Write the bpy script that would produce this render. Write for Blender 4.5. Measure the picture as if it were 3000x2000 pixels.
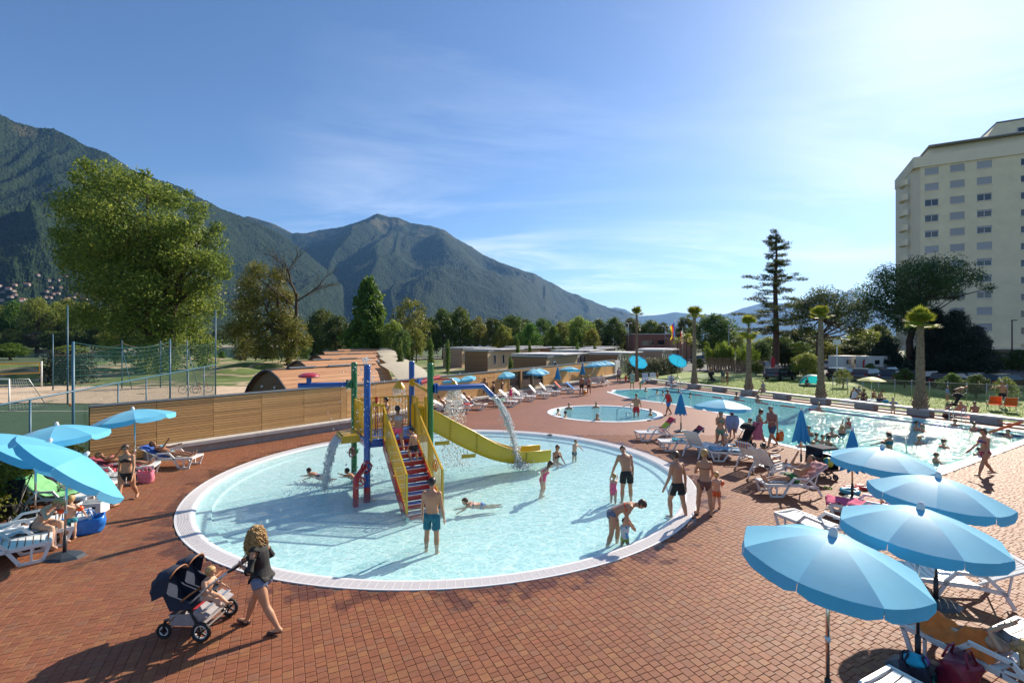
import bpy,bmesh,math,random
import numpy as np
from mathutils import Vector,Matrix
from mathutils.geometry import tessellate_polygon
for _o in list(bpy.data.objects):
 bpy.data.objects.remove(_o,do_unlink=True)
SC=bpy.context.scene
COL=SC.collection
R=math.radians
rnd=random.Random(7)
nrs=np.random.RandomState(11)
# ---------------------------------------------------------------- camera, sky, sun, exposure
CAM_H,FPX=4.5,1402.0
cam=bpy.data.cameras.new('camera')
cam_ob=bpy.data.objects.new('camera',cam)
COL.objects.link(cam_ob)
cam.sensor_width=36.0
cam.lens=FPX/3000*36.0
cam.clip_start,cam.clip_end=0.1,60000
cam_ob.location=(0,0,CAM_H)
cam_ob.rotation_euler=(R(90),0,0)
SC.camera=cam_ob
SUN_AZ,SUN_EL=R(42.4),R(31.5)
sun_dir=Vector((math.sin(SUN_AZ)*math.cos(SUN_EL),math.cos(SUN_AZ)*math.cos(SUN_EL),math.sin(SUN_EL)))
world=bpy.data.worlds.new('World')
SC.world=world
world.use_nodes=True
_nt=world.node_tree
_nt.nodes.clear()
_out=_nt.nodes.new('ShaderNodeOutputWorld')
_bg=_nt.nodes.new('ShaderNodeBackground')
_bg.inputs['Strength'].default_value=0.085
_sky=_nt.nodes.new('ShaderNodeTexSky')
_sky.sky_type='NISHITA'
_sky.sun_disc=False
_sky.sun_elevation=SUN_EL
_sky.sun_rotation=SUN_AZ
_sky.altitude=200
_sky.air_density=0.95
_sky.dust_density=0.4
_sky.ozone_density=6
_geo=_nt.nodes.new('ShaderNodeNewGeometry')
_sep=_nt.nodes.new('ShaderNodeSeparateXYZ')
_neg=_nt.nodes.new('ShaderNodeVectorMath');_neg.operation='SCALE';_neg.inputs[3].default_value=-1.0
_nt.links.new(_geo.outputs['Incoming'],_neg.inputs[0])
_nt.links.new(_neg.outputs[0],_sep.inputs[0])
_den=_nt.nodes.new('ShaderNodeMath');_den.operation='ADD';_den.inputs[1].default_value=0.10
_mx=_nt.nodes.new('ShaderNodeMath');_mx.operation='MAXIMUM';_mx.inputs[1].default_value=0.0
_nt.links.new(_sep.outputs[2],_mx.inputs[0]);_nt.links.new(_mx.outputs[0],_den.inputs[0])
_dx=_nt.nodes.new('ShaderNodeMath');_dx.operation='DIVIDE'
_dy=_nt.nodes.new('ShaderNodeMath');_dy.operation='DIVIDE'
_nt.links.new(_sep.outputs[0],_dx.inputs[0]);_nt.links.new(_den.outputs[0],_dx.inputs[1])
_nt.links.new(_sep.outputs[1],_dy.inputs[0]);_nt.links.new(_den.outputs[0],_dy.inputs[1])
_cmb=_nt.nodes.new('ShaderNodeCombineXYZ')
_nt.links.new(_dx.outputs[0],_cmb.inputs[0]);_nt.links.new(_dy.outputs[0],_cmb.inputs[1])
_map=_nt.nodes.new('ShaderNodeMapping')
_map.inputs['Rotation'].default_value=(0,0,R(-20))
_map.inputs['Scale'].default_value=(0.55,1.5,1)
_map.inputs['Location'].default_value=(14.1,11.7,0)
_nt.links.new(_cmb.outputs[0],_map.inputs[0])
_n1=_nt.nodes.new('ShaderNodeTexNoise')
_n1 .inputs['Scale'].default_value=1.1;_n1 .inputs['Detail'].default_value=9;_n1 .inputs['Roughness'].default_value=0.62
_n1 .inputs['Distortion'].default_value=0.55
_nt.links.new(_map.outputs[0],_n1 .inputs['Vector'])
_n2=_nt.nodes.new('ShaderNodeTexNoise')
_n2 .inputs['Scale'].default_value=0.32;_n2 .inputs['Detail'].default_value=2
_m2=_nt.nodes.new('ShaderNodeMapping');_m2 .inputs['Location'].default_value=(-3,-3,0);_nt.links.new(_cmb.outputs[0],_m2 .inputs[0]);_nt.links.new(_m2 .outputs[0],_n2 .inputs['Vector'])
_r1=_nt.nodes.new('ShaderNodeMapRange');_r1 .inputs[1].default_value=0.44;_r1 .inputs[2].default_value=0.74
_r2=_nt.nodes.new('ShaderNodeMapRange');_r2 .inputs[1].default_value=0.38;_r2 .inputs[2].default_value=0.6
_nt.links.new(_n1 .outputs[0],_r1 .inputs[0]);_nt.links.new(_n2 .outputs[0],_r2 .inputs[0])
_mul=_nt.nodes.new('ShaderNodeMath');_mul.operation='MULTIPLY'
_nt.links.new(_r1 .outputs[0],_mul.inputs[0]);_nt.links.new(_r2 .outputs[0],_mul.inputs[1])
_m3=_nt.nodes.new('ShaderNodeMath');_m3 .operation='MULTIPLY';_m3 .inputs[1].default_value=0.95
_nt.links.new(_mul.outputs[0],_m3 .inputs[0])
_mixc=_nt.nodes.new('ShaderNodeMix');_mixc.data_type='RGBA';_mixc.blend_type='MIX'
_bright=_nt.nodes.new('ShaderNodeMix');_bright.data_type='RGBA';_bright.blend_type='MIX'
_bright.inputs[0].default_value=0.6
_bright.inputs[7].default_value=(10.5,10.6,10.8,1)
_nt.links.new(_sky.outputs[0],_bright.inputs[6])
_nt.links.new(_m3 .outputs[0],_mixc.inputs[0])
_nt.links.new(_sky.outputs[0],_mixc.inputs[6]);_nt.links.new(_bright.outputs[2],_mixc.inputs[7])
_nt.links.new(_mixc.outputs[2],_bg.inputs['Color'])
_nt.links.new(_bg.outputs[0],_out.inputs['Surface'])
sun=bpy.data.lights.new('sun','SUN')
sun.energy=5.0
sun.angle=R(0.53)
sun.color=(1.0,0.88,0.72)
sun_ob=bpy.data.objects.new('sun',sun)
COL.objects.link(sun_ob)
sun_ob.rotation_euler=(-sun_dir).to_track_quat('-Z','Y').to_euler()
sun_ob.location=(40,40,60)
SC.view_settings.view_transform='Standard'
SC.view_settings.look='None'
SC.view_settings.exposure=0.85
SC.view_settings.gamma=1.0
SC.view_settings.use_curve_mapping=False
SC.render.engine='CYCLES'
SC.cycles.use_denoising=True
SC.cycles.max_bounces=8
SC.cycles.diffuse_bounces=3
SC.cycles.glossy_bounces=3
SC.cycles.transmission_bounces=4
SC.cycles.transparent_max_bounces=12
SC.cycles.volume_bounces=0
SC.cycles.caustics_reflective=False
SC.cycles.caustics_refractive=False
SC.cycles.sample_clamp_indirect=6
SC.cycles.use_adaptive_sampling=True
SC.cycles.adaptive_threshold=0.012
def G(px,py,z=0.0):
 """point of the level z seen at photo pixel (px, py)"""
 Z=(CAM_H-z)*FPX/(py-1000.0)
 return Vector(((px-1500.0)/FPX*Z,Z,z))
def D(px,py,Z):
 """point at depth Z seen at photo pixel"""
 return Vector(((px-1500.0)/FPX*Z,Z,CAM_H-(py-1000.0)/FPX*Z))
 # ---------------------------------------------------------------- materials
MATS={}
def mat(name,col,rough=0.6,metal=0.0,var=0.0,vscale=8.0,bump=0.0,bscale=60.0,spec=0.5,col2=None,coat=0.0,transl=None,stretch=None,emis=None,objrand=0.0):
 if name in MATS:
  return MATS[name]
 m=bpy.data.materials.new(name)
 m.use_nodes=True
 nt=m.node_tree
 b=nt.nodes['Principled BSDF']
 b.inputs['Base Color'].default_value=(*col,1)
 b.inputs['Roughness'].default_value=rough
 b.inputs['Metallic'].default_value=metal
 b.inputs['Specular IOR Level'].default_value=spec
 b.inputs['Coat Weight'].default_value=coat
 last=None
 tc=None
 if var>0 or bump>0 or col2 is not None:
  tc=nt.nodes.new('ShaderNodeTexCoord')
  mp=nt.nodes.new('ShaderNodeMapping')
  nt.links.new(tc.outputs['Object'],mp.inputs[0])
  if stretch:
   mp.inputs['Scale'].default_value=stretch
 if var>0 or col2 is not None:
  n=nt.nodes.new('ShaderNodeTexNoise')
  n.inputs['Scale'].default_value=vscale
  n.inputs['Detail'].default_value=5
  n.inputs['Roughness'].default_value=0.6
  nt.links.new(mp.outputs[0],n.inputs['Vector'])
  cr=nt.nodes.new('ShaderNodeValToRGB')
  c2=col2 if col2 is not None else tuple(c*(1+var)for c in col)
  c1=col if col2 is not None else tuple(c*(1-var)for c in col)
  cr.color_ramp.elements[0].position=0.32
  cr.color_ramp.elements[1].position=0.68
  cr.color_ramp.elements[0].color=(*c1,1)
  cr.color_ramp.elements[1].color=(*[min(c,0.95)for c in c2],1)
  nt.links.new(n.outputs[0],cr.inputs[0])
  last=cr.outputs[0]
 if objrand>0:
  oi=nt.nodes.new('ShaderNodeObjectInfo')
  hs=nt.nodes.new('ShaderNodeHueSaturation')
  mr=nt.nodes.new('ShaderNodeMapRange')
  mr.inputs[3].default_value=1-objrand
  mr.inputs[4].default_value=1+objrand
  nt.links.new(oi.outputs['Random'],mr.inputs[0])
  nt.links.new(mr.outputs[0],hs.inputs['Value'])
  if last is None:
   hs.inputs['Color'].default_value=(*col,1)
  else:
   nt.links.new(last,hs.inputs['Color'])
  last=hs.outputs[0]
 if last is not None:
  nt.links.new(last,b.inputs['Base Color'])
 if bump>0:
  n2=nt.nodes.new('ShaderNodeTexNoise')
  n2 .inputs['Scale'].default_value=bscale
  n2 .inputs['Detail'].default_value=4
  nt.links.new(mp.outputs[0],n2 .inputs['Vector'])
  bp=nt.nodes.new('ShaderNodeBump')
  bp.inputs['Strength'].default_value=bump
  bp.inputs['Distance'].default_value=0.02
  nt.links.new(n2 .outputs[0],bp.inputs['Height'])
  nt.links.new(bp.outputs[0],b.inputs['Normal'])
 if transl:
  tr=nt.nodes.new('ShaderNodeBsdfTranslucent')
  tr.inputs[0].default_value=(*transl[0],1)
  mxs=nt.nodes.new('ShaderNodeMixShader')
  mxs.inputs[0].default_value=transl[1]
  o=nt.nodes['Material Output']
  nt.links.new(b.outputs[0],mxs.inputs[1])
  nt.links.new(tr.outputs[0],mxs.inputs[2])
  nt.links.new(mxs.outputs[0],o.inputs['Surface'])
 if emis:
  b.inputs['Emission Color'].default_value=(*emis[0],1)
  b.inputs['Emission Strength'].default_value=emis[1]
 MATS[name]=m
 return m
 # ---------------------------------------------------------------- mesh helpers
def frame(d):
 d=Vector(d).normalized()
 up=Vector((0,0,1))if abs(d.z)<0.95 else Vector((1,0,0))
 a=d.cross(up).normalized()
 return a,a.cross(d).normalized(),d
class MB:
 def __init__(s):
  s.v,s.f,s.m=[],[],[]
 def add(s,vs,fs,mi=0):
  o=len(s.v)
  s.v.extend([tuple(p)for p in vs])
  s.f.extend([tuple(i+o for i in f)for f in fs])
  s.m.extend([mi]*len(fs))
  return s
 def box(s,c,d,rz=0.0,mat4=None,mi=0,rx=0.0,ry=0.0):
  x,y,z=d[0]/2,d[1]/2,d[2]/2
  P=[Vector((a,b,e))for e in(-z,z)for b in(-y,y)for a in(-x,x)]
  M=mat4 if mat4 is not None else Matrix.Rotation(rz,3,'Z')@Matrix.Rotation(ry,3,'Y')@Matrix.Rotation(rx,3,'X')
  c=Vector(c)
  return s.add([c+M@p for p in P],[(0,2,3,1),(4,5,7,6),(0,1,5,4),(2,6,7,3),(0,4,6,2),(1,3,7,5)],mi)
 def bar(s,p0,p1,w,h,mi=0):
  p0,p1=Vector(p0),Vector(p1)
  a,b,d=frame(p1-p0)
  vs=[]
  for p in(p0,p1):
   for(i,j)in((-1,-1),(1,-1),(1,1),(-1,1)):
    vs.append(p+a*(w/2*i)+b*(h/2*j))
  return s.add(vs,[(3,2,1,0),(4,5,6,7),(0,1,5,4),(1,2,6,5),(2,3,7,6),(3,0,4,7)],mi)
 def cyl(s,p0,p1,r0,r1=None,n=12,mi=0,cap=True):
  return s.tube([p0,p1],[r0,r0 if r1 is None else r1],n,mi,cap)
 def tube(s,pts,r,n=8,mi=0,cap=True,closed=False,flat=1.0):
  pts=[Vector(p)for p in pts]
  k=len(pts)
  if not hasattr(r,'__len__'):
   r=[r]*k
  vs,fs=[],[]
  pa=None
  for i,p in enumerate(pts):
   if closed:
    d=pts[(i+1)%k]-pts[i-1]
   else:
    d=pts[min(i+1,k-1)]-pts[max(i-1,0)]
   if d.length<1e-9:
    d=Vector((0,0,1))
   d.normalize()
   if pa is None:
    a,b,_=frame(d)
   else:
    a=pa-d*pa.dot(d)
    if a.length<1e-6:
     a=frame(d)[0]
    a.normalize()
    b=d.cross(a)*-1
    b=a.cross(d)
   pa=a
   for j in range(n):
    t=2*math.pi*j/n
    vs.append(p+a*(r[i]*math.cos(t))+b*(r[i]*flat*math.sin(t)))
  m=k if closed else k-1
  for i in range(m):
   for j in range(n):
    q=(j+1)%n
    i2=(i+1)%k
    fs.append((i*n+j,i2*n+j,i2*n+q,i*n+q))
  if cap and not closed:
   fs.append(tuple(range(n)))
   fs.append(tuple(reversed(range((k-1)*n,k*n))))
  return s.add(vs,fs,mi)
 def lathe(s,prof,n=16,c=(0,0,0),mi=0,M=None,cap=True):
  """profile of (radius, z)"""
  c=Vector(c)
  vs,fs=[],[]
  for(r,z)in prof:
   for j in range(n):
    t=2*math.pi*j/n
    p=Vector((r*math.cos(t),r*math.sin(t),z))
    vs.append(c+(M@p if M is not None else p))
  for i in range(len(prof)-1):
   for j in range(n):
    q=(j+1)%n
    fs.append((i*n+j,i*n+q,(i+1)*n+q,(i+1)*n+j))
  if cap and prof[0][0]>1e-4:
   fs.append(tuple(reversed(range(n))))
  if cap and prof[-1][0]>1e-4:
   fs.append(tuple(range((len(prof)-1)*n,len(prof)*n)))
  return s.add(vs,fs,mi)
 def ell(s,c,r,n=10,m=7,M=None,mi=0):
  prof=[]
  c=Vector(c)
  vs,fs=[],[]
  for i in range(m+1):
   ph=math.pi*i/m
   for j in range(n):
    t=2*math.pi*j/n
    p=Vector((r[0]*math.sin(ph)*math.cos(t),r[1]*math.sin(ph)*math.sin(t),-r[2]*math.cos(ph)))
    vs.append(c+(M@p if M is not None else p))
  for i in range(m):
   for j in range(n):
    q=(j+1)%n
    fs.append((i*n+j,i*n+q,(i+1)*n+q,(i+1)*n+j))
  return s.add(vs,fs,mi)
 def prism(s,poly,z0,z1,mi=0,holes=()):
  """vertical prism of a 2-D polygon (with holes)"""
  loops=[list(poly)]+[list(h)for h in holes]
  tri=tessellate_polygon([[Vector((p[0],p[1],0))for p in l]for l in loops])
  flat=[p for l in loops for p in l]
  n=len(flat)
  vs=[(p[0],p[1],z1)for p in flat]+[(p[0],p[1],z0)for p in flat]
  fs=[]
  for t in tri:
   a,b,c=[Vector(flat[i][:2])for i in t]
   t=tuple(t)
   if(b-a).cross(c-a)<0:
    t=(t[0],t[2],t[1])
   fs.append(t)
   fs.append((t[0]+n,t[2]+n,t[1]+n))
  o=0
  for l in loops:
   k=len(l)
   for i in range(k):
    j=(i+1)%k
    fs.append((o+i,o+j,o+j+n,o+i+n))
   o+=k
  return s.add(vs,fs,mi)
 def sheet(s,poly,z,holes=(),mi=0):
  loops=[list(poly)]+[list(h)for h in holes]
  tri=tessellate_polygon([[Vector((p[0],p[1],0))for p in l]for l in loops])
  flat=[p for l in loops for p in l]
  fs=[]
  for t in tri:
   a,b,c=[Vector(flat[i][:2])for i in t]
   t=tuple(t)
   if(b-a).cross(c-a)<0:
    t=(t[0],t[2],t[1])
   fs.append(t)
  return s.add([(p[0],p[1],z)for p in flat],fs,mi)
 def mesh(s,name='mesh',mats=None,smooth=False):
  me=bpy.data.meshes.new(name)
  me.from_pydata(s.v,[],s.f)
  if mats is not None:
   for m in(mats if isinstance(mats,(list,tuple))else[mats]):
    me.materials.append(m)
   if any(s.m):
    me.polygons.foreach_set('material_index',s.m)
  if smooth:
   me.polygons.foreach_set('use_smooth',[True]*len(me.polygons))
   if smooth!='all':
    try:
     me.set_sharp_from_angle(angle=R(smooth if smooth is not True else 40))
    except Exception:
     pass
  me.update()
  return me
 def build(s,name,mats,parent=None,smooth=False,**kw):
  return obj(name,s.mesh(name,mats,smooth),parent,**kw)
def obj(name,me,parent=None,loc=None,rz=None,label=None,cat=None,group=None,kind=None):
 o=bpy.data.objects.new(name,me)
 COL.objects.link(o)
 if parent is not None:
  o.parent=parent
 if loc is not None:
  o.location=loc
 if rz is not None:
  o.rotation_euler=(0,0,rz)
 return tag(o,label,cat,group,kind)
def tag(o,label=None,cat=None,group=None,kind=None):
 if label:
  o['label']=label
 if cat:
  o['category']=cat
 if group:
  o['group']=group
 if kind:
  o['kind']=kind
 return o
def thing(name,label,cat,loc=(0,0,0),rz=0.0,group=None):
 o=bpy.data.objects.new(name,None)
 o.empty_display_size=0.1
 COL.objects.link(o)
 o.location=loc
 o.rotation_euler=(0,0,rz)
 return tag(o,label,cat,group)
def npmesh(name,V,F,mats=None,smooth=False):
 """big mesh from numpy verts (n,3) and faces (m,3 or 4)"""
 V=np.ascontiguousarray(V,dtype=np.float32)
 F=np.ascontiguousarray(F,dtype=np.int32)
 k=F.shape[1]
 me=bpy.data.meshes.new(name)
 me.vertices.add(len(V))
 me.vertices.foreach_set('co',V.ravel())
 me.loops.add(F.size)
 me.loops.foreach_set('vertex_index',F.ravel())
 me.polygons.add(len(F))
 me.polygons.foreach_set('loop_start',np.arange(0,F.size,k,dtype=np.int32))
 me.polygons.foreach_set('loop_total',np.full(len(F),k,dtype=np.int32))
 me.polygons.foreach_set('use_smooth',np.full(len(F),bool(smooth)))
 if mats is not None:
  for m in(mats if isinstance(mats,(list,tuple))else[mats]):
   me.materials.append(m)
 me.update(calc_edges=True)
 me.validate()
 return me
def copy_tree(o,parent=None):
 c=o.copy()
 COL.objects.link(c)
 c.parent=parent
 for ch in list(o.children):
  copy_tree(ch,c)
 return c
def vnoise(P,seed=0):
 """cheap smooth value noise, P (n,2|3) -> (n,) in -1..1"""
 P=np.asarray(P,dtype=np.float64)
 I=np.floor(P).astype(np.int64)
 Fr=P-I
 W=Fr*Fr*(3-2*Fr)
 d=P.shape[1]
 out=np.zeros(len(P))
 for c in range(2**d):
  w=np.ones(len(P))
  h=np.full(len(P),seed*7919+12345,dtype=np.int64)
  for k in range(d):
   b=(c>>k)&1
   w*=W[:,k]if b else 1-W[:,k]
   h=(h*1103515245+(I[:,k]+b)*374761393)&0x7fffffff
   h=(h^(h>>13))*1274126177&0x7fffffff
  out+=w*((h&0xffff)/32767.5-1)
 return out
def fbm(P,seed=0,octv=5,gain=0.5,lac=2.03,ridged=False):
 P=np.asarray(P,dtype=np.float64)
 a,s,out=1.0,1.0,np.zeros(len(P))
 for i in range(octv):
  n=vnoise(P*s,seed+i*31)
  out+=a*((1-2*np.abs(n))if ridged else n)
  a*=gain
  s*=lac
 return out
 # ================================================================ the setting
def struct(name,mb,m,smooth=False,parent=None,label=None):
 return mb.build(name,m,parent,smooth,kind='structure' if parent is None else None,label=label)
def nodes(name):
 m=bpy.data.materials.new(name)
 m.use_nodes=True
 MATS[name]=m
 nt=m.node_tree
 return m,nt,nt.nodes['Principled BSDF'],(lambda a,b:nt.links.new(a,b))
def N(nt,t,**kw):
 n=nt.nodes.new('ShaderNode'+t)
 for k,v in kw.items():
  if k.startswith('i_'):
   n.inputs[k[2:].replace('_',' ')].default_value=v
  elif k[0]=='n' and k[1:].isdigit():
   n.inputs[int(k[1:])].default_value=v
  else:
   setattr(n,k,v)
 return n
def ramp(nt,src,stops,link):
 cr=nt.nodes.new('ShaderNodeValToRGB')
 el=cr.color_ramp.elements
 while len(el)<len(stops):
  el.new(0.5)
 for e,(p,c)in zip(el,stops):
  e.position=p
  e.color=(*c,1)if len(c)==3 else c
 link(src,cr.inputs[0])
 return cr.outputs[0]
BRICK_STOPS=[(0.0,(0.244,0.101,0.053)),(0.2,(0.206,0.081,0.045)),(0.42,(0.244,0.095,0.049)),(0.6,(0.219,0.085,0.046)),(0.8,(0.265,0.119,0.055)),(0.93,(0.210,0.099,0.060)),(1.0,(0.256,0.092,0.053))]
def brick_mat(name,src):
 m,nt,b,L=nodes(name)
 if src=='object':
  at=N(nt,'ObjectInfo').outputs['Random']
 else:
  at=N(nt,'Attribute',attribute_name='tint').outputs['Fac']
 base=ramp(nt,at,BRICK_STOPS,L)
 geo=N(nt,'NewGeometry')
 n1=N(nt,'TexNoise',i_Scale=9.0,i_Detail=6.0,i_Roughness=0.65)
 L(geo.outputs['Position'],n1 .inputs['Vector'])
 n2=N(nt,'TexNoise',i_Scale=0.35,i_Detail=4.0,i_Roughness=0.6)
 L(geo.outputs['Position'],n2 .inputs['Vector'])
 r1=ramp(nt,n1 .outputs[0],[(0.3,(0.84,0.85,0.86)),(0.7,(1.1,1.08,1.05))],L)
 r2=ramp(nt,n2 .outputs[0],[(0.3,(0.80,0.83,0.88)),(0.42,(0.95,0.96,0.98)),(0.7,(1.1,1.06,1.02))],L)
 m1=N(nt,'Mix',data_type='RGBA',blend_type='MULTIPLY',n0=1.0)
 L(base,m1 .inputs[6]);L(r1,m1 .inputs[7])
 m2=N(nt,'Mix',data_type='RGBA',blend_type='MULTIPLY',n0=1.0)
 L(m1 .outputs[2],m2 .inputs[6]);L(r2,m2 .inputs[7])
 L(m2 .outputs[2],b.inputs['Base Color'])
 n3=N(nt,'TexNoise',i_Scale=160.0,i_Detail=3.0)
 L(geo.outputs['Position'],n3 .inputs['Vector'])
 bp=N(nt,'Bump',i_Strength=0.35,i_Distance=0.004)
 L(n3 .outputs[0],bp.inputs['Height'])
 L(bp.outputs[0],b.inputs['Normal'])
 dv=N(nt,'VectorMath',operation='DISTANCE');dv.inputs[1].default_value=(-2.02,16.55,0);L(geo.outputs['Position'],dv.inputs[0])
 dr=N(nt,'MapRange',n1=7.9,n2=9.6,n3=0.26,n4=-0.2);L(dv.outputs['Value'],dr.inputs[0])
 n4_=N(nt,'TexNoise',i_Scale=1.5,i_Detail=5.0,i_Roughness=0.6);L(geo.outputs['Position'],n4_.inputs['Vector'])
 aw=N(nt,'Math',operation='ADD');L(n4_.outputs[0],aw.inputs[0]);L(dr.outputs[0],aw.inputs[1])
 wet=N(nt,'MapRange',n1=0.64,n2=0.72,n3=0.0,n4=1.0);L(aw.outputs[0],wet.inputs[0])
 m3=N(nt,'Mix',data_type='RGBA',blend_type='MULTIPLY');m3 .inputs[7].default_value=(0.55,0.55,0.6,1)
 L(wet.outputs[0],m3 .inputs[0]);L(m2 .outputs[2],m3 .inputs[6]);L(m3 .outputs[2],b.inputs['Base Color'])
 rr=N(nt,'MapRange',n1=0.3,n2=0.7,n3=0.55,n4=0.72)
 L(n1 .outputs[0],rr.inputs[0])
 rw=N(nt,'Mix',data_type='FLOAT',n3=0.28);L(wet.outputs[0],rw.inputs[0]);L(rr.outputs[0],rw.inputs[2]);L(rw.outputs[0],b.inputs['Roughness'])
 b.inputs['Specular IOR Level'].default_value=0.2
 return m
M_BRICK_O=brick_mat('brick_single','object')
M_BRICK_S=brick_mat('brick_field','attr')
BR_ANG=R(116)
BRX=Vector((math.cos(BR_ANG),math.sin(BR_ANG)))
BRY=Vector((-math.sin(BR_ANG),math.cos(BR_ANG)))
CW=0.14
M_DECK,_nt,_b,_L=nodes('paving_far')
_g=N(_nt,'NewGeometry')
_mp=N(_nt,'Mapping')
_mp.inputs['Rotation'].default_value=(0,0,-BR_ANG)
_L(_g.outputs['Position'],_mp.inputs[0])
_bt=N(_nt,'TexBrick',offset=0.5,i_Scale=1.0)
_bt.inputs['Color1'].default_value=(0.24,0.097,0.053,1)
_bt.inputs['Color2'].default_value=(0.20,0.08,0.046,1)
_bt.inputs['Mortar'].default_value=(0.10,0.05,0.035,1)
_bt.inputs['Mortar Size'].default_value=0.003
_bt.inputs['Brick Width'].default_value=0.13
_bt.inputs['Row Height'].default_value=CW
_L(_mp.outputs[0],_bt.inputs['Vector'])
_n2=N(_nt,'TexNoise',i_Scale=0.35,i_Detail=5.0,i_Roughness=0.6)
_L(_g.outputs['Position'],_n2 .inputs['Vector'])
_r2=ramp(_nt,_n2 .outputs[0],[(0.3,(0.84,0.86,0.9)),(0.7,(1.12,1.08,1.04))],_L)
_m1=N(_nt,'Mix',data_type='RGBA',blend_type='MULTIPLY',n0=1.0)
_L(_bt.outputs[0],_m1 .inputs[6]);_L(_r2,_m1 .inputs[7]);_L(_m1 .outputs[2],_b.inputs['Base Color'])
_b.inputs['Roughness'].default_value=0.62
_b.inputs['Specular IOR Level'].default_value=0.34
M_JOINT=mat('joint_sand',(0.10,0.055,0.04),0.95,var=0.3,vscale=30)
# ---- outlines on the ground
PC,PR=Vector((-2.02,16.55)),7.9
SCc,SR=Vector((5.79,30.2)),3.56
WALL=[Vector((-14.9,17.4)),Vector((-8.7,25.2)),Vector((12.8,59.8))]
WALL_H=2.17
BEN0,BEND=Vector((15.9,49.7)),Vector((0.4024,-0.9154))
BENN=Vector((0.9154,0.4024))
def circ(c,r,n=96):
 return[(c.x+r*math.cos(2*math.pi*i/n),c.y+r*math.sin(2*math.pi*i/n))for i in range(n)]
def spline(pts,k=8,closed=True):
 out=[]
 n=len(pts)
 for i in range(n if closed else n-1):
  p0,p1,p2,p3=[Vector(pts[j%n])for j in(i-1,i,i+1,i+2)]
  for q in range(k):
   t=q/k
   out.append(tuple(0.5*((2*p1)+(p2-p0)*t+(2*p0-5*p1+4*p2-p3)*t*t+(3*p1-p0-3*p2+p3)*t**3)))
 return out
_far=[BEN0+BEND*s-BENN*1.75 for s in(2.2,14,27.5)]
BIGP=spline([(8.75,42.0),(9.6,37.6),(11.9,34.0),(13.4,28.6),(12.0,24.6),(11.55,22.2)],6,False)[:-1]+[(11.55,22.2),(11.9,21.0),(12.5,19.4),(13.5,17.75),(14.5,16.5),(18.6,19.0),(22.7,21.5),(25.2,22.9)]+[tuple(p)for p in reversed(_far)]+[(12.2,45.2),(9.6,44.3)]
DECK=[(-9.7,2.5),(-12.6,11.0),(-14.2,15.2),tuple(WALL[0]),tuple(WALL[1]),tuple(WALL[2]),(14.2,57.0)]+[tuple(BEN0+BEND*s+BENN*0.9)for s in(-4.0,36.0)]+[(36,2.5)]
def inset(poly,d):
 """offset a polygon outwards by d (simple vertex normals)"""
 n=len(poly)
 area=sum(poly[i][0]*poly[(i+1)%n][1]-poly[(i+1)%n][0]*poly[i][1]for i in range(n))
 sg=1 if area>0 else-1
 out=[]
 for i in range(n):
  a,b,c=Vector(poly[i-1]),Vector(poly[i]),Vector(poly[(i+1)%n])
  d1,d2=(b-a).normalized(),(c-b).normalized()
  nn=Vector((d1 .y+d2 .y,-d1 .x-d2 .x))
  nn.normalize()
  cs=max(0.5,nn.dot(Vector((d1 .y,-d1 .x))))
  out.append(tuple(b+nn*(sg*d/cs)))
 return out
def inpoly(P,poly):
 x,y=P[:,0],P[:,1]
 r=np.zeros(len(P),bool)
 n=len(poly)
 for i in range(n):
  x0,y0=poly[i]
  x1,y1=poly[(i+1)%n]
  c=((y0>y)!=(y1>y))&(x<(x1-x0)*(y-y0)/(y1-y0+1e-12)+x0)
  r^=c
 return r
BIG_OUT=inset(BIGP,0.30)
NEAR_Y=23.0
deck_far=MB()
bed=MB()
near_cut=[(-40,NEAR_Y),(60,NEAR_Y)]
deck=MB().sheet(DECK,-0.012,[circ(PC,PR-0.02),circ(SCc,SR-0.02),BIG_OUT]).build('deck',M_JOINT,kind='structure')
_bl=[]
_lens=[0.09,0.125,0.165]
_span=40.0
row=0
yy=-30.0
while yy<26.0:
 xx=-20.0-rnd.random()*0.3
 while xx<34.0:
  ln=rnd.choices(_lens,(0.25,0.45,0.30))[0]
  _bl.append((xx,yy,ln))
  xx+=ln
 yy+=CW
_bl=np.array(_bl)
_ctr=np.stack([(_bl[:,0]+_bl[:,2]/2)*BRX.x+(_bl[:,1]+CW/2)*BRY.x,(_bl[:,0]+_bl[:,2]/2)*BRX.y+(_bl[:,1]+CW/2)*BRY.y],1)
_ok=(_ctr[:,1]>4.8)&(_ctr[:,1]<NEAR_Y)&(np.abs(_ctr[:,0])<_ctr[:,1]*1.12+0.6)
_ok&=inpoly(_ctr,DECK)
_dp=np.hypot(_ctr[:,0]-PC.x,_ctr[:,1]-PC.y)
_ok&=_dp>PR+0.03
_ok&=~inpoly(_ctr,inset(BIGP,0.36))
_bl,_ctr=_bl[_ok],_ctr[_ok]
_ord=np.argsort(_ctr[:,1]+np.abs(_ctr[:,0]+0.6)*0.25)
_bl,_ctr=_bl[_ord],_ctr[_ord]
def brick_verts(ln,w,h=0.05,c=0.005,gap=0.004):
 x0,x1,y0,y1=gap/2,ln-gap/2,gap/2,w-gap/2
 v=[(x0,y0,-h),(x1,y0,-h),(x1,y1,-h),(x0,y1,-h),(x0,y0,-c),(x1,y0,-c),(x1,y1,-c),(x0,y1,-c),(x0+c,y0+c,0),(x1-c,y0+c,0),(x1-c,y1-c,0),(x0+c,y1-c,0)]
 f=[(8,9,10,11)]
 for a in(0,4):
  for i in range(4):
   j=(i+1)%4
   f.append((a+i,a+j,a+4+j,a+4+i))
 return np.array(v),np.array(f)
_bmesh={}
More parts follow.
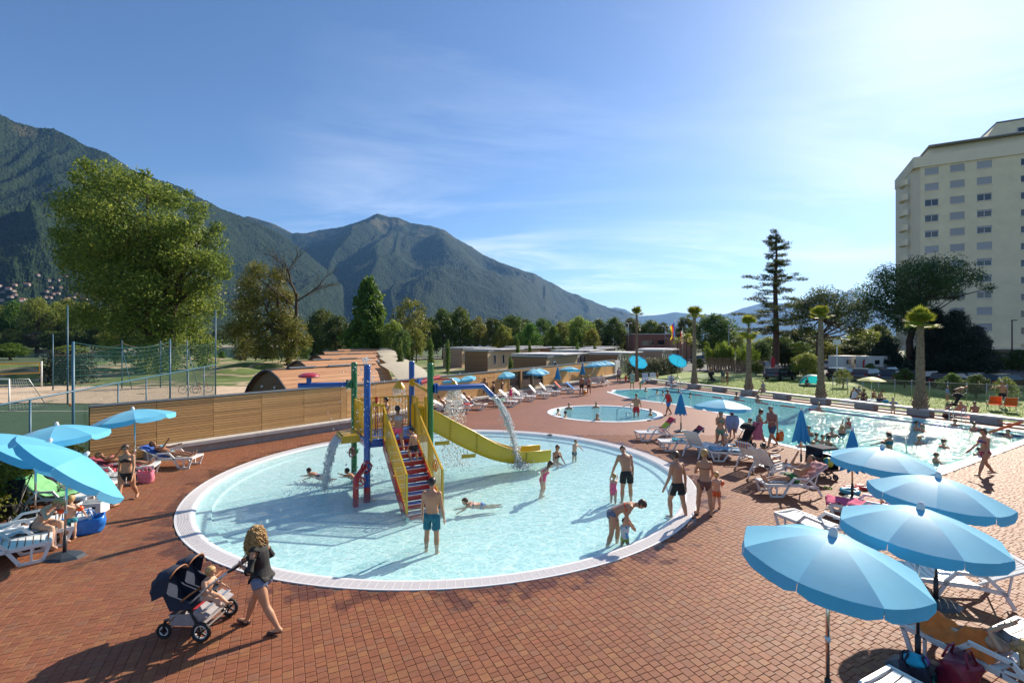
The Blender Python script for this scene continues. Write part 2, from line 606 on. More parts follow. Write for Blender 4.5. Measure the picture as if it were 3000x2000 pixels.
for _ln in _lens:
 _v,_f=brick_verts(_ln,CW)
 _bmesh[_ln]=npmesh('brick',_v,_f,M_BRICK_O)
for i in range(300):
 ln=_lens[int(np.argmin([abs(l-_bl[i,2])for l in _lens]))]
 o=obj('brick',_bmesh[ln],deck)
 p=BRX*_bl[i,0]+BRY*_bl[i,1]
 o.location=(p.x,p.y,rnd.uniform(-0.002,0.002))
 o.rotation_euler=(rnd.uniform(-.006,.006),rnd.uniform(-.006,.006),BR_ANG)
_rest=_bl[300:]
_bv,_bf={},{}
_VV,_FF,_TT=[],[],[]
_off=0
for ln in _lens:
 sel=_rest[np.abs(_rest[:,2]-ln)<1e-6]
 v,f=brick_verts(ln,CW)
 k=len(sel)
 dz=nrs.uniform(-0.002,0.002,(k,1))+nrs.uniform(-0.008,0.008,(k,1))*(v[None,:,0]-ln/2)+nrs.uniform(-0.01,0.01,(k,1))*(v[None,:,1]-CW/2)
 lx=sel[:,None,0]+v[None,:,0]
 ly=sel[:,None,1]+v[None,:,1]
 V=np.stack([lx*BRX.x+ly*BRY.x,lx*BRX.y+ly*BRY.y,v[None,:,2]+dz],2).reshape(-1,3)
 Fm=(f[None]+(np.arange(k)*len(v))[:,None,None]).reshape(-1,4)+_off
 _VV.append(V);_FF.append(Fm)
 _TT.append(np.repeat(nrs.rand(k),len(v)))
 _off+=len(V)
_me=npmesh('paving_bricks',np.concatenate(_VV),np.concatenate(_FF),M_BRICK_S)
_at=_me.attributes.new('tint','FLOAT','POINT')
_at.data.foreach_set('value',np.concatenate(_TT).astype(np.float32))
obj('paving_bricks',_me,deck,kind='stuff')
_farpoly=[(-11.1,NEAR_Y-0.05),tuple(WALL[1]),tuple(WALL[2]),(14.2,57.0)]+[tuple(BEN0+BEND*s+BENN*0.9)for s in(-4.0,30.25)]
MB().sheet(_farpoly,0.001,[circ(SCc,SR-0.02),BIG_OUT]).build('far_paving',M_DECK,deck)if False else None
def halfplane(poly,y,keep_above=True):
 out=[]
 n=len(poly)
 for i in range(n):
  a,b=poly[i],poly[(i+1)%n]
  ina,inb=(a[1]>=y)==keep_above,(b[1]>=y)==keep_above
  if ina:
   out.append(a)
  if ina!=inb:
   t=(y-a[1])/(b[1]-a[1])
   out.append((a[0]+t*(b[0]-a[0]),y))
 return out
_up=halfplane(DECK,NEAR_Y)
_pl=halfplane(circ(PC,PR+0.0,160),NEAR_Y)
_bg2=halfplane(BIG_OUT,NEAR_Y)
_bm=bmesh.new()
def grid_sheet(name,outline,holes,z,m,step,parent=None,bounds=None):
 """sheet clipped to outline minus holes by CDT"""
 from mathutils.geometry import delaunay_2d_cdt
 vs,es=[],[]
 for l in[outline]+list(holes):
  o=len(vs)
  k=len(l)
  vs+=[Vector((p[0],p[1]))for p in l]
  es+=[(o+i,o+(i+1)%k)for i in range(k)]
 V,E,Fc,*_=delaunay_2d_cdt(vs,es,[],0,1e-4)
 P=np.array([(v.x,v.y)for v in V])
 fs=[]
 C=np.array([[sum(P[i,0]for i in f)/len(f),sum(P[i,1]for i in f)/len(f)]for f in Fc])
 ok=inpoly(C,outline)
 for h in holes:
  ok&=~inpoly(C,h)
 mb=MB().add([(p[0],p[1],z)for p in P],[f for f,k in zip(Fc,ok)if k])
 return mb
_mb=grid_sheet('far',_up,[_pl,circ(SCc,SR),_bg2],0.0,None,1)
_mb.build('far_paving',M_DECK,deck)
# ---- water
def water_mat(name,tint,ca,cb,wscale,bump,rough,cscale=2.2,murk=0.0,mcol=(1,1,1)):
 m,nt,b,L=nodes(name)
 o=nt.nodes['Material Output']
 nt.nodes.remove(b)
 geo=N(nt,'NewGeometry')
 n1=N(nt,'TexNoise',i_Scale=wscale,i_Detail=3.0,i_Roughness=0.55,i_Distortion=0.6)
 mp=N(nt,'Mapping')
 mp.inputs['Scale'].default_value=(1,1,1)
 L(geo.outputs['Position'],mp.inputs[0]);L(mp.outputs[0],n1 .inputs['Vector'])
 n2=N(nt,'TexNoise',i_Scale=wscale*4.3,i_Detail=2.0)
 L(mp.outputs[0],n2 .inputs['Vector'])
 ad=N(nt,'Math',operation='MULTIPLY_ADD',n1=0.42)
 L(n2 .outputs[0],ad.inputs[0]);L(n1 .outputs[0],ad.inputs[2])
 bp=N(nt,'Bump',i_Strength=1.0,i_Distance=bump)
 L(ad.outputs[0],bp.inputs['Height'])
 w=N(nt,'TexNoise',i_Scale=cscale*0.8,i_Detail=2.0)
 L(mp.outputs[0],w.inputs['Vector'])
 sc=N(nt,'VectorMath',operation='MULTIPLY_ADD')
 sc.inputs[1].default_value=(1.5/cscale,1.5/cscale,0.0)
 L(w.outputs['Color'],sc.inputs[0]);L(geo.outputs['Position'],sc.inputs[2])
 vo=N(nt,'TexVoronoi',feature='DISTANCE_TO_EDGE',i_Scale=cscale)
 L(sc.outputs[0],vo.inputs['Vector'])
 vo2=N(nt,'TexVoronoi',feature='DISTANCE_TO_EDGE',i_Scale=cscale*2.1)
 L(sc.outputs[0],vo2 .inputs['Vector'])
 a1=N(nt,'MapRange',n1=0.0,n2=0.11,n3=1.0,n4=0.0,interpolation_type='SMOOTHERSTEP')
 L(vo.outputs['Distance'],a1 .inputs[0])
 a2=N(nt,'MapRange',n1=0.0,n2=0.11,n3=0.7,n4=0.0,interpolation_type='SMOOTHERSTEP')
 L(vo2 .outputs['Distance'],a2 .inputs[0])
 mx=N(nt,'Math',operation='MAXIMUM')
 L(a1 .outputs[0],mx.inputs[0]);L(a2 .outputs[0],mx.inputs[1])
 mixc=N(nt,'Mix',data_type='RGBA')  # caustic light lines painted into the transparent colour, dimmer between them
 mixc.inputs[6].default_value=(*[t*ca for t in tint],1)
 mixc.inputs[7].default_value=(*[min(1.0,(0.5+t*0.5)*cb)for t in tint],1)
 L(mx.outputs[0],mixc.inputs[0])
 tr=N(nt,'BsdfTransparent')
 L(mixc.outputs[2],tr.inputs[0])
 if murk:
  df=N(nt,'BsdfDiffuse');df.inputs[0].default_value=(*mcol,1)
  L(bp.outputs[0],df.inputs['Normal'])
  m0=N(nt,'MixShader',n0=murk)
  L(tr.outputs[0],m0 .inputs[1]);L(df.outputs[0],m0 .inputs[2])
  tr=m0
 gl=N(nt,'BsdfGlossy',i_Roughness=rough)
 L(bp.outputs[0],gl.inputs['Normal'])
 dt=N(nt,'VectorMath',operation='DOT_PRODUCT')
 L(bp.outputs[0],dt.inputs[0]);L(geo.outputs['Incoming'],dt.inputs[1])
 ab=N(nt,'Math',operation='ABSOLUTE');L(dt.outputs['Value'],ab.inputs[0])
 om=N(nt,'Math',operation='SUBTRACT',use_clamp=True,n0=1.0);L(ab.outputs[0],om.inputs[1])
 pw=N(nt,'Math',operation='POWER',n1=5.0);L(om.outputs[0],pw.inputs[0])
 fr=N(nt,'Math',operation='MULTIPLY_ADD',n1=0.98,n2=0.02);L(pw.outputs[0],fr.inputs[0])
 ms=N(nt,'MixShader')
 L(fr.outputs[0],ms.inputs[0]);L(tr.outputs[0],ms.inputs[1]);L(gl.outputs[0],ms.inputs[2])
 L(ms.outputs[0],o.inputs['Surface'])
 return m
M_WATER_S=water_mat('water_shallow',(0.70,0.95,0.965),0.86,1.0,5.0,0.035,0.06,cscale=3.6,murk=.12,mcol=(.62,.85,.87))
M_WATER_M=water_mat('water_small_pool',(0.55,0.91,0.94),0.9,1.0,6.0,0.05,0.05,cscale=1.6,murk=.5,mcol=(.28,.68,.72))
M_WATER_B=water_mat('water_big_pool',(0.36,0.84,0.84),0.9,1.0,3.4,0.055,0.065,cscale=1.2,murk=.62,mcol=(.15,.60,.59))
M_LAKE=mat('lake_water',(0.03,0.075,0.085),0.08,bump=0.25,bscale=0.7)
M_POOLFLOOR=mat('pool_floor',(0.84,0.92,0.92),0.55,var=0.05,vscale=1.2)
M_POOLFLOOR_B=mat('pool_floor_deep',(0.50,0.74,0.76),0.5,var=0.06,vscale=0.8)
M_RIM=mat('pool_rim_tile',(0.68,0.69,0.70),0.45,var=0.06,vscale=3)
M_GRATE=mat('grate_plastic',(0.62,0.60,0.61),0.5)
WZ=-0.035
t=struct('splash_pool',MB().lathe([(PR-0.42,-0.08),(PR-0.42,-0.11),(PR-0.80,-0.14),(PR-0.82,-0.20),(PR-2.6,-0.27),(0.001,-0.33)][::-1],160,(PC.x,PC.y,0),cap=False),M_POOLFLOOR)
MB().lathe([(PR,-0.05),(PR,0.012),(PR-0.035,0.014),(PR-0.035,-0.05)],200,(PC.x,PC.y,0),cap=False).build('pool_rim',M_RIM,t)
MB().lathe([(PR-0.315,-0.06),(PR-0.315,0.004),(PR-0.36,0.006),(PR-0.44,-0.03),(PR-0.46,-0.13)],200,(PC.x,PC.y,0),cap=False).build('pool_nosing',M_RIM,t)
_pf=[]
_r=PR-0.04
for i in range(9):
 _pf+=[(_r,-0.03),(_r,0.006),(_r-0.020,0.006),(_r-0.020,-0.03)]
 _r-=0.0305
gr=MB().lathe(_pf,240,(PC.x,PC.y,0),cap=False)
for i in range(300):
 a=2*math.pi*i/300
 ca,sa=math.cos(a),math.sin(a)
 gr.bar((PC.x+ca*(PR-0.04),PC.y+sa*(PR-0.04),-0.004),(PC.x+ca*(PR-0.312),PC.y+sa*(PR-0.312),-0.004),0.014,0.024)
gr.build('drain_grate',M_GRATE,t,kind='stuff')
struct('splash_pool_water',MB().add([(PC.x+(PR-0.40)*math.cos(2*math.pi*i/128),PC.y+(PR-0.40)*math.sin(2*math.pi*i/128),WZ)for i in range(128)],[tuple(range(128))]),M_WATER_S)
t=struct('round_pool',MB().lathe([(SR-0.35,-0.05),(SR-0.36,-0.5),(SR-0.8,-0.52),(SR-0.82,-1.0),(0.001,-1.02)][::-1],96,(SCc.x,SCc.y,0),cap=False),M_POOLFLOOR)
MB().lathe([(SR,-0.05),(SR,0.015),(SR-0.05,0.018),(SR-0.33,0.012),(SR-0.37,-0.06)],96,(SCc.x,SCc.y,0),cap=False).build('pool_rim',M_RIM,t)
struct('round_pool_water',MB().add([(SCc.x+(SR-0.355)*math.cos(2*math.pi*i/64),SCc.y+(SR-0.355)*math.sin(2*math.pi*i/64),WZ)for i in range(64)],[tuple(range(64))]),M_WATER_M)
_in=BIGP
b=MB()
b.prism(_in,-1.35,-1.3)
n=len(_in)
b.add([(p[0],p[1],0.0)for p in _in]+[(p[0],p[1],-1.32)for p in _in],[(i,i+n,(i+1)%n+n,(i+1)%n)for i in range(n)])
t=struct('swimming_pool',b,M_POOLFLOOR_B)
MB().prism(inset(BIGP,0.31),-0.05,0.014,holes=[inset(BIGP,-0.02)]).build('pool_rim',M_RIM,t)
struct('swimming_pool_water',MB().sheet(inset(BIGP,-0.005),WZ),M_WATER_B)
# ---- ground sheet with lake basin, grass, sand, turf
M_GROUND=mat('meadow',(0.045,0.075,0.018),0.9,var=0.35,vscale=0.05,bump=0.3,bscale=3)
M_LAWN=mat('lawn',(0.115,0.185,0.02),0.85,col2=(0.165,0.23,0.03),vscale=0.9,bump=0.6,bscale=40)
M_SAND=mat('sand',(0.50,0.38,0.26),0.95,var=0.16,vscale=1.6,bump=0.8,bscale=9)
M_DIRT=mat('dirt_track',(0.38,0.29,0.19),0.95,var=0.15,vscale=0.7)
M_TURF=mat('artificial_turf',(0.040,0.085,0.035),0.8,var=0.12,vscale=1.5)
M_ASPH=mat('asphalt',(0.075,0.075,0.078),0.9,var=0.15,vscale=0.6)
LAKE=[(-900,128),(-220,128),(-150,135),(-95,128),(-70,140),(-48,170),(-45,240),(-60,420),(-100,620),(-250,700),(-340,560),(-230,300),(-260,250),(-900,235)]
BIGO=[(-30000,-200),(30000,-200),(30000,24000),(-30000,24000)]
struct('ground',MB().sheet(BIGO,-0.05,[DECK,LAKE]),M_GROUND)
struct('lake',MB().sheet(inset(LAKE,3.0),-1.3),M_LAKE)
bank=MB()
for i in range(len(LAKE)):
 a,c=LAKE[i],LAKE[(i+1)%len(LAKE)]
 a2,c2=inset(LAKE,-5.0)[i],inset(LAKE,-5.0)[(i+1)%len(LAKE)]
 bank.add([(a[0],a[1],-0.05),(c[0],c[1],-0.05),(c2[0],c2[1],-1.7),(a2[0],a2[1],-1.7)],[(0,1,2,3)])
struct('lake_shore',bank,mat('gravel_shore',(0.30,0.26,0.2),0.95,var=0.3,vscale=0.5))
FEN0,FEND=Vector((-14.2,14.1)),Vector((-0.335,0.942))
_fl=lambda s,off=0.0:tuple(FEN0+FEND*s+Vector((-0.942,-0.335))*off)
struct('artificial_turf',MB().sheet([_fl(-12,.1),_fl(21.8,.1),(-60,34.9),(-60,2)],-0.044),M_TURF)
struct('turf_marking',MB().add([(*_fl(-3,3.2),-0.038),(*_fl(17,3.2),-0.038),(*_fl(17,3.3),-0.038),(*_fl(-3,3.3),-0.038)],[(0,1,2,3)]).add([(-60,31.2,-0.036),(-21.5,31.2,-0.036),(-21.5,31.32,-0.036),(-60,31.32,-0.036)],[(0,1,2,3)]),mat('line_white',(0.62,0.62,0.58),0.8))
_sd=MB()
_gx,_gy=np.meshgrid(np.linspace(0,1,90),np.linspace(0,1,40))
_Y=35.0+_gy*13.3
_XR=-21.4-(_Y-35)*0.16
_X=-75+_gx*(_XR+75)
_Zs=0.0+0.055*fbm(np.stack([_X.ravel()*1.1,_Y.ravel()*1.1],1),3,3)-0.0
_q=lambda nx,ny:np.array([(j*nx+i,j*nx+i+1,(j+1)*nx+i+1,(j+1)*nx+i)for j in range(ny-1)for i in range(nx-1)])
obj('sand_court',npmesh('sand_court',np.stack([_X.ravel(),_Y.ravel(),_Zs],1),_q(90,40),M_SAND,True),kind='structure')
_gx,_gy=np.meshgrid(np.linspace(-95,-6,150),np.linspace(49.0,126,110))
_P=np.stack([_gx.ravel(),_gy.ravel()],1)
_b1=np.clip(vnoise(_P/9.0,5),0,1)*1.3+np.clip(vnoise(_P/4.5,8),0,1)*0.55
_edge=np.clip((_gy.ravel()-49)/6,0,1)*np.clip((126-_gy.ravel())/8,0,1)*np.clip((_gx.ravel()+95)/8,0,1)*np.clip((-6-_gx.ravel())/8,0,1)
_edge*=np.clip((-_gx.ravel()-12-(_gy.ravel()-49)*0.15)/8,0.02,1)
M_MOUND,_nt,_b,_L=nodes('mound_grass')
_g=N(_nt,'NewGeometry')
_w=N(_nt,'TexNoise',i_Scale=0.13,i_Detail=2.0);_L(_g.outputs['Position'],_w.inputs['Vector'])
_dn=ramp(_nt,_w.outputs[0],[(0.50,(0.10,0.15,0.028)),(0.545,(0.40,0.31,0.2)),(0.575,(0.40,0.31,0.2)),(0.60,(0.10,0.15,0.028))],_L)
_w2=N(_nt,'TexNoise',i_Scale=0.6,i_Detail=5.0);_L(_g.outputs['Position'],_w2 .inputs['Vector'])
_dv=ramp(_nt,_w2 .outputs[0],[(0.3,(0.6,0.65,0.6)),(0.7,(1.2,1.15,1.1))],_L)
_mm=N(_nt,'Mix',data_type='RGBA',blend_type='MULTIPLY',n0=1.0)
_L(_dn,_mm.inputs[6]);_L(_dv,_mm.inputs[7]);_L(_mm.outputs[2],_b.inputs['Base Color'])
_b.inputs['Roughness'].default_value=0.95
obj('grass_mounds',npmesh('grass_mounds',np.stack([_gx.ravel(),_gy.ravel(),-0.03+_b1*_edge],1),_q(150,110),M_MOUND,True),kind='structure')
_bl0=lambda s,off:tuple(BEN0+BEND*s+BENN*off)
struct('lawn',MB().sheet([_bl0(-8,0.95),_bl0(40,0.95),(70,20),(72,44),(56,52),(30,70),(14,74)],-0.03),M_LAWN)
struct('car_park',MB().sheet([(15,78),(30,71.5),(57,53),(73,45),(110,40),(130,75),(60,110),(25,110)],-0.026),M_ASPH)
struct('camp_path',MB().sheet([(-14.95,17.6),(-8.9,25.6),(12.6,60.2),(14,78),(10,125),(-30,140),(-40,100),(-24,48.5),(-21.6,35.6)],-0.034),mat('gravel_path',(0.20,0.18,0.145),0.95,var=0.2,vscale=0.6))
struct('camp_lawn',MB().sheet([(-9.5,29),(-3.5,40),(-4.5,62),(-12,62),(-13,40)],-0.026),M_LAWN)
struct('bench_kerb',MB().prism([_bl0(-4,.55),_bl0(36,.55),_bl0(36,.85),_bl0(-4,.85)],-0.05,0.10),mat('concrete_light',(0.46,0.44,0.41),0.8,var=0.12,vscale=2.5))
# ---- mountains
M_FOREST,_nt,_b,_L=nodes('forest_slopes')
_g=N(_nt,'NewGeometry')
_a=N(_nt,'TexNoise',i_Scale=0.05,i_Detail=6.0,i_Roughness=0.75);_L(_g.outputs['Position'],_a.inputs['Vector'])
_c1=ramp(_nt,_a.outputs[0],[(0.30,(0.004,0.010,0.005)),(0.45,(0.010,0.022,0.008)),(0.58,(0.02,0.034,0.010)),(0.72,(0.048,0.056,0.016))],_L)
_c=N(_nt,'TexNoise',i_Scale=0.0030,i_Detail=6.0,i_Roughness=0.62);_L(_g.outputs['Position'],_c.inputs['Vector'])
_hs=N(_nt,'SeparateXYZ');_L(_g.outputs['Position'],_hs.inputs[0])
_hr=N(_nt,'MapRange',n1=500.0,n2=1350.0,n3=-0.16,n4=0.10);_L(_hs.outputs[2],_hr.inputs[0])
_ad=N(_nt,'Math',operation='ADD');_L(_c.outputs[0],_ad.inputs[0]);_L(_hr.outputs[0],_ad.inputs[1])
_mk=ramp(_nt,_ad.outputs[0],[(0.58,(0,0,0)),(0.72,(1,1,1))],_L)
_mx=N(_nt,'Mix',data_type='RGBA');_L(_mk,_mx.inputs[0]);_L(_c1,_mx.inputs[6]);_mx.inputs[7].default_value=(0.085,0.075,0.035,1)
_L(_mx.outputs[2],_b.inputs['Base Color'])
_vo=N(_nt,'TexVoronoi',i_Scale=0.075,i_Randomness=1.0);_L(_g.outputs['Position'],_vo.inputs['Vector'])
_bp=N(_nt,'Bump',i_Strength=0.8,i_Distance=9.0,invert=True);_L(_vo.outputs['Distance'],_bp.inputs['Height'])
_L(_bp.outputs[0],_b.inputs['Normal'])
_b.inputs['Roughness'].default_value=0.95
_b.inputs['Specular IOR Level'].default_value=0.1
def mountain(name,crest,foot,cols,rows,seed,gully=0.16,gl=(420.0,1500.0),power=1.0,label=None,back=0.5):
 """crest: (px, py, Z); foot: (px, Z, z). rows run from the foot up to the crest and down the far side"""
 cx=np.array([c[0]for c in crest],float)
 px=np.linspace(cx[0],cx[-1],cols)
 py=np.interp(px,cx,[c[1]for c in crest])
 cz=np.interp(px,cx,[c[2]for c in crest])
 fz=np.interp(px,[f[0]for f in foot],[f[1]for f in foot])
 u=(px-1500)/FPX
 hc=CAM_H-(py-1000)/FPX*cz
 v=np.concatenate([np.linspace(0,1,rows),1+np.linspace(0.06,back,8)])
 Vv,Uu=np.meshgrid(v,np.arange(cols),indexing='ij')
 dep=fz[None]+(cz-fz)[None]*Vv
 X=u[None]*dep
 Y=dep
 tri=np.where(Vv<=1,np.clip(Vv,0,1)**power,np.clip(1-(Vv-1)*1.1,0,1))
 H=hc[None]*tri
 P=np.stack([X.ravel(),Y.ravel()],1)
 W=np.stack([vnoise(P/900.0,seed+91),vnoise(P/900.0+7.7,seed+92)],1)*gl[0]*0.6
 along=(u[None]*np.ones_like(Vv)).ravel()*np.mean(cz)+Vv.ravel()*gl[2]
 Q=np.stack([(along+W[:,0])/gl[0],(Vv.ravel()*np.mean(cz-fz)+W[:,1])/gl[1]],1)
 rg=fbm(Q,seed,4,0.42,ridged=True).reshape(Vv.shape)
 sm=fbm(P/160.0,seed+5,4,0.55).reshape(Vv.shape)
 env=np.clip(np.sin(np.clip(Vv,0,1)*math.pi),0,1)**0.7
 H=H+hc[None]*gully*(rg-0.35)*env+sm*14*np.clip(Vv*5,0,1)*np.where(Vv>0.97,0.25,1.0)
 H+=np.where(np.abs(Vv-1)<1e-6,nrs.uniform(-4,4,Vv.shape),nrs.uniform(-5,5,Vv.shape)*(Vv>0.04))
 V=np.stack([X.ravel(),Y.ravel(),np.where(Vv.ravel()<1e-6,-3,H.ravel())],1)
 me=npmesh(name,V,_q(cols,len(v)),M_FOREST,True)
 return obj(name,me,kind='structure',label=label),(u,fz,cz,H,v)
mtA,infA=mountain('mountain',[(-900,60,2300),(-400,230,2500),(0,336,2700),(45,358,2720),(112,374,2800),(156,374,2830),(201,396,2860),(250,427,2900),(312,447,2950),(393,501,3050),(531,550,3200),(625,604,3300),(728,640,3500),(759,650,3550),(826,688,3650),(893,737,3750),(1000,822,3900),(1075,905,4000),(1120,990,4050)],[(-900,1100),(0,1150),(500,1500),(1000,2600),(1120,3300)],640,200,3,0.125,(800,1500,-900),1.12)
mtB,infB=mountain('mountain',[(560,720,6400),(650,655,6300),(728,633,6200),(795,653,6200),(857,684,6300),(900,683,6300),(954,672,6200),(1003,665,6100),(1047,650,6000),(1079,638,5900),(1105,624,5850),(1137,634,5850),(1168,638,5850),(1204,654,5900),(1257,661,5950),(1302,674,6000),(1337,701,6100),(1382,728,6200),(1413,750,6300),(1462,768,6500),(1525,790,6700),(1592,821,7000),(1659,853,7300),(1726,879,7600),(1784,902,8000),(1828,912,8300),(1900,960,8600),(1960,995,9000)],[(560,3900),(1100,2700),(1500,3300),(1960,6500)],640,190,9,0.15,(1300,3600,-1500),1.0)
mountain('far_mountain',[(1500,990,13000),(1700,930,13000),(1800,900,13000),(1830,905,13200),(1866,926,13500),(1933,922,14000),(1978,914,14000),(2024,919,14000),(2106,923,14500),(2131,919,14500),(2177,902,14500),(2240,886,14500),(2330,890,14500),(2390,872,15000),(2427,853,15500),(2463,861,15500),(2489,849,15500),(2509,854,15500),(2600,890,15500),(2750,905,15000),(3000,880,14500),(3600,860,13000)],[(1500,10500),(3600,10500)],300,40,17,0.05,(1500,4000,0),0.9)
# ================================================================ timber wall
M_SLAT=mat('larch_slat',(0.70,0.40,0.15),0.6,col2=(0.56,0.29,0.10),vscale=3.0,stretch=(0.6,6,6),objrand=0.14,bump=0.25,bscale=30)
M_DARK=mat('dark_backing',(0.03,0.022,0.016),0.9)
M_CONC=mat('concrete',(0.33,0.315,0.29),0.85,var=0.14,vscale=2.5,bump=0.3,bscale=40)
M_CONCL=MATS['concrete_light']
M_CONCS=mat('bench_seat_stone',(0.52,0.49,0.46),0.6,var=0.08,vscale=2.0,bump=0.2,bscale=30)
M_COPE=mat('coping_metal',(0.30,0.29,0.28),0.4,metal=0.6)
M_WOODF=mat('window_frame_wood',(0.40,0.24,0.10),0.5)
M_GLASS=mat('window_glass',(0.02,0.024,0.026),0.05,spec=0.8)
M_WHITE=mat('white_paint',(0.72,0.71,0.69),0.5,var=0.04,vscale=2)
M_GREYM=mat('grey_metal',(0.35,0.36,0.37),0.4,metal=0.7)
M_STEEL=mat('stainless',(0.58,0.58,0.58),0.18,metal=1.0)
def wall_pt(s):
 d=(WALL[1]-WALL[0]).length
 if s<=d:
  return WALL[0].lerp(WALL[1],s/d),(WALL[1]-WALL[0]).normalized()
 e=(WALL[2]-WALL[1]).length
 return WALL[1].lerp(WALL[2],(s-d)/e),(WALL[2]-WALL[1]).normalized()
WLEN=(WALL[1]-WALL[0]).length+(WALL[2]-WALL[1]).length
wall_t=thing('timber_wall','long slatted timber wall with grey coping behind the splash pool','wall')
_slm=MB().box((0,0,0),(1.975,0.024,0.091)).mesh('slat',M_SLAT)
_rest=MB()
cnt=0
s=-0.35
while s<WLEN-0.1:
 L_=min(1.99,WLEN-s)
 if s<9.96<s+L_-0.3:
  L_=9.96-s
 p,d=wall_pt(s+L_/2)
 rz=math.atan2(d.y,d.x)
 nrm=Vector((d.y,-d.x))
 bk=p-nrm*0.06
 wnd=25.3<s+L_/2<31.2
 if not wnd:
  MB().box((bk.x,bk.y,WALL_H/2),(L_+0.02,0.03,WALL_H-0.05),rz).build('backing_board',M_DARK,wall_t)
  for k in range(20):
   z=0.10+k*0.104
   if abs(L_-1.99)<0.01 and cnt<300:
    o=obj('slat',_slm,wall_t,(p.x,p.y,z),rz)
    o.location+=Vector((nrm.x,nrm.y,0))*rnd.uniform(-0.004,0.004)
    cnt+=1
   else:
    _rest.box((p.x,p.y,z),(L_-0.015,0.024,0.091),rz)
 else:
  w=thing('window',None,None);w.parent=wall_t
  del_=[k for k in w.keys()]
  MB().box((bk.x,bk.y,0.28),(L_,0.06,0.5),rz).build('window_sill',M_WOODF,w)
  MB().box((bk.x,bk.y,1.28),(L_-0.2,0.02,1.6),rz).build('pane',M_GLASS,w)
  f=MB()
  f.box((p.x,p.y,WALL_H-0.1),(L_,0.1,0.14),rz).box((p.x,p.y,0.52),(L_,0.1,0.10),rz)
  for sg in(-1,1):
   q=p+d*(sg*(L_/2-0.06))
   f.box((q.x,q.y,1.3),(0.12,0.11,1.5),rz)
  f.build('frame',M_WOODF,w)
 MB().box((bk.x,bk.y,WALL_H+0.02),(L_+0.02,0.20,0.07),rz).build('coping',M_COPE,wall_t)
 s+=L_
_rest.build('far_slats',M_SLAT,wall_t,kind='stuff')
p,d=wall_pt(WLEN)
MB().box((p.x+d.x*.8,p.y+d.y*.8,1.05),(1.6,0.3,2.1),math.atan2(d.y,d.x)).build('end_panel',M_WHITE,wall_t)
led=thing('wall_ledge','low pale concrete ledge running along the foot of the timber wall','ledge')
s=1.2
while s<WLEN:
 L_=min(3.98,WLEN-s)
 if s<9.96<s+L_-0.2:
  L_=9.96-s
 p,d=wall_pt(s+L_/2)
 rz=math.atan2(d.y,d.x)
 nrm=Vector((d.y,-d.x))
 q=p+nrm*0.33
 MB().box((q.x,q.y,0.40),(L_-0.01,0.56,0.13),rz).build('ledge_slab',M_CONCL,led)
 q=p+nrm*0.25
 MB().box((q.x,q.y,0.165),(L_-0.01,0.40,0.33),rz).build('ledge_base',M_CONC,led)
 s+=L_
 # ================================================================ bench line beside the big pool
bench=thing('concrete_bench','long pale concrete bench on grey blocks between the big pool and the lawn','bench')
_brz=math.atan2(BEND.y,BEND.x)
BS=[4.04-3.06+3.06*k for k in range(-1,11)]
for k,s in enumerate(BS):
 p=BEN0+BEND*s
 MB().box((p.x,p.y,0.165),(1.15,0.62,0.33),_brz).build('block',M_CONC,bench)
for k in range(len(BS)):
 p=BEN0+BEND*(BS[k]+1.53)
 MB().box((p.x,p.y,0.395),(3.045,0.55,0.12),_brz).build('seat_slab',M_CONCS,bench)
 # ================================================================ pool hardware
def rail_u(pts,name,label,r=0.022,n=8):
 return MB().tube(pts,r,n).build(name,M_STEEL,None,'all',label=label,cat='ladder' if 'ladder' in name else 'handrail')
def ladder(p,dirn,label):
 t=thing('pool_ladder',label,'ladder')
 d=Vector(dirn).normalized();w=Vector((-d.y,d.x))
 for sg in(-1,1):
  c=Vector(p)+w*(0.27*sg)
  pts=[]
  for i in range(9):
   a=math.pi*i/8
   pts.append((c.x+d.x*0.22*-math.cos(a),c.y+d.y*0.22*-math.cos(a),0.62+0.22*math.sin(a)))
  pts=[(pts[0][0],pts[0][1],0.0)]+pts+[(pts[-1][0],pts[-1][1],-0.7)]
  MB().tube(pts,0.022,8).build('handrail',M_STEEL,t,'all')
 for z in(-0.2,-0.45):
  c=Vector(p)+d*0.22
  MB().bar((c.x-w.x*.27,c.y-w.y*.27,z),(c.x+w.x*.27,c.y+w.y*.27,z),0.08,0.02).build('rung',M_STEEL,t)
_e=BEN0+BEND*24.9-BENN*1.62
ladder(_e,-BENN,'steel pool ladder in front of the bench near the right edge')
_e=BEN0+BEND*3.9-BENN*1.62
ladder(_e,-BENN,'steel pool ladder below the second palm at the far end of the big pool')
t=thing('pool_handrail','steel handrail leading down into the small round pool beside man in red shorts','handrail')
a,b2=G(1852,1242,-.3),G(1800,1218,-.6)
for k,off in enumerate((0.0,0.0)):
 pts=[(a.x,a.y,-0.3),(a.x,a.y,0.75),(a.x-.03,a.y+.05,0.86),(a.x-.15,a.y+.12,0.84),(b2 .x,b2 .y,-0.25)]if k==0 else[(a.x-.05,a.y+.1,0.3),(b2 .x+.5,b2 .y-.3,-0.3)]
 MB().tube(pts,0.024,8).build('rail',M_STEEL,t,'all')
a=G(2652,1320)
MB().tube([(a.x,a.y-.1,-.2),(a.x,a.y,.55),(a.x-.06,a.y+.05,.62),(a.x-.2,a.y+.2,.6),(a.x-1.0,a.y+1.2,.05)],0.024,8).build('pool_handrail',M_STEEL,None,'all',label='curved steel handrail at the near edge of the big pool',cat='handrail')
t=thing('lane_rope','red and white lane rope floating along the far side of the big pool','lane rope')
a,b2=G(1912,1139.5),G(3060,1285)
N_=110
fr=MB().cyl((0,0,-0.05),(0,0,0.05),0.055,n=6).mesh('float',mat('float_red',(0.55,0.03,0.04),0.4),True)
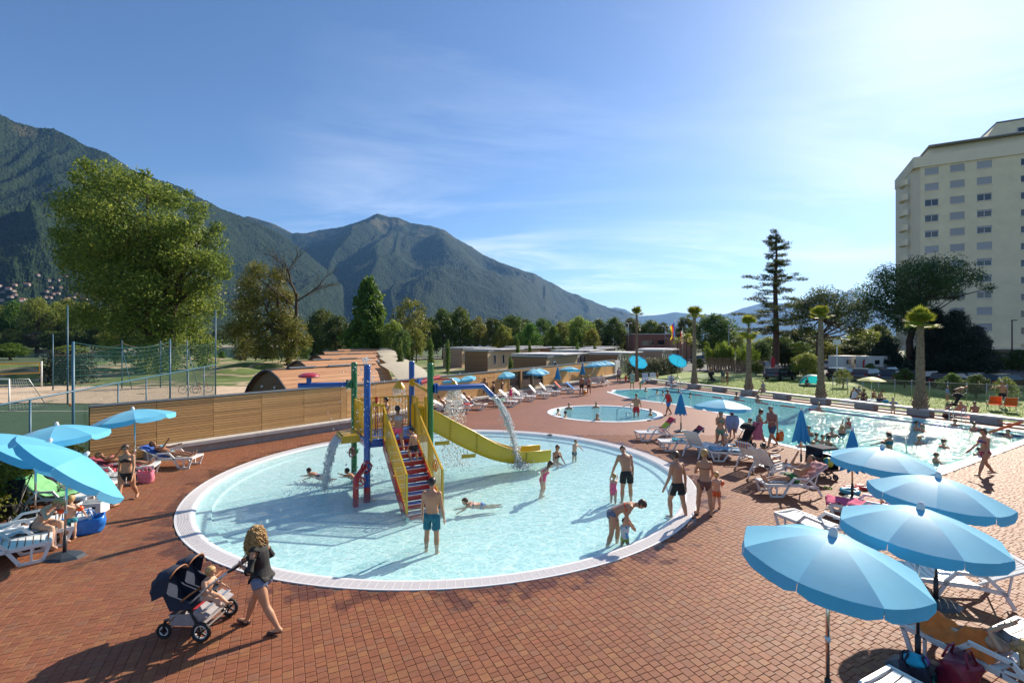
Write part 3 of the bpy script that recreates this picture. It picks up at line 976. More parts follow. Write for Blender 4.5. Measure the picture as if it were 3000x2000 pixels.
fw=MB().cyl((0,0,-0.05),(0,0,0.05),0.045,n=6).mesh('float',mat('float_white',(0.7,0.7,0.68),0.4),True)
fb=MB().cyl((0,0,-0.05),(0,0,0.05),0.055,n=6).mesh('float',mat('float_blue',(0.02,0.06,0.25),0.4),True)
q=(b2-a).to_track_quat('Z','Y').to_euler()
for i in range(N_*2):
 f=i/(N_*2)
 seg=int(f*26)
 m_=fb if f<0.2 or f>0.62 else(fr if seg%2 else fw)
 if m_ is fw and i%2:
  continue
 p=a.lerp(b2,f)
 o=obj('float',m_,t,(p.x,p.y,WZ+0.015))
 o.rotation_euler=q
MB().tube([(a.x,a.y,WZ+.01),(b2 .x,b2 .y,WZ+.01)],0.012,5).build('line',mat('rope_dark',(0.05,0.06,0.1),0.6),t)
# ================================================================ fence, nets and posts of the sports courts
M_POST=mat('post_teal',(0.045,0.13,0.19),0.45)
M_WIRE=mat('wire_green',(0.035,0.085,0.075),0.5)
M_NETC=mat('net_cord_green',(0.03,0.14,0.12),0.7)
FH=2.8
fence=thing('chain_link_fence','tall teal chain link fence beside the artificial turf pitch','fence')
SP=3.3
def fpt(s,z):
 p=FEN0+FEND*s
 return(p.x,p.y,z)
posts=[-6.6,-3.3,0,2.4+0.0,5.9,8.9,12.2,15.4,18.9,22.0]
for s in posts:
 tall={2.4:4.5,12.2:4.63,22.0:6.8}.get(s,FH)
 MB().cyl(fpt(s,-0.05),fpt(s,tall),0.042 if tall>3 else 0.03,n=10).build('post',M_POST,fence,'all')
MB().tube([fpt(-6.6,FH),fpt(22.0,FH)],0.03,8).build('top_rail',M_POST,fence,'all')
for i in range(len(posts)-1):
 w=MB()
 s0,s1=posts[i],posts[i+1]
 step=0.075
 k=int((s1-s0+FH)/step)
 for sg in(1,-1):
  for j in range(k):
   c=s0-FH+j*step if sg>0 else s0+j*step
   a0,a1=c,c+sg*FH
   z0,z1=0.0,FH
   lo,hi=(a0,a1)if sg>0 else(a1,a0)
   if hi<=s0 or lo>=s1:
    continue
   def zat(x):
    return(x-a0)/(a1-a0)*FH
   xl,xh=max(lo,s0),min(hi,s1)
   w.tube([fpt(xl,zat(xl)),fpt(xh,zat(xh))],0.0028,3,cap=False)
 w.build('wire_mesh',M_WIRE,fence)
for(s0,s1)in((2.4,12.2),(12.2,22.0)):
 c=MB()
 for j in range(9):
  z=2.95+j*0.19
  pts=[fpt(s0+(s1-s0)*u/12,z-(0.10+.02*j)*4*(u/12)*(1-u/12))for u in range(13)]
  c.tube(pts,0.006 if j<8 else 0.012,3,cap=False)
 for j in range(60):
  x=s0+(s1-s0)*j/60
  c.tube([fpt(x,2.85),fpt(x,4.35)],0.003,3,cap=False)
 c.build('ball_net',M_NETC,fence)
court=[((198,1183),7.1),((155,1142),5.2),((357,1137),4.6),((470,1134),4.6),((548,1131),4.7)]
_lab=['tallest teal net post standing at the edge of the sand court','thin teal net post behind the yellow volleyball net','teal net post with slanted brace left of the big tree','teal net post in front of the big tree trunk','teal net post with slanted brace right of the big tree']
tops=[]
for k,(pp,h)in enumerate(court):
 g=G(*pp)
 t=thing('net_post',_lab[k],'post',g)
 MB().cyl((0,0,-.05),(0,0,h),0.055,0.04,10).build('pole',M_POST,t,'all')
 if k in(2,4):
  MB().cyl((0,0,h*0.85),(1.6,-.8,0),0.035,n=8).build('brace',M_POST,t,'all')
 tops.append(Vector((g.x,g.y,h)))
def netting(a,b,z0,rows,label,sag=0.5,cols=50):
 c=MB()
 t=thing('ball_stop_net',label,'net')
 for j in range(rows+1):
  f=j/rows
  pts=[]
  for u in range(17):
   q=a.lerp(b,u/16)
   zt=a.z+(b.z-a.z)*u/16-sag*4*(u/16)*(1-u/16)
   pts.append((q.x,q.y,z0+(zt-z0)*f))
  if j==rows:
   MB().tube(pts,0.02,4,cap=False).build('head_rope',mat('rope_tan',(0.35,0.25,0.15),0.9),t)
  else:
   c.tube(pts,0.011,3,cap=False)
 for u in range(cols+1):
  f=u/cols
  q=a.lerp(b,f)
  zt=a.z+(b.z-a.z)*f-sag*4*f*(1-f)
  c.tube([(q.x,q.y,z0),(q.x,q.y,zt)],0.005,3,cap=False)
 c.build('mesh_cords',M_NETC,t)
_up4=lambda v,z:Vector((v.x,v.y,z))
netting(_up4(tops[2],4.4),_up4(tops[3],4.4),0.2,16,'green ball-stop net hanging between two posts left of the big tree')
netting(_up4(tops[3],4.4),_up4(tops[4],4.4),0.2,16,'green ball-stop net hanging in front of the big tree trunk')
netting(_up4(tops[1],3.2),_up4(tops[2],4.3),0.2,12,'green ball-stop net hanging in front of the dark clipped hedge',0.3,70)
g0,g1=G(122,1135),G(-190,1150)
t=thing('volleyball_net','yellow-edged volleyball net over the sand court','volleyball net',g0)
v=g1-g0
MB().cyl((0,0,-.05),(0,0,2.57),0.06,n=10).build('post',M_WHITE,t,'all')
MB().cyl((v.x,v.y,-.05),(v.x,v.y,2.57),0.06,n=10).build('post',M_WHITE,t,'all')
MY=mat('tape_yellow',(0.65,0.33,0.02),0.6)
for z in(2.4,1.45):
 MB().bar((v.x*.02,v.y*.02,z),(v.x*.98,v.y*.98,z),0.02,0.1).build('tape',MY,t)
MB().bar((v.x*.02,v.y*.02,1.45),(v.x*.02,v.y*.02,2.4),0.02,0.1).build('side_tape',MY,t)
c=MB()
for j in range(7):
 z=1.55+j*.13
 c.tube([(v.x*.02,v.y*.02,z),(v.x*.98,v.y*.98,z)],0.006,3,cap=False)
for j in range(70):
 f=.02+.96*j/70
 c.tube([(v.x*f,v.y*f,1.45),(v.x*f,v.y*f,2.4)],0.006,3,cap=False)
c.build('mesh_cords',M_DARK,t)
g=G(27,1203)
t=thing('football_goal','white football goal standing on the artificial turf','goal',g)
MB().tube([(0,0,0),(0,0,2.05),(-3.0,0.4,2.05),(-3.0,.4,0)],0.05,8).build('goal_frame',M_WHITE,t,'all')
MB().tube([(0,0,2.05),(.35,.9,2.0),(.95,1.6,0),(0,0,.03)],0.03,6).build('side_frame',M_GREYM,t,'all')
c=MB()
for j in range(10):
 f=j/10
 c.tube([(0,0,2.05*f),(.9-.5*f,1.5-.6*f,2.0*f)],0.006,3,cap=False)
 c.tube([(.9*f,1.5*f,0.02),(.38*f,.9*f,2.02)],0.006,3,cap=False)
c.build('goal_net',mat('net_white',(0.6,0.6,0.58),0.8),t)
MB_T=mat('tyre_black',(0.015,0.015,0.016),0.8)
def bicycle(loc,rz,colr,label,s=1.0):
 t=thing('bicycle',label,'bicycle',loc,rz,group='bicycles parked behind the fence')
 for x in(-0.52,0.52):
  ring=[(x+.33*math.cos(a*math.pi/8),0,.34+.33*math.sin(a*math.pi/8))for a in range(16)]
  w=MB().tube(ring,0.02,5,closed=True).build('wheel',MB_T,t,'all')
  sp=MB()
  for a in range(8):
   sp.tube([(x,0,.34),(x+.32*math.cos(a*math.pi/4),0,.34+.32*math.sin(a*math.pi/4))],.003,3,cap=False)
  sp.build('spokes',M_GREYM,w)
 f=MB()
 for(p,q)in(((-.52,0,.34),(-.08,0,.34)),((-.52,0,.34),(-.18,0,.78)),((-.18,0,.8),(-.08,0,.34)),((-.08,0,.34),(.38,0,.72)),((-.17,0,.75),(.36,0,.8)),((.36,0,.85),(.52,0,.34))):
  f.tube([p,q],0.022,6)
 f.build('frame',mat('bike_'+label.split()[0],colr,0.35),t,'all')
 MB().ell((-.19,0,.86),(.13,.06,.03)).build('saddle',MB_T,t,'all')
 MB().tube([(.36,0,.85),(.34,0,.98),(.34,-.28,1.0)],.014,5).tube([(.34,0,.98),(.34,.28,1.0)],.014,5).build('handlebar',MB_T,t,'all')
bicycle(G(556,1152),R(20),(0.5,0.5,0.5),'silver bicycle parked behind the chain link fence')
bicycle(G(590,1150),R(25),(0.6,0.06,0.02),'red bicycle parked behind the chain link fence')
# ================================================================ barrel-roofed lodges
M_SHIN=mat('barrel_boards',(0.46,0.235,0.11),0.7,col2=(0.36,0.165,0.07),vscale=2.0,stretch=(0.4,5,5),objrand=0.08)
M_TIMD=mat('timber_dark',(0.16,0.085,0.035),0.7,var=0.25,vscale=3,stretch=(1,1,8))
M_TRIMD=mat('trim_dark',(0.035,0.032,0.03),0.6)
M_AWN=mat('awning_canvas',(0.55,0.49,0.38),0.8,var=0.05,vscale=3,transl=((0.5,0.44,0.33),0.3))
_lr=[(780,1085,1095,1068),(870,1058,1097,1049),(925,1041,1098,1036),(945,1030,1100,1028),(985,1023,1104,1021.5)]
_ll=['nearest barrel-roofed timber lodge right behind the slatted wall','second barrel-roofed timber lodge behind the wall','third barrel-roofed timber lodge in the receding row','fourth barrel-roofed timber lodge in the receding row','farthest barrel-roofed timber lodge in the row']
HW,HR_=2.55,2.9
def arch(k):
 """half profile from eave to ridge: (offset, height)"""
 pr=[(1.0,0.0),(0.97,.22),(0.86,.46),(0.68,.68),(0.42,.87),(0.16,.98),(0.0,1.0)]
 return[(a*HW,b*HR_)for a,b in pr]
for k,(x0,y0,x1,y1)in enumerate(_lr):
 a,b2=D(x0,y0,(CAM_H-HR_)*FPX/(y0-1000)),D(x1,y1,(CAM_H-HR_)*FPX/(y1-1000))
 dv=Vector((b2 .x-a.x,b2 .y-a.y))
 LL=min(dv.length,9.5)
 t=thing('barrel_lodge',_ll[k],'lodge',(a.x,a.y,0),math.atan2(dv.y,dv.x),group='barrel-roofed lodges in a row')
 pr=arch(k)
 full=[(-o,z)for o,z in pr]+[(o,z)for o,z in reversed(pr[:-1])]
 for side in(-1,1):
  nb=16 if k==0 else 8
  for j in range(nb):
   def P_(f):
    f=f*(len(pr)-1)
    i=min(int(f),len(pr)-2)
    g=f-i
    return(pr[i][0]+(pr[i+1][0]-pr[i][0])*g,pr[i][1]+(pr[i+1][1]-pr[i][1])*g)
   o0,z0=P_(j/nb)
   o1,z1=P_((j+0.93)/nb)
   if side==-1:
    m_=MB().add([(0,-o0,z0),(LL,-o0,z0),(LL,-o1,z1),(0,-o1,z1),(0,-o0*.985,z0-.03),(LL,-o0*.985,z0-.03),(LL,-o1*.985,z1-.03),(0,-o1*.985,z1-.03)],[(0,1,2,3),(7,6,5,4),(0,4,5,1),(3,2,6,7),(0,3,7,4),(1,5,6,2)])
    m_.build('roof_board',M_SHIN,t)
 MB().add([(0,o,z)for o,z in pr]+[(LL,o,z)for o,z in pr],[(i,i+1,i+1+len(pr),i+len(pr))for i in range(len(pr)-1)]).build('roof_rear',M_SHIN,t)
 MB().add([(-.01+.2,o*.97,z*.97)for o,z in full],[tuple(range(len(full)))]).build('end_wall',M_TIMD,t)
 MB().add([(LL-.2,o*.97,z*.97)for o,z in full],[tuple(reversed(range(len(full))))]).build('back_wall',M_TIMD,t)
 MB().tube([(0.0,o,z)for o,z in full],0.07,5).build('gable_trim',M_TRIMD,t)
 MB().box((LL/2,0,HR_+.03),(LL+.2,.16,.07)).build('ridge_cap',M_TRIMD,t)
 for f in(.28,.62):
  MB().box((LL*f,-.12,HR_+.09),(LL*.22,.14,.09)).build('solar_strip',M_GREYM,t)
 if k==0:
  for yy in(-.85,.35):
   w=MB().box((0.17,yy+.35,1.0),(0.08,.95,1.05)).build('window',M_TRIMD,t)
   MB().box((0.12,yy+.35,1.0),(0.03,.8,.9)).build('pane',M_GLASS,w)
   MB().box((.08,yy+.35,1.62),(.22,1.15,.16)).build('shutter_box',M_TRIMD,w)
   MB().cyl((.2,yy+.3,1.98),(.12,yy+.3,1.98),.07,n=10).build('vent',M_WHITE,t)
  MB().tube([(LL*.72+.25*math.cos(i*math.pi/6),-1.55-.10*math.sin(i*math.pi/6),2.0+.16*math.sin(i*math.pi/6))for i in range(12)],.04,5,closed=True).build('roof_hatch',M_TRIMD,t)
 ap=[(0.3,1.02),(0.75,.86),(1.08,.60),(1.28,.25)]
 w=MB()
 vs=[]
 for i,xx in enumerate(np.linspace(0,3.2,4)):
  for(o,z)in ap:
   vs.append((LL-.2+xx,-o*HW,z*HR_+(.10 if i in(1,2)else 0)))
 w.add(vs,[(i*4+j,(i+1)*4+j,(i+1)*4+j+1,i*4+j+1)for i in range(3)for j in range(3)])
 w.build('awning',M_AWN,t,'all')
 for xx in(0.1,3.0):
  MB().cyl((LL-.2+xx,-1.27*HW,0),(LL-.2+xx,-1.27*HW,.25*HR_+.05),.03,n=6).build('awning_post',M_GREYM,t)
  # ================================================================ flat-roofed bungalows
def siding(name,c1,c2,pitch=0.14):
 m,nt,b,L=nodes(name)
 tc=N(nt,'TexCoord')
 sp=N(nt,'SeparateXYZ');L(tc.outputs['Object'],sp.inputs[0])
 mu=N(nt,'Math',operation='DIVIDE',n1=pitch);L(sp.outputs[2],mu.inputs[0])
 fr=N(nt,'Math',operation='FRACT');L(mu.outputs[0],fr.inputs[0])
 fl=N(nt,'Math',operation='FLOOR');L(mu.outputs[0],fl.inputs[0])
 wn=N(nt,'TexWhiteNoise',noise_dimensions='1D');L(fl.outputs[0],wn.inputs['W'])
 mx=N(nt,'Mix',data_type='RGBA');L(wn.outputs[0],mx.inputs[0])
 mx.inputs[6].default_value=(*c1,1);mx.inputs[7].default_value=(*c2,1)
 rp=ramp(nt,fr.outputs[0],[(0.0,(.25,.25,.25)),(0.1,(1,1,1)),(1.0,(1,1,1))],L)
 ml=N(nt,'Mix',data_type='RGBA',blend_type='MULTIPLY',n0=1.0)
 L(mx.outputs[2],ml.inputs[6]);L(rp,ml.inputs[7]);L(ml.outputs[2],b.inputs['Base Color'])
 bp=N(nt,'Bump',i_Strength=0.8,i_Distance=0.02);L(fr.outputs[0],bp.inputs['Height']);L(bp.outputs[0],b.inputs['Normal'])
 b.inputs['Roughness'].default_value=0.7
 return m
M_SIDB=siding('siding_brown',(0.30,0.165,0.075),(0.23,0.12,0.055))
M_SIDC=siding('siding_cream',(0.62,0.47,0.28),(0.55,0.41,0.24))
M_SIDP=siding('siding_pink',(0.42,0.27,0.19),(0.36,0.22,0.15))
M_SIDW=siding('siding_white',(0.66,0.58,0.46),(0.60,0.52,0.41))
M_ROOFG=mat('roof_membrane',(0.10,0.105,0.115),0.7,var=0.12,vscale=1.0)
M_ROOFW=mat('roof_white',(0.70,0.68,0.66),0.5,var=0.05,vscale=2)
BRZ=math.atan2(.88,.48)-math.pi/2
def bungalow(corner,label,w=4.0,l=9.0,h=3.1,front=M_SIDB,side=M_SIDC,rz=BRZ,wins=(1.0,2.6),canopy=True,wh=1.4,group='flat-roofed timber bungalows'):
 t=thing('bungalow',label,'bungalow',(corner[0],corner[1],0),rz,group=group)
 MB().box((-w/2,.06,h/2),(w,.12,h)).build('front_wall',front,t)
 MB().box((-.06,l/2+.06,h/2-.1),(.12,l-.12,h-.2)).build('side_wall',side,t)
 MB().box((-w+.06,l/2+.06,h/2-.1),(.12,l-.12,h-.2)).build('side_wall',side,t)
 MB().box((-w/2,l-.06,h/2-.1),(w-.26,.12,h-.2)).build('rear_wall',front,t)
 rf=MB().box((-w/2,l/2,h-.12),(w+.12,l+.1,.10)).build('roof',M_ROOFG,t)
 MB().box((.09,l/2+.1,h-.09),(.06,l,.26)).build('fascia',M_GREYM,rf)
 MB().box((-w/2,-.03,h-.05),(w+.1,.06,.16)).build('fascia',M_GREYM,rf)
 if canopy:
  c=MB()
  for j in range(int(l*.9/.45)):
   c.box((-w*.5,l*.25+j*.42,h+.12),(w+2.2,.36,.05))
  c.box((-w*.5,l*.25+l*.42,h+.07),(w+2.2,l*.88,.05))
  c.build('canopy_roof',M_ROOFW,t)
 for y in wins:
  wd=MB().box((.075,y,1.75),(.05,.62,wh)).build('window',M_WHITE,t)
  MB().box((.105,y,1.75),(.02,.5,wh-.14)).build('pane',M_GLASS,wd)
 return t
_bung=[((-3.6,70.0),'brown and cream bungalow standing alone left of the others behind the wall',dict(wins=(2.0,4.6),wh=1.5,h=3.2)),((3.57,50.0),'low bungalow with grey roof just behind the timber wall windows',dict(h=3.0,w=4.2,wins=(2.0,),canopy=True)),((14.1,64.0),'pale bungalow with four tall windows near the end of the timber wall',dict(h=2.85,side=M_SIDW,wins=(1.0,2.4,3.8,5.2),wh=1.6)),((24.8,79.0),'pinkish bungalow with three tall windows in front of the brick building',dict(h=3.0,front=M_SIDP,side=M_SIDW,wins=(1.2,3.0,4.8))),((-8.6,82.0),'shaded brown bungalow behind the lone bungalow on the left',dict(h=3.3,front=M_SIDP)),((9.3,68.0),'cream bungalow with white corrugated canopy behind the grey-roofed one',dict(h=3.1,front=M_SIDC,side=M_SIDW)),((1.2,86.0),'bungalow with white canopy half hidden behind the lone bungalow',dict(h=3.2)),((15.5,88.0),'bungalow in the second row behind the pale one with tall windows',dict(h=3.1,front=M_SIDC)),((8.8,97.0),'brown bungalow in the middle of the rear row',dict(h=3.2)),((1.8,106.0),'brown bungalow at the left end of the rear row',dict(h=3.3)),((19.5,104.0),'cream bungalow at the right end of the rear row',dict(h=3.2,side=M_SIDW)),((29.0,92.0),'pale bungalow below the brick building beside the palm',dict(h=3.0,front=M_SIDP,side=M_SIDW))]
for c,l_,kw in _bung:
 bungalow(c,l_,**kw)
for k,(px,Z)in enumerate(((1330,128),(1395,130))):
 p=D(px,1000,Z)
 t=thing('awning_hall',('left' if k==0 else 'right')+' one of two white zigzag-roofed shelters under the trees','shelter',(p.x,p.y,0),R(10),group='zigzag-roofed shelters')
 for j in range(4):
  MB().add([(j*2.2-4.4,0,2.9),(j*2.2-3.3,0,3.6),(j*2.2-2.2,0,2.9),(j*2.2-4.4,4,2.9),(j*2.2-3.3,4,3.6),(j*2.2-2.2,4,2.9)],[(0,1,4,3),(1,2,5,4),(0,2,1),(3,4,5)]).build('roof_bay',M_ROOFW,t)
 for x in(-4.3,0,4.3):
  MB().cyl((x,.1,0),(x,.1,2.95),.06,n=6).build('post',M_GREYM,t)
  # ================================================================ buildings further off
M_STUC=mat('stucco_cream',(0.82,0.68,0.46),0.9,var=0.07,vscale=0.5,bump=0.25,bscale=12)
M_STUCP=mat('stucco_band',(0.82,0.69,0.49),0.85,var=0.04,vscale=0.5)
M_SHUT=mat('roller_shutter',(0.40,0.38,0.38),0.6,objrand=0.08)
M_WINF=mat('window_frame_white',(0.66,0.65,0.63),0.5)
AP0,APX,APN=Vector((76.4,89.5)),Vector((.885,-.466)),Vector((-.466,-.885))
APH=40.8
t=thing('apartment_block','tall cream apartment tower with roller shutters at the right edge','building',(AP0 .x,AP0 .y,0),math.atan2(APX.y,APX.x))
WD_=34.0
ops=[]
rows=[36.05-2.9*k for k in range(12)]
for r_,z in enumerate(rows):
 for c_,x in enumerate((1.61,5.22,8.88)):
  ops.append((x-1.0,x+1.0,z-.66,z+.66,c_,r_))
for k in range(14):
 z=41.5-2.93*k
 ops.append((14.1-.53,14.1+.53,z-.62,z+.62,3,k))
 ops.append((17.3,19.3,z-.62,z+.62,4,k))
zs=sorted(set([0.0,37.0]+[o[2]for o in ops if o[3]<37]+[o[3]for o in ops if o[3]<37]))
ops_f=[o for o in ops if o[3]<37.0]
fb_=MB()
cols_=sorted(set([0.0,WD_]+[o[0]for o in ops_f]+[o[1]for o in ops_f]))
for i in range(len(cols_)-1):
 x0,x1=cols_[i],cols_[i+1]
 cut=sorted([(o[2],o[3])for o in ops_f if o[0]<=x0+1e-6 and o[1]>=x1-1e-6])
 z=3.2
 for(a,c)in cut:
  if a>z:
   fb_.box(((x0+x1)/2,.15,(z+a)/2),(x1-x0,.3,a-z))
  z=c
 fb_.box(((x0+x1)/2,.15,(z+37.0)/2),(x1-x0,.3,37.0-z))
fb_.build('facade',M_STUC,t)
MB().box((WD_/2,7.0,18.5),(WD_-.8,13,36.8)).build('core',M_STUC,t)
MB().add([(0,.02,3),(-1.0,2.4,3),(-1.0,14,3),(0,14,3),(0,.02,37),(-1.0,2.4,37),(-1.0,14,37),(0,14,37)],[(0,4,5,1),(1,5,6,2),(4,7,6,5),(0,1,2,3),(2,6,7,3)]).build('side_bay',M_STUCP,t)
MB().box((WD_/2-.4,7,38.0),(WD_+1.4,14.6,2.0)).build('cornice',M_STUCP,t)
pn=MB().add([(.4,.6,39),(WD_,.6,39),(WD_,13,39),(.4,13,39),(1.6,1.6,40.8),(WD_,.9,40.8),(WD_,12,40.8),(1.6,12,40.8)],[(0,1,5,4),(1,2,6,5),(2,3,7,6),(3,0,4,7),(4,5,6,7)]).build('attic',M_STUC,t)
MB().box((WD_/2+.7,6.5,40.88),(WD_-1.0,13.2,.12)).build('roof_edge',M_GREYM,t)
MB().add([(9.4,1.2,40.9),(WD_,1.2,40.9),(WD_,10,40.9),(9.4,10,40.9),(11.0,1.8,43.6),(WD_,1.8,43.6),(WD_,9,43.6),(11.0,9,43.6)],[(0,1,5,4),(1,2,6,5),(2,3,7,6),(3,0,4,7),(4,5,6,7)]).build('penthouse',M_STUC,t)
MB().add([(9.2,1.0,40.95),(11.0,1.7,43.7),(WD_,1.7,43.7),(WD_,9,43.7),(11,9,43.7),(11.0,1.7,43.85),(WD_,1.7,43.85),(WD_,9,43.85),(11,9,43.85)],[(5,6,7,8),(1,2,6,5),(1,5,8,4)]).build('roof_edge',M_GREYM,t)
_state={(0,0):1,(1,0):1,(2,0):1}
wr=random.Random(5)
for(x0,x1,z0,z1,c_,r_)in ops:
 if z0<3:
  continue
 cx,cz=(x0+x1)/2,(z0+z1)/2
 w_,h_=x1-x0,z1-z0
 yy=.16 if z1<37 else(1.25 if z1>40.5 else.42)
 wdw=MB().box((cx,yy,cz),(w_,.06,h_)).build('window',M_GLASS,t)
 f=MB()
 for(a,c)in(((cx,z0+.04),(w_,.08)),((cx,z1-.04),(w_,.08))):
  f.box((a[0],yy-.05,a[1]),(c[0],.06,c[1]))
 for a in(x0+.04,x1-.04)+((cx,)if w_>1.5 else()):
  f.box((a,yy-.05,cz),(.08,.055,h_-.16))
 f.build('frame',M_WINF,wdw)
 MB().box((cx,-.03,z0-.05),(w_+.2,.12,.1)).build('sill',M_STUCP,wdw)
 if c_ in(0,1,2):
  full=r_<2 or wr.random()<.42
  hh=h_*(1.0 if full else wr.choice((.25,.35,.15)))
  MB().box((cx,yy-.1,z1-hh/2),(w_-.02,.03,hh-.02)).build('roller_shutter',M_SHUT,wdw)
for k in range(12):
 z=34.6-2.9*k
 pts=[(-1.5+1.0*math.cos(a),3.4+1.6*math.sin(a))for a in[math.pi*(.5+j/8)for j in range(9)]]
 b3=MB().prism(pts,z,z+.2).build('balcony',M_STUCP,t)
 pts2=[(p[0]*.98-.03,p[1])for p in pts]
 rl=MB()
 for i in range(len(pts)-1):
  p0,p1=Vector(pts[i]),Vector(pts[i+1])
  rl.add([(p0 .x,p0 .y,z+.2),(p1 .x,p1 .y,z+.2),(p1 .x,p1 .y,z+1.1),(p0 .x,p0 .y,z+1.1)],[(0,1,2,3)])
 rl.build('parapet',M_STUCP,b3)
MB().box((15,-1.2,3.3),(26,3.2,.35)).build('porch_slab',M_STUCP,t)
MB().box((12.0,.2,1.5),(24,.3,3.0)).build('ground_wall',mat('render_grey',(0.32,0.30,0.27),.8),t)
for k in range(5):
 wdw=MB().box((9.6+k*1.55,.02,1.6),(1.4,.06,2.2)).build('shop_window',M_GLASS,t)
 MB().box((9.6+k*1.55,-.03,2.75),(1.5,.06,.1)).box((9.6+k*1.55,-.03,2.0),(1.5,.06,.07)).box((8.85+k*1.55,-.035,1.6),(.08,.06,2.3)).build('frame',M_WINF,wdw)
M_BRK=mat('brick_red_far',(0.27,0.105,0.075),0.85,var=0.15,vscale=3)
p=D(1855,1000,128)
t=thing('brick_building','flat-roofed reddish brick building behind the two flagpoles','building',(p.x,p.y,0),R(-2))
MB().box((8,5,3.2),(16,10,6.4)).build('wall',M_BRK,t)
MB().box((8,5,6.48),(16.3,10.3,.16)).build('roof',M_ROOFW,t)
MB().ell((13,3,6.6),(.7,.7,.5)).build('roof_dome',M_ROOFW,t,'all')
for x,w_ in((3.2,1.9),(4.9,1.0),(7.3,1.6)):
 wd=MB().box((x,-.02,4.2),(w_,.06,1.1)).build('window',M_GLASS,t)
 MB().box((x,-.05,3.62),(w_+.1,.1,.08)).build('sill',M_STUCP,wd)
p=D(1962,1000,122)
t=thing('brick_annex','lower salmon-coloured annex right of the brick building behind palms','building',(p.x,p.y,0),R(-2))
MB().box((3.4,4,2.6),(6.4,8,5.2)).build('wall',mat('brick_salmon',(0.42,0.19,0.12),.85,var=.1,vscale=2),t)
MB().box((3.4,4,5.27),(6.7,8.3,.14)).build('roof',M_ROOFW,t)
wd=MB().box((5.6,-.02,3.4),(.6,.06,1.1)).build('window',M_GLASS,t)
p=D(2108,1000,150)
t=thing('white_house','white two-storey house with small windows behind the bamboo','house',(p.x,p.y,0),R(5))
MB().box((4,5,3.3),(8,10,6.6)).build('wall',mat('render_white',(0.62,0.63,0.66),.8,var=.04),t)
MB().box((4,5,6.68),(9,11,.16)).build('roof',M_ROOFW,t)
MB().box((-1.6,2,1.6),(3.2,6,3.0)).build('side_wing',MATS['render_white'],t)
for x,z in((2.0,5.0),(2.0,2.2),(6.5,5.0),(5.4,2.2),(-1.8,2.0)):
 wd=MB().box((x,-.03 if x>0 else-1.03,z),(1.0,.06,1.1)).build('window',M_GLASS,t)
 MB().box((x,-.07 if x>0 else-1.07,z),(.07,.05,1.1)).build('frame',M_WINF,wd)
t=thing('board_fence','low brown board fence at the back of the lawn below the bamboo','fence')
a,b2=D(2070,1000,72.0),D(2238,1000,70.0)
for i in range(60):
 q0,q1=a.lerp(b2,i/60),a.lerp(b2,(i+.94)/60)
 hh=2.1 if i<28 else 1.75
 MB().bar((q0 .x,q0 .y,hh/2+rnd.uniform(-.02,.02)),(q1 .x,q1 .y,hh/2),.03,hh).build('board',mat('fence_board',(0.24,0.13,0.065),.8,objrand=.15),t)
M_ALU=mat('aluminium',(0.6,0.6,0.6),.35,metal=.8)
def flag(px,pyb,pyt,Z,cols,label,ftop,fbot,w,vert):
 g=D(px,pyb,Z)
 h=(pyb-pyt)/FPX*Z
 t=thing('flagpole',label,'flagpole',g)
 MB().cyl((0,0,0),(0,0,h),.07,.04,8).build('pole',M_ALU,t,'all')
 z1=h-(ftop-pyt)/FPX*Z
 z0=h-(fbot-pyt)/FPX*Z
 n=len(cols)
 for k,c in enumerate(cols):
  m_=mat('flag_%d_%d_%d'%tuple(int(x*100)for x in c),c,.7,transl=(c,.4))
  vs=[]
  x0,x1=(k/n*w,(k+1)/n*w)
  for j in range(9):
   z=z1+(z0-z1)*j/8
   for x in(x0,(x0+x1)/2,x1):
    sl=(z1-z)*.22
    vs.append((vert*(x+.05)*(1-.35*math.sin(j/8*3)),.12*math.sin(x*6+j),z-x*.9))
  MB().add(vs,[(j*3+i,j*3+i+1,j*3+i+4,j*3+i+3)for j in range(8)for i in range(2)]).build('flag_stripe',m_,t,'all')
flag(1977,1052,935,108,[(.05,.12,.45),(.55,.03,.04),(.75,.55,.02)],'flagpole with hanging yellow, red and blue flag',944,985,1.1,-1)
flag(2000,1056,960,104,[(.75,.7,.7),(.6,.04,.04)],'shorter flagpole with narrow red and white flag',968,1005,.5,-1)
def lamp_post(px,pyb,pyt,Z,label,head='arm',m_=None,r=.05):
 g=D(px,pyb,Z)
 h=(pyb-pyt)/FPX*Z
 t=thing('lamp_post',label,'lamp post',g)
 m_=m_ or M_GREYM
 MB().cyl((0,0,0),(0,0,h),r*1.3,r,8).build('pole',m_,t,'all')
 if head=='box':
  MB().box((0,0,h+.1),(.55,.35,.5)).build('lamp_head',M_WHITE,t)
 elif head=='two':
  for sg in(-1,1):
   MB().tube([(0,0,h-.2),(sg*.4,0,h)],.03,5).build('arm',m_,t)
   MB().ell((sg*.6,0,h+.05),(.35,.15,.12)).build('lamp_head',M_WHITE,t,'all')
 else:
  MB().box((.3,0,h),(.75,.25,.14)).build('lamp_head',m_,t)
lamp_post(2452,1128,1005,47,'slim white post with square box on top beside the palm','box',M_WHITE,.045)
lamp_post(2965,1090,938,74,'tall dark street lamp in front of the cream tower','arm',mat('lamp_brown',(.06,.035,.028),.5),.08)
lamp_post(2135,1040,953,112,'street lamp with flat head in front of the white house','arm',None,.08)
lamp_post(1841,1018,947,120,'double-headed street lamp left of the brick building','two',None,.06)
lamp_post(1948,1010,955,124,'double-headed street lamp above the brick building roof','two',None,.06)
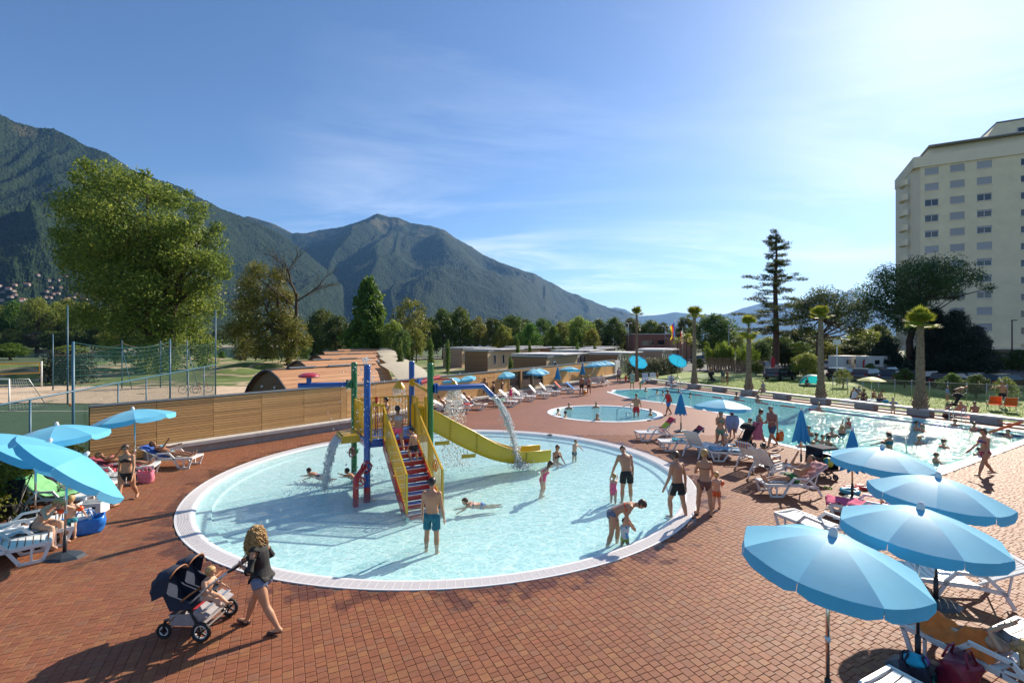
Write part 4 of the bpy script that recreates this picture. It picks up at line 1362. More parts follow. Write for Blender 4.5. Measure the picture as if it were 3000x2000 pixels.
# ================================================================ vegetation
def leaf_mat(name,dark,mid,light,trans=0.35,rough=0.55):
 m,nt,b,L=nodes(name)
 at=N(nt,'Attribute',attribute_name='tint')
 c=ramp(nt,at.outputs['Fac'],[(0.0,dark),(0.55,mid),(1.0,light)],L)
 oi=N(nt,'ObjectInfo')
 hs=N(nt,'HueSaturation')
 mr=N(nt,'MapRange',n3=0.47,n4=0.53);L(oi.outputs['Random'],mr.inputs[0]);L(mr.outputs[0],hs.inputs['Hue'])
 mr2=N(nt,'MapRange',n3=0.8,n4=1.2);L(oi.outputs['Random'],mr2 .inputs[0]);L(mr2 .outputs[0],hs.inputs['Value'])
 L(c,hs.inputs['Color'])
 L(hs.outputs[0],b.inputs['Base Color'])
 b.inputs['Roughness'].default_value=rough
 b.inputs['Specular IOR Level'].default_value=0.35
 tr=N(nt,'BsdfTranslucent')
 g=N(nt,'Gamma',i_Gamma=0.85);L(hs.outputs[0],g.inputs[0]);L(g.outputs[0],tr.inputs[0])
 ms=N(nt,'MixShader',n0=trans)
 L(b.outputs[0],ms.inputs[1]);L(tr.outputs[0],ms.inputs[2])
 L(ms.outputs[0],nt.nodes['Material Output'].inputs['Surface'])
 return m
LM_POP=leaf_mat('leaf_poplar',(0.055,0.085,0.012),(0.145,0.19,0.026),(0.33,0.33,0.05),.5)
LM_MID=leaf_mat('leaf_plane',(0.034,0.062,0.012),(0.085,0.132,0.021),(0.18,0.215,0.038))
LM_BRT=leaf_mat('leaf_bright',(0.033,0.075,0.010),(0.078,0.163,0.016),(0.169,0.260,0.026))
LM_AUT=leaf_mat('leaf_autumn',(0.075,0.105,0.014),(0.165,0.205,0.028),(0.32,0.30,0.05))
LM_PINE=leaf_mat('needle_pine',(0.028,0.05,0.014),(0.062,0.095,0.022),(0.14,0.16,0.03),0.38)
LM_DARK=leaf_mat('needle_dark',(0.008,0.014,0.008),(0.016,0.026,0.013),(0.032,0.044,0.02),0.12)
LM_BAM=leaf_mat('leaf_bamboo',(0.07,0.115,0.01),(0.15,0.21,0.018),(0.26,0.30,0.04),.45)
LM_GREY=leaf_mat('leaf_grey',(0.05,0.06,0.03),(0.10,0.11,0.06),(0.17,0.17,0.10))
LM_PALM=leaf_mat('frond_palm',(0.09,0.12,0.01),(0.21,0.24,0.02),(0.40,0.37,0.04),0.45)
M_BARK=mat('bark_brown',(0.07,0.048,0.03),0.9,var=0.3,vscale=4,bump=0.6,bscale=12,stretch=(1,1,.3))
M_BARKP=mat('bark_pine',(0.085,0.045,0.028),0.9,var=0.3,vscale=4,bump=0.6,bscale=10)
def leaf_cloud(name,blobs,per,size,m,seed=0,flat=1.0,bias=2.4,droop=0.0,aspect=0.62,up=0.0):
 """blobs: (x, y, z, rx, ry, rz); leaf-sized quads through each blob's volume"""
 r_=np.random.RandomState(seed)
 B=np.array(blobs,float)
 vol=(B[:,3]*B[:,4]*B[:,5])**(2/3.)
 cnt=np.maximum(8,(per*vol/vol.mean()).astype(int))
 idx=np.repeat(np.arange(len(B)),cnt)
 n=len(idx)
 d=r_.normal(size=(n,3))
 d/=np.linalg.norm(d,axis=1,keepdims=True)
 rad=r_.rand(n)**(1/bias)
 lump=1+0.28*vnoise(d*2.3+idx[:,None]*5.1,seed)+0.10*r_.normal(size=n)
 P=B[idx,:3]+d*(rad*lump)[:,None]*B[idx,3:]
 nrm=d*0.5+r_.normal(size=(n,3))*0.75+np.array([0,0,up])
 nrm/=np.linalg.norm(nrm,axis=1,keepdims=True)
 t=np.cross(nrm,r_.normal(size=(n,3)))
 t/=np.linalg.norm(t,axis=1,keepdims=True)+1e-9
 b=np.cross(nrm,t)
 s=size*(0.6+0.8*r_.rand(n))[:,None]
 a=t*s*0.5
 w=b*s*0.5*aspect
 dz=np.array([0,0,-droop])*s
 V=np.stack([P-a,P+w*0.9-a*.1,P+a+dz,P-w*0.9-a*.1],1).reshape(-1,3)
 F=np.arange(n*4).reshape(-1,4)
 me=npmesh(name,V,F,m)
 tint=np.clip(0.5+0.23*r_.normal(size=n)+0.25*vnoise(P*0.35,seed+4),0,1)
 at=me.attributes.new('tint','FLOAT','POINT')
 at.data.foreach_set('value',np.repeat(tint,4).astype(np.float32))
 return me
def limbs(mb,base,targets,r0,seed=0,trunk_top=None,n=7,wig=0.06):
 r_=random.Random(seed)
 base=Vector(base)
 top=Vector(trunk_top)
 pts=[base.lerp(top,i/5)+Vector((r_.uniform(-1,1),r_.uniform(-1,1),0))*(wig*(top-base).length*.5*(i in(2,3,4)))for i in range(6)]
 mb.tube(pts,[r0*(1.25 if i==0 else 1-i*.1)for i in range(6)],n+2)
 for tg in targets:
  tg=Vector(tg)
  st=pts[r_.choice((3,4,5,5))]
  k=5
  L_=(tg-st).length
  q=[]
  for i in range(k+1):
   f=i/k
   c=st.lerp(tg,f)
   c.z+=L_*.12*math.sin(f*math.pi)
   c+=Vector((r_.uniform(-1,1),r_.uniform(-1,1),r_.uniform(-1,1)))*(wig*L_*(0<i<k))
   q.append(c)
  mb.tube(q,[r0*.5*(1-.85*i/k)for i in range(k+1)],n-1)
 return mb
def put_tree(name,label,loc,tm,cm,scale=(1,1,1),rz=0.0,group=None,cat='tree'):
 t=thing(name,label,cat,loc,rz,group)
 t.scale=scale
 if tm:
  obj('trunk',tm,t)
 obj('crown',cm,t)
 return t
 # ---- the big poplar on the left
Zt=65.0
k_=Zt/FPX
_pb=[(300,560,60),(380,545,65),(460,570,60),(520,590,45),(250,620,60),(330,640,80),(430,660,80),(520,680,70),(580,690,50),(220,700,50),(290,740,75),(380,760,85),(480,770,85),(570,760,70),(625,765,42),(240,780,45),(310,840,70),(400,860,80),(500,860,85),(590,840,55),(350,930,60),(440,950,70),(530,950,65),(600,900,45),(420,1020,50),(500,1020,55),(565,1010,40),(190,690,30),(608,655,26),(505,548,22),(270,535,28),(330,520,32),(470,1065,45),(545,1060,40),(640,800,28),(205,750,28),(350,700,80),(450,720,80),(440,830,85)]
bx_,by_=478,1097
rr_=random.Random(3)
blobs=[]
for(x,y,r_)in _pb:
 wdt=max(0.0,1-abs(x-425)/270)
 for s_ in(-1,1):
  blobs.append(((x-bx_)*k_,s_*rr_.uniform(.15,1)*7.5*wdt,(by_-y)*k_,r_*k_*.86,r_*k_*.86,r_*k_*.74))
tb=MB()
limbs(tb,(0.6,0,-.2),[b[:3]for b in blobs[::4]],.62,1,(1.6,.3,9.5))
limbs(tb,(-1.2,.6,-.2),[b[:3]for b in blobs[2::5]],.5,2,(-3.2,.5,9))
put_tree('poplar_tree','huge round-topped poplar towering behind the sand court',G(bx_,by_),tb.mesh('trunk',M_BARK,True),leaf_cloud('crown',blobs,1150,.35,LM_POP,5,bias=2.4))
# ---- sparse autumn tree with a dead top
Zt=84.0
k_=Zt/FPX
_sb=[(720,830,36),(760,795,32),(800,805,30),(690,900,36),(740,880,42),(790,860,42),(700,970,40),(760,950,46),(820,930,45),(880,960,34),(903,1000,24),(720,1020,32),(840,995,42),(790,1015,40),(865,1030,34),(830,870,26)]
g=D(851,1068,Zt)
blobs=[((x-851)*k_,rr_.uniform(-2.5,2.5),(1068-y)*k_,r_*k_,r_*k_*1.3,r_*k_)for x,y,r_ in _sb]
tb=MB()
limbs(tb,(-.2,0,-.3),[b[:3]for b in blobs],.5,4,(-1.0,.2,6.5),wig=.1)
def twig(mb,p,d,L_,r,depth,q):
 p=Vector(p)
 pts,c,dd=[p],p,Vector(d).normalized()
 for i in range(4):
  dd=(dd+Vector((q.uniform(-1,1),q.uniform(-1,1),q.uniform(-.6,.7)))*.28).normalized()
  c=c+dd*(L_/4)
  pts.append(c)
 mb.tube(pts,[r*(1-.17*i)for i in range(5)],5 if depth>1 else 3)
 if depth>0:
  for i in(1,2,3,4,4):
   nd=(dd+Vector((q.uniform(-1,1),q.uniform(-1,1),q.uniform(-.3,.6)))*.9)
   twig(mb,pts[i],nd,L_*q.uniform(.5,.75),r*.5,depth-1,q)
dt=MB()
limbs(dt,(.6,0,3.0),[],.42,9,(1.1,0,12.5))
twig(dt,(1.0,0,12.0),(0,0,1),4.6,.24,3,random.Random(4))
twig(dt,(1.0,0,11.0),(.8,0,.7),4.0,.18,3,random.Random(8))
twig(dt,(1.0,0,10.0),(-.7,.2,.6),3.2,.15,2,random.Random(9))
t=put_tree('autumn_tree','sparse yellowing tree with bare dead branches sticking out on top',g,tb.mesh('trunk',M_BARK,True),leaf_cloud('crown',blobs,1500,.34,LM_AUT,8,bias=1.9))
dt.build('dead_branches',M_BARK,t,True)
# ---- generic broadleaf prototypes: 10 m tall, 8 m wide
def proto(seed,m,nb=26,size=.36,per=290,z0=2.0,narrow=1.0,shape='round'):
 q=random.Random(seed)
 bl=[]
 for i in range(nb):
  f=(i+.5)/nb
  z=z0+(9.6-z0)*f
  prof=math.sin(min(1,(f*.86+.14))*math.pi)**.6 if shape=='round' else(1-f)**.75+.12
  a=i*2.4+q.uniform(-.5,.5)
  rr=3.0*prof*q.uniform(.45,1.05)*narrow
  s_=q.uniform(.95,1.55)*(.7+.4*prof)
  bl.append((rr*math.cos(a),rr*math.sin(a),z,s_,s_,s_*.85))
 tb=MB()
 limbs(tb,(0,0,-.1),[b[:3]for b in bl[::3]],.26,seed,(0,0,4.2))
 return tb.mesh('trunk',M_BARK,True),leaf_cloud('crown',bl,per,size,m,seed)
PT={'mid1':proto(1,LM_MID),'mid2':proto(2,LM_MID,30),'mid3':proto(3,LM_POP,24),'aut':proto(4,LM_AUT,22,per=170),'brt':proto(5,LM_BRT,34,size=.5,shape='cone',z0=1.0),'brt2':proto(6,LM_BRT,24),'dark':proto(7,LM_PINE,26),'grey':proto(8,LM_GREY,22),'sap':proto(9,LM_MID,20,size=.5,narrow=.45,z0=1.0,per=110)}
_tc=[0]
ORD='first second third fourth fifth sixth seventh eighth ninth tenth eleventh twelfth thirteenth fourteenth fifteenth sixteenth seventeenth eighteenth nineteenth twentieth twenty-first twenty-second twenty-third twenty-fourth twenty-fifth'.split()
def ordinals(ts,pat):
 for k,t in enumerate(sorted(ts,key=lambda o:o.location.x/o.location.y)):
  t['label']=pat%ORD[k]
def gtree(kind,px,top,Z,wpx,label,name='broadleaf_tree',group=None,base=0.0,cat='tree'):
 h=CAM_H+(1000-top)/FPX*Z-base
 w=wpx*Z/FPX
 _tc[0]+=1
 p=D(px,1000,Z)
 tm,cm=PT[kind]
 return put_tree(name,label,(p.x,p.y,base),tm,cm,(w/8,w/8,h/10),_tc[0]*1.7,group,cat)
gtree('brt',1082,818,116,150,'bright green conical tree rising above the lodges')
gtree('aut',1205,872,116,150,'brownish-green broad tree right of the bright conical tree')
gtree('dark',985,925,122,110,'dark green pine-like tree left of the bright conical tree')
gtree('mid2',940,905,150,110,'olive tree behind the bare-topped autumn tree')
_row=[(1150,935,108,80,'mid3'),(1298,905,126,105,'mid1'),(1348,900,130,90,'mid2'),(1400,925,132,90,'aut'),(1445,932,138,95,'mid1'),(1500,925,136,115,'mid2'),(1552,948,128,80,'brt2'),(1592,932,144,100,'mid1'),(1645,940,146,90,'mid3'),(1700,924,132,100,'mid3'),(1752,935,142,95,'mid1'),(1800,930,142,80,'mid2'),(1848,932,152,90,'mid1'),(1905,938,155,90,'mid2'),(1945,945,152,70,'mid1'),(1260,930,140,90,'dark'),(1475,950,124,70,'mid3'),(1620,955,126,60,'brt2'),(1735,960,124,60,'mid3'),(1045,945,150,80,'mid1'),(1385,940,150,90,'dark'),(1540,935,156,90,'dark'),(1680,938,156,90,'dark'),(1220,960,104,60,'mid3'),(1180,965,100,60,'mid2')]
ordinals([gtree(kd,px,tp,Z,w,'tree',group='trees behind the bungalows')for(px,tp,Z,w,kd)in _row],'%s leafy tree from the left in the dark row behind the bungalows')
gtree('mid2',2088,920,122,145,'large dark tree standing right behind the second palm')
gtree('mid1',2010,930,128,90,'tree behind the flagpoles and the brick building')
gtree('mid3',2150,968,140,80,'small round tree in front of the white house')
ordinals([gtree(kd,px,tp,Z,w,'tree',group='trees behind the car park')for(px,tp,Z,w,kd)in[(2335,965,92,130,'dark'),(2440,985,96,150,'dark'),(2525,960,98,130,'mid3'),(2255,985,92,110,'mid3'),(2215,1000,96,70,'mid2'),(2300,1010,84,90,'dark'),(2480,1010,84,90,'dark'),(2570,950,102,100,'mid2'),(2390,1010,100,90,'mid1'),(2390,965,110,110,'mid2'),(2230,1000,80,80,'dark'),(2290,985,86,90,'mid2'),(2350,1000,82,80,'mid1'),(2425,1000,84,90,'mid3'),(2500,990,86,90,'mid1'),(2545,1000,82,80,'dark'),(2185,1010,84,60,'mid1')]],'%s bushy tree from the left in the grove behind the car park')
_l=[]
for i in range(17):
 px=-90+i*33+rr_.uniform(-8,8)
 _l.append(gtree(rr_.choice(['mid3','mid3','aut','mid3','brt2']),px,rr_.uniform(868,915),rr_.uniform(262,300),rr_.uniform(75,110),'tree',group='trees on the far lake bank'))
ordinals(_l,'%s yellow-green tree from the left on the far lake bank')
_l=[]
for i in range(12):
 px=-60+i*42+rr_.uniform(-8,8)
 _l.append(gtree(rr_.choice(['mid1','brt2','grey','mid3']),px,rr_.uniform(945,975),rr_.uniform(242,256),rr_.uniform(60,90),'bush',name='bush',group='bushes on the far lake bank',cat='bush',base=-1))
ordinals(_l,'%s low bush from the left at the far waterline')
_l=[]
for i in range(22):
 px=420+i*27+rr_.uniform(-8,8)
 _l.append(gtree(rr_.choice(['mid1','mid2','dark']),px,rr_.uniform(960,985),rr_.uniform(470,640),rr_.uniform(36,55),'tree',group='distant trees beyond the lake',base=-1))
ordinals(_l,'%s distant dark tree from the left beyond the lake gap')
for(kd,px,tp,Z,w,lb)in[('brt2',30,1005,118,110,'bright bush at the left edge behind the volleyball net'),('aut',210,1010,125,110,'yellowish bush behind the dark clipped hedge'),('dark',795,1020,92,60,'dark conical shrub left of the autumn tree trunk'),('mid1',890,1000,100,40,'small dark tree right of the autumn tree trunk'),('grey',750,1005,108,60,'grey-green shrub at the lake edge'),('mid3',380,1040,95,45,'round variegated bush near the teal net post'),('brt2',650,1028,105,26,'bright green hedge column beside the lake'),('grey',705,1035,104,50,'grey leafy shrub beside the small lakeside wall'),('mid1',925,985,118,60,'dark rounded bush behind the second lodge'),('dark',340,990,80,30,'young tree standing on the grass mounds')]:
 gtree(kd,px,tp,Z,w,lb,name='shrub' if kd!='dark' else 'small_tree',cat='shrub')
for(px,tp,Z,w,lb)in[(1172,985,44,50,'slender sapling beside the lodge awnings'),(1195,1010,48,40,'shorter sapling right of the lodge awnings'),(1262,985,50,44,'tall slender sapling left of the lone bungalow'),(1312,992,62,36,'thin sapling in front of the shaded bungalow'),(1517,990,60,36,'sapling growing above the grey bungalow roof'),(1495,1040,47,36,'low sapling against the dark bungalow wall'),(1552,993,78,26,'small sapling between two bungalow roofs'),(1692,1000,74,30,'sapling between white bungalow roofs'),(1620,1012,76,30,'tiny sapling by the middle bungalow'),(1742,1003,84,26,'sapling near the rear bungalow row')]:
 gtree('sap',px,tp,Z,w,lb,name='sapling')
def hedge(name,label,pts,h,wd,m,size,dens,seed,z0=0.0,cat='hedge'):
 bl=[]
 r_=random.Random(seed)
 for i in range(len(pts)-1):
  a,b=Vector(pts[i]),Vector(pts[i+1])
  n=max(1,int((b-a).length/(wd*.55)))
  for j in range(n):
   c=a.lerp(b,(j+.5)/n)
   for z in np.arange(wd*.35,h,wd*.5):
    bl.append((c.x+r_.uniform(-.1,.1)*wd,c.y+r_.uniform(-.1,.1)*wd,z0+z,wd*.55,wd*.55,wd*.5))
 t=thing(name,label,cat)
 obj('foliage',leaf_cloud('foliage',bl,dens,size,m,seed,bias=3.5),t)
 return t
hedge('hedge','sunlit green hedge below the chain link fence at the left edge',[(-11.9,8.6),(-13.3,12.4),(-14.4,15.6)],1.55,.95,LM_POP,.085,700,3)
g=G(195,1124)
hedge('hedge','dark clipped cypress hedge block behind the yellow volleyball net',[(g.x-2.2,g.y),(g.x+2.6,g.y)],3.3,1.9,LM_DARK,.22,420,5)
hedge('hedge','leafy pale hedge below the windows of the pale bungalow',[(14.4,59.5),(19.5,64),(24.5,70)],2.0,1.3,LM_GREY,.16,300,6)
hedge('hedge','low green hedge along the back of the car park',[(62,88),(84,72)],1.6,1.4,LM_BRT,.25,240,7)
for k,(px,py,h,w,m_,lb)in enumerate([(2100,1068,4.2,2.2,LM_BAM,'left clump of bright bamboo behind the board fence'),(2165,1068,4.6,2.6,LM_BAM,'right clump of bright bamboo behind the board fence')]):
 p=D(px,1000,76)
 q=random.Random(k)
 bl=[]
 tb=MB()
 for i in range(16):
  x,y=q.uniform(-w,w),q.uniform(-1,1)
  hh=h*q.uniform(.7,1.05)
  bl.append((x*1.15,y,hh*.72,.55,.55,hh*.3))
  bl.append((x,y,hh*.4,.5,.5,hh*.2))
  tb.tube([(x*.5,y*.5,0),(x*.8,y,hh*.5),(x*1.15,y,hh)],[.04,.035,.01],4)
 put_tree('bamboo',lb,(p.x,p.y,0),tb.mesh('canes',M_BARK),leaf_cloud('crown',bl,130,.38,m_,k,aspect=.3,droop=.3),cat='bamboo')
_shr=[(2215,1100,'shrub left of the third palm at the back of the lawn'),(2330,1105,'shrub beside the parked cars left of the turquoise tent'),(2470,1135,'reddish shrub right of the fourth palm'),(2650,1135,'shrub by the wire fence left of the fifth palm'),(2790,1160,'green shrub behind the bending woman'),(2945,1175,'yellow-leaved shrub by the wire fence behind the orange chairs'),(2360,1112,'tall flowering shrub in front of a parked car'),(2050,1085,'shrub row at the foot of the board fence'),(2860,1165,'low shrub behind the two orange chairs'),(2905,1110,'dark shrub in front of the tower entrance'),(2985,1105,'dark shrub at the right edge below the tower'),(2550,1110,'small palm-like shrub by the red banner')]
for k,(px,py,lb)in enumerate(_shr):
 g=G(px,py)
 h=1.5 if k not in(6,9,10)else 2.6
 if k in(9,10):
  g=D(px,1075,72);g.z=0
 kd=['mid3','mid1','aut','mid1','brt2','aut','mid3','brt2','mid1','dark','dark','brt2'][k]
 tm,cm=PT[kd]
 put_tree('shrub',lb,(g.x,g.y,0),tm,cm,(h/6,h/6,h/8),k*1.3,cat='shrub')
 # ---- tall tiered pine
Zt=75.0
p=D(2272,1000,Zt)
tb=MB()
H_=CAM_H+(1000-672)/FPX*Zt
tb.tube([(0,0,-.2),(.1,0,6),(0,.1,13),(.15,0,18),(.1,0,H_)],[.5,.42,.3,.16,.04],9)
bl=[]
q=random.Random(12)
for z,L_ in[(21.4,.9),(20.6,1.3),(19.6,1.9),(18.6,2.3),(17.4,2.6),(16.4,2.2),(15.0,2.0),(13.8,4.4),(12.4,4.7),(11.0,5.6),(9.5,6.0),(8.1,5.4),(6.9,5.0),(6.0,2.4)]:
 nb=q.choice((4,5,6))if z<19 else 4
 a0=q.uniform(0,6)
 for i in range(nb):
  a=a0+i*2*math.pi/nb+q.uniform(-.35,.35)
  l=L_*q.uniform(.45,1.15)
  ex,ey=math.cos(a),math.sin(a)
  up=.35 if z>12 else.12
  dz_=q.uniform(-.75,.75)
  tb.tube([(0,0,z-.3+dz_),(ex*l*.5,ey*l*.5,z-.25+dz_),(ex*l,ey*l,z+dz_+up*l*.3)],[.07,.05,.02],4)
  for f in(.4,.62,.82,1.0):
   bl.append((ex*l*f+q.uniform(-.3,.3),ey*l*f+q.uniform(-.3,.3),z-.2+dz_+up*l*.3*f+q.uniform(-.25,.3),.34*l**.5+.2,.34*l**.5+.2,.30))
put_tree('tall_pine','tall dark tiered pine rising alone against the sky',(p.x,p.y,0),tb.mesh('trunk',M_BARKP,True),leaf_cloud('crown',bl,80,.27,LM_PINE,21,aspect=.35,bias=1.8))
# ---- stone pines
def stone_pine(px,Z,blobs_px,trunk,label,m,per,size,base_py=1000,seed=0,r0=.45):
 k=Z/FPX
 p=D(px,1000,Z)
 q=random.Random(seed)
 bl=[]
 for(x,y,r_)in blobs_px:
  for s_ in(-1,1):
   bl.append(((x-px)*k,s_*q.uniform(0,3.2),CAM_H+(1000-y)*k,r_*k*1.0,r_*k*1.2,r_*k*.8))
 tb=MB()
 tp=[((x-px)*k,0,CAM_H+(1000-y)*k)for x,y in trunk]
 tb.tube([(tp[0][0],0,-.2)]+tp,[r0*1.1]+[r0*(1-.6*i/len(tp))for i in range(len(tp))],9)
 for b in bl[::1]:
  st=Vector(tp[q.choice((-1,-1,-2))])
  md=st.lerp(Vector(b[:3]),.55)+Vector((0,0,-.4))
  tb.tube([st,md,b[:3]],[r0*.32,r0*.2,.03],5)
 return put_tree('stone_pine',label,(p.x,p.y,0),tb.mesh('trunk',M_BARKP,True),leaf_cloud('crown',bl,per,size,m,seed,aspect=.35,up=.3))
stone_pine(2395,70,[(2405,870,40),(2450,880,38),(2365,895,34),(2340,930,30),(2385,915,32),(2430,920,34),(2480,910,36),(2505,935,26),(2360,965,26),(2460,950,28),(2520,900,24),(2318,900,20),(2500,965,24)],[(2397,1060),(2400,990),(2405,935)],'spreading stone pine with reddish trunk right of the tall pine',LM_PINE,420,.36,seed=31)
stone_pine(2690,70,[(2560,850,36),(2600,815,42),(2650,795,46),(2710,790,48),(2770,805,46),(2820,820,34),(2620,860,44),(2690,840,50),(2750,845,44),(2540,885,32),(2590,900,38),(2650,890,42),(2560,930,30),(2620,940,34),(2700,890,34),(2660,960,30),(2840,850,18),(2800,870,16)],[(2668,1060),(2664,1000),(2685,930),(2700,880)],'wide umbrella-shaped stone pine in front of the cream tower',LM_PINE,620,.38,seed=33,r0=.5)
def conifer(px,Z,top,wpx,label,m,seed,per=420,bot=0.3):
 h=CAM_H+(1000-top)/FPX*Z
 w=wpx*Z/FPX/2
 q=random.Random(seed)
 bl=[]
 n=60
 for i in range(n):
  f=(i+.5)/n
  z=bot+(h-bot-.4)*f
  rr=w*(1-f)**.62
  a=i*2.4
  rad=rr*q.uniform(.3,.86)
  s_=.26*w*(1.05-f*.7)+.25
  bl.append((rad*math.cos(a),rad*math.sin(a),z,s_*1.2,s_*1.2,s_*.8))
 tb=MB().tube([(0,0,-.1),(0,0,h*.95)],[.35,.03],7)
 p=D(px,1000,Z)
 put_tree('conifer',label,(p.x,p.y,0),tb.mesh('trunk',M_BARKP,True),leaf_cloud('crown',bl,per,.3,m,seed,aspect=.4))
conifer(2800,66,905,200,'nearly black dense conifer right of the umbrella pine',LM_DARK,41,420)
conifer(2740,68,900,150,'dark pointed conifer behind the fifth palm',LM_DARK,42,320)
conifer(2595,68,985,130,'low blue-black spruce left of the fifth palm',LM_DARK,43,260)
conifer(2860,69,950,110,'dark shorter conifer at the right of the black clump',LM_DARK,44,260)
# ---- fan palms on the bench blocks
M_PALMT=mat('palm_husk',(0.27,0.185,0.115),0.9,var=0.35,vscale=6,bump=0.5,bscale=30)
M_PALMD=mat('palm_husk_dark',(0.13,0.085,0.055),0.95,var=0.3,vscale=6)
def palm_trunk_mesh(h,rb,rt):
 mb=MB()
 prof=[(rb*1.75,0),(rb*1.45,.35),(rb*1.05,1.0)]+[(rb+(rt-rb)*f,.9+(h-.9)*f)for f in np.linspace(.1,1,8)]
 mb.lathe([(r_*.86,z)for r_,z in prof],14)
 q=random.Random(int(h*10))
 z=0.02
 row=0
 while z<h-.05:
  r_=np.interp(z,[p[1]for p in prof],[p[0]for p in prof])
  n=9
  for j in range(n):
   a=2*math.pi*(j+.5*(row%2))/n+q.uniform(-.05,.05)
   ca,sa=math.cos(a),math.sin(a)
   w=math.pi*r_/n*.98
   ln=.26*q.uniform(.8,1.2)
   tx,ty=-sa,ca
   b0=r_*.84
   b1=r_*q.uniform(1.18,1.42)
   mb.add([(ca*b0-tx*w,sa*b0-ty*w,z+.05),(ca*r_*.98,sa*r_*.98,z-.10),(ca*b0+tx*w,sa*b0+ty*w,z+.05),(ca*b1,sa*b1,z+ln),(ca*b0,sa*b0,z+ln*.9)],[(0,1,3),(1,2,3),(0,3,4),(3,2,4)],0)
  z+=.17
  row+=1
 return mb
def frond_mesh(seed):
 q=random.Random(seed)
 mb=MB()
 L_=.62
 mb.tube([(0,0,0),(L_*.5,0,.02),(L_,0,0)],[.02,.015,.01],4)
 n=17
 for i in range(n):
  a=(i/(n-1)-.5)*2.6
  l=.72*(1-.25*abs(a)/1.3)*q.uniform(.9,1.08)
  ca,sa=math.cos(a),math.sin(a)
  w=.042
  dr=-.10-.10*q.random()
  mb.add([(L_,0,0),(L_+ca*l*.55-sa*w,sa*l*.55+ca*w,.02),(L_+ca*l*.55+sa*w,sa*l*.55-ca*w,.02),(L_+ca*l,sa*l,dr)],[(0,2,1),(1,2,3)])
 me=mb.mesh('frond',LM_PALM)
 at=me.attributes.new('tint','FLOAT','POINT')
 at.data.foreach_set('value',[min(1,max(0,q.gauss(.6,.2)))for _ in me.vertices])
 return me
FRONDS=[frond_mesh(i)for i in range(4)]
_pl=[(-4.6,8.5,7.4,.20,'thin tall fan palm beside the far blue parasol',888,.85,40),(4.04,7.6,6.7,.26,'fan palm behind the far pool ladder, second from the left',893,1.0,44),(10.16,7.0,5.5,.27,'fan palm with drooping brown crown, third from the left',918,1.0,36),(16.28,7.2,6.15,.28,'tall narrow-crowned fan palm beside the turquoise beach tent',883,.85,40),(22.4,6.6,5.3,.31,'stout fan palm nearest the right edge',895,1.0,52)]
for k,(s_,top,th,rb,lb,tpx,fs,nf)in enumerate(_pl):
 p=BEN0+BEND*s_
 base=.44 if k else 0.0
 t=thing('fan_palm',lb,'palm tree',(p.x,p.y,base),k*.9,group='fan palms along the bench')
 palm_trunk_mesh(th-base,rb*.66,rb*.46).build('trunk',M_PALMT,t)
 q=random.Random(k+60)
 for j in range(nf):
  o=obj('frond',FRONDS[j%4],t,(0,0,th-base-.12+.35*(j/nf)))
  dead=(k==2 and j<16)
  pitch=R(q.uniform(-55,-10))if dead else R(q.uniform(50,88))if j>nf*.2 else R(q.uniform(15,50))
  o.rotation_euler=Matrix.Rotation(j*2.4+q.uniform(-.2,.2),3,'Z').to_euler()
  o.rotation_euler=(Matrix.Rotation(j*2.4+q.uniform(-.2,.2),3,'Z')@Matrix.Rotation(-pitch,3,'Y')).to_euler()
  sc_=fs*q.uniform(.7,.98)
  o.scale=(sc_,sc_,sc_)
for(px,pyb,pyt,Z,lb)in[(1985,1035,985,98,'short palm left of the annex behind the flags'),(2012,1040,975,96,'bushy palm right of the flagpoles'),(2025,1040,985,100,'slim palm in front of the salmon annex'),(2337,1090,1005,64,'green palm between the parked cars left of the fourth palm'),(2382,1088,1055,60,'small yucca-like palm by the red banner')]:
 g=D(px,pyb,Z);g.z=0
 h=CAM_H+(1000-pyt)/FPX*Z-1.0
 t=thing('small_palm',lb,'palm tree',g)
 MB().cyl((0,0,0),(0,0,h),.16,.12,8).build('trunk',M_PALMD,t)
 q=random.Random(px)
 for j in range(22):
  o=obj('frond',FRONDS[j%4],t,(0,0,h))
  o.rotation_euler=(Matrix.Rotation(j*2.4,3,'Z')@Matrix.Rotation(-R(q.uniform(-35,60)),3,'Y')).to_euler()
  o.scale=(1.1,1.1,1.1)
  # ---- short grass blades over the near lawn
_n=60000
_s=nrs.uniform(-2,34,_n);_o=1.0+nrs.rand(_n)**1.6*16
_P=np.stack([BEN0 .x+BEND.x*_s+BENN.x*_o,BEN0 .y+BEND.y*_s+BENN.y*_o,np.full(_n,-.03)],1)
_a=nrs.rand(_n)*6.28;_h=nrs.uniform(.03,.06,_n);_w=.02
_V=np.stack([_P+np.stack([np.cos(_a)*_w,np.sin(_a)*_w,0*_a],1),_P-np.stack([np.cos(_a)*_w,np.sin(_a)*_w,0*_a],1),_P+np.stack([nrs.normal(size=_n)*.03,nrs.normal(size=_n)*.03,_h],1)],1).reshape(-1,3)
_me=npmesh('grass',_V,np.arange(_n*3).reshape(-1,3),leaf_mat('grass_blade',(0.08,0.135,0.012),(0.13,0.20,0.02),(0.2,0.26,0.03),.5))
_at=_me.attributes.new('tint','FLOAT','POINT');_at.data.foreach_set('value',np.repeat(nrs.rand(_n),3).astype(np.float32))
obj('grass',_me,label='short mown grass of the lawn beyond the bench',cat='grass',kind='stuff')
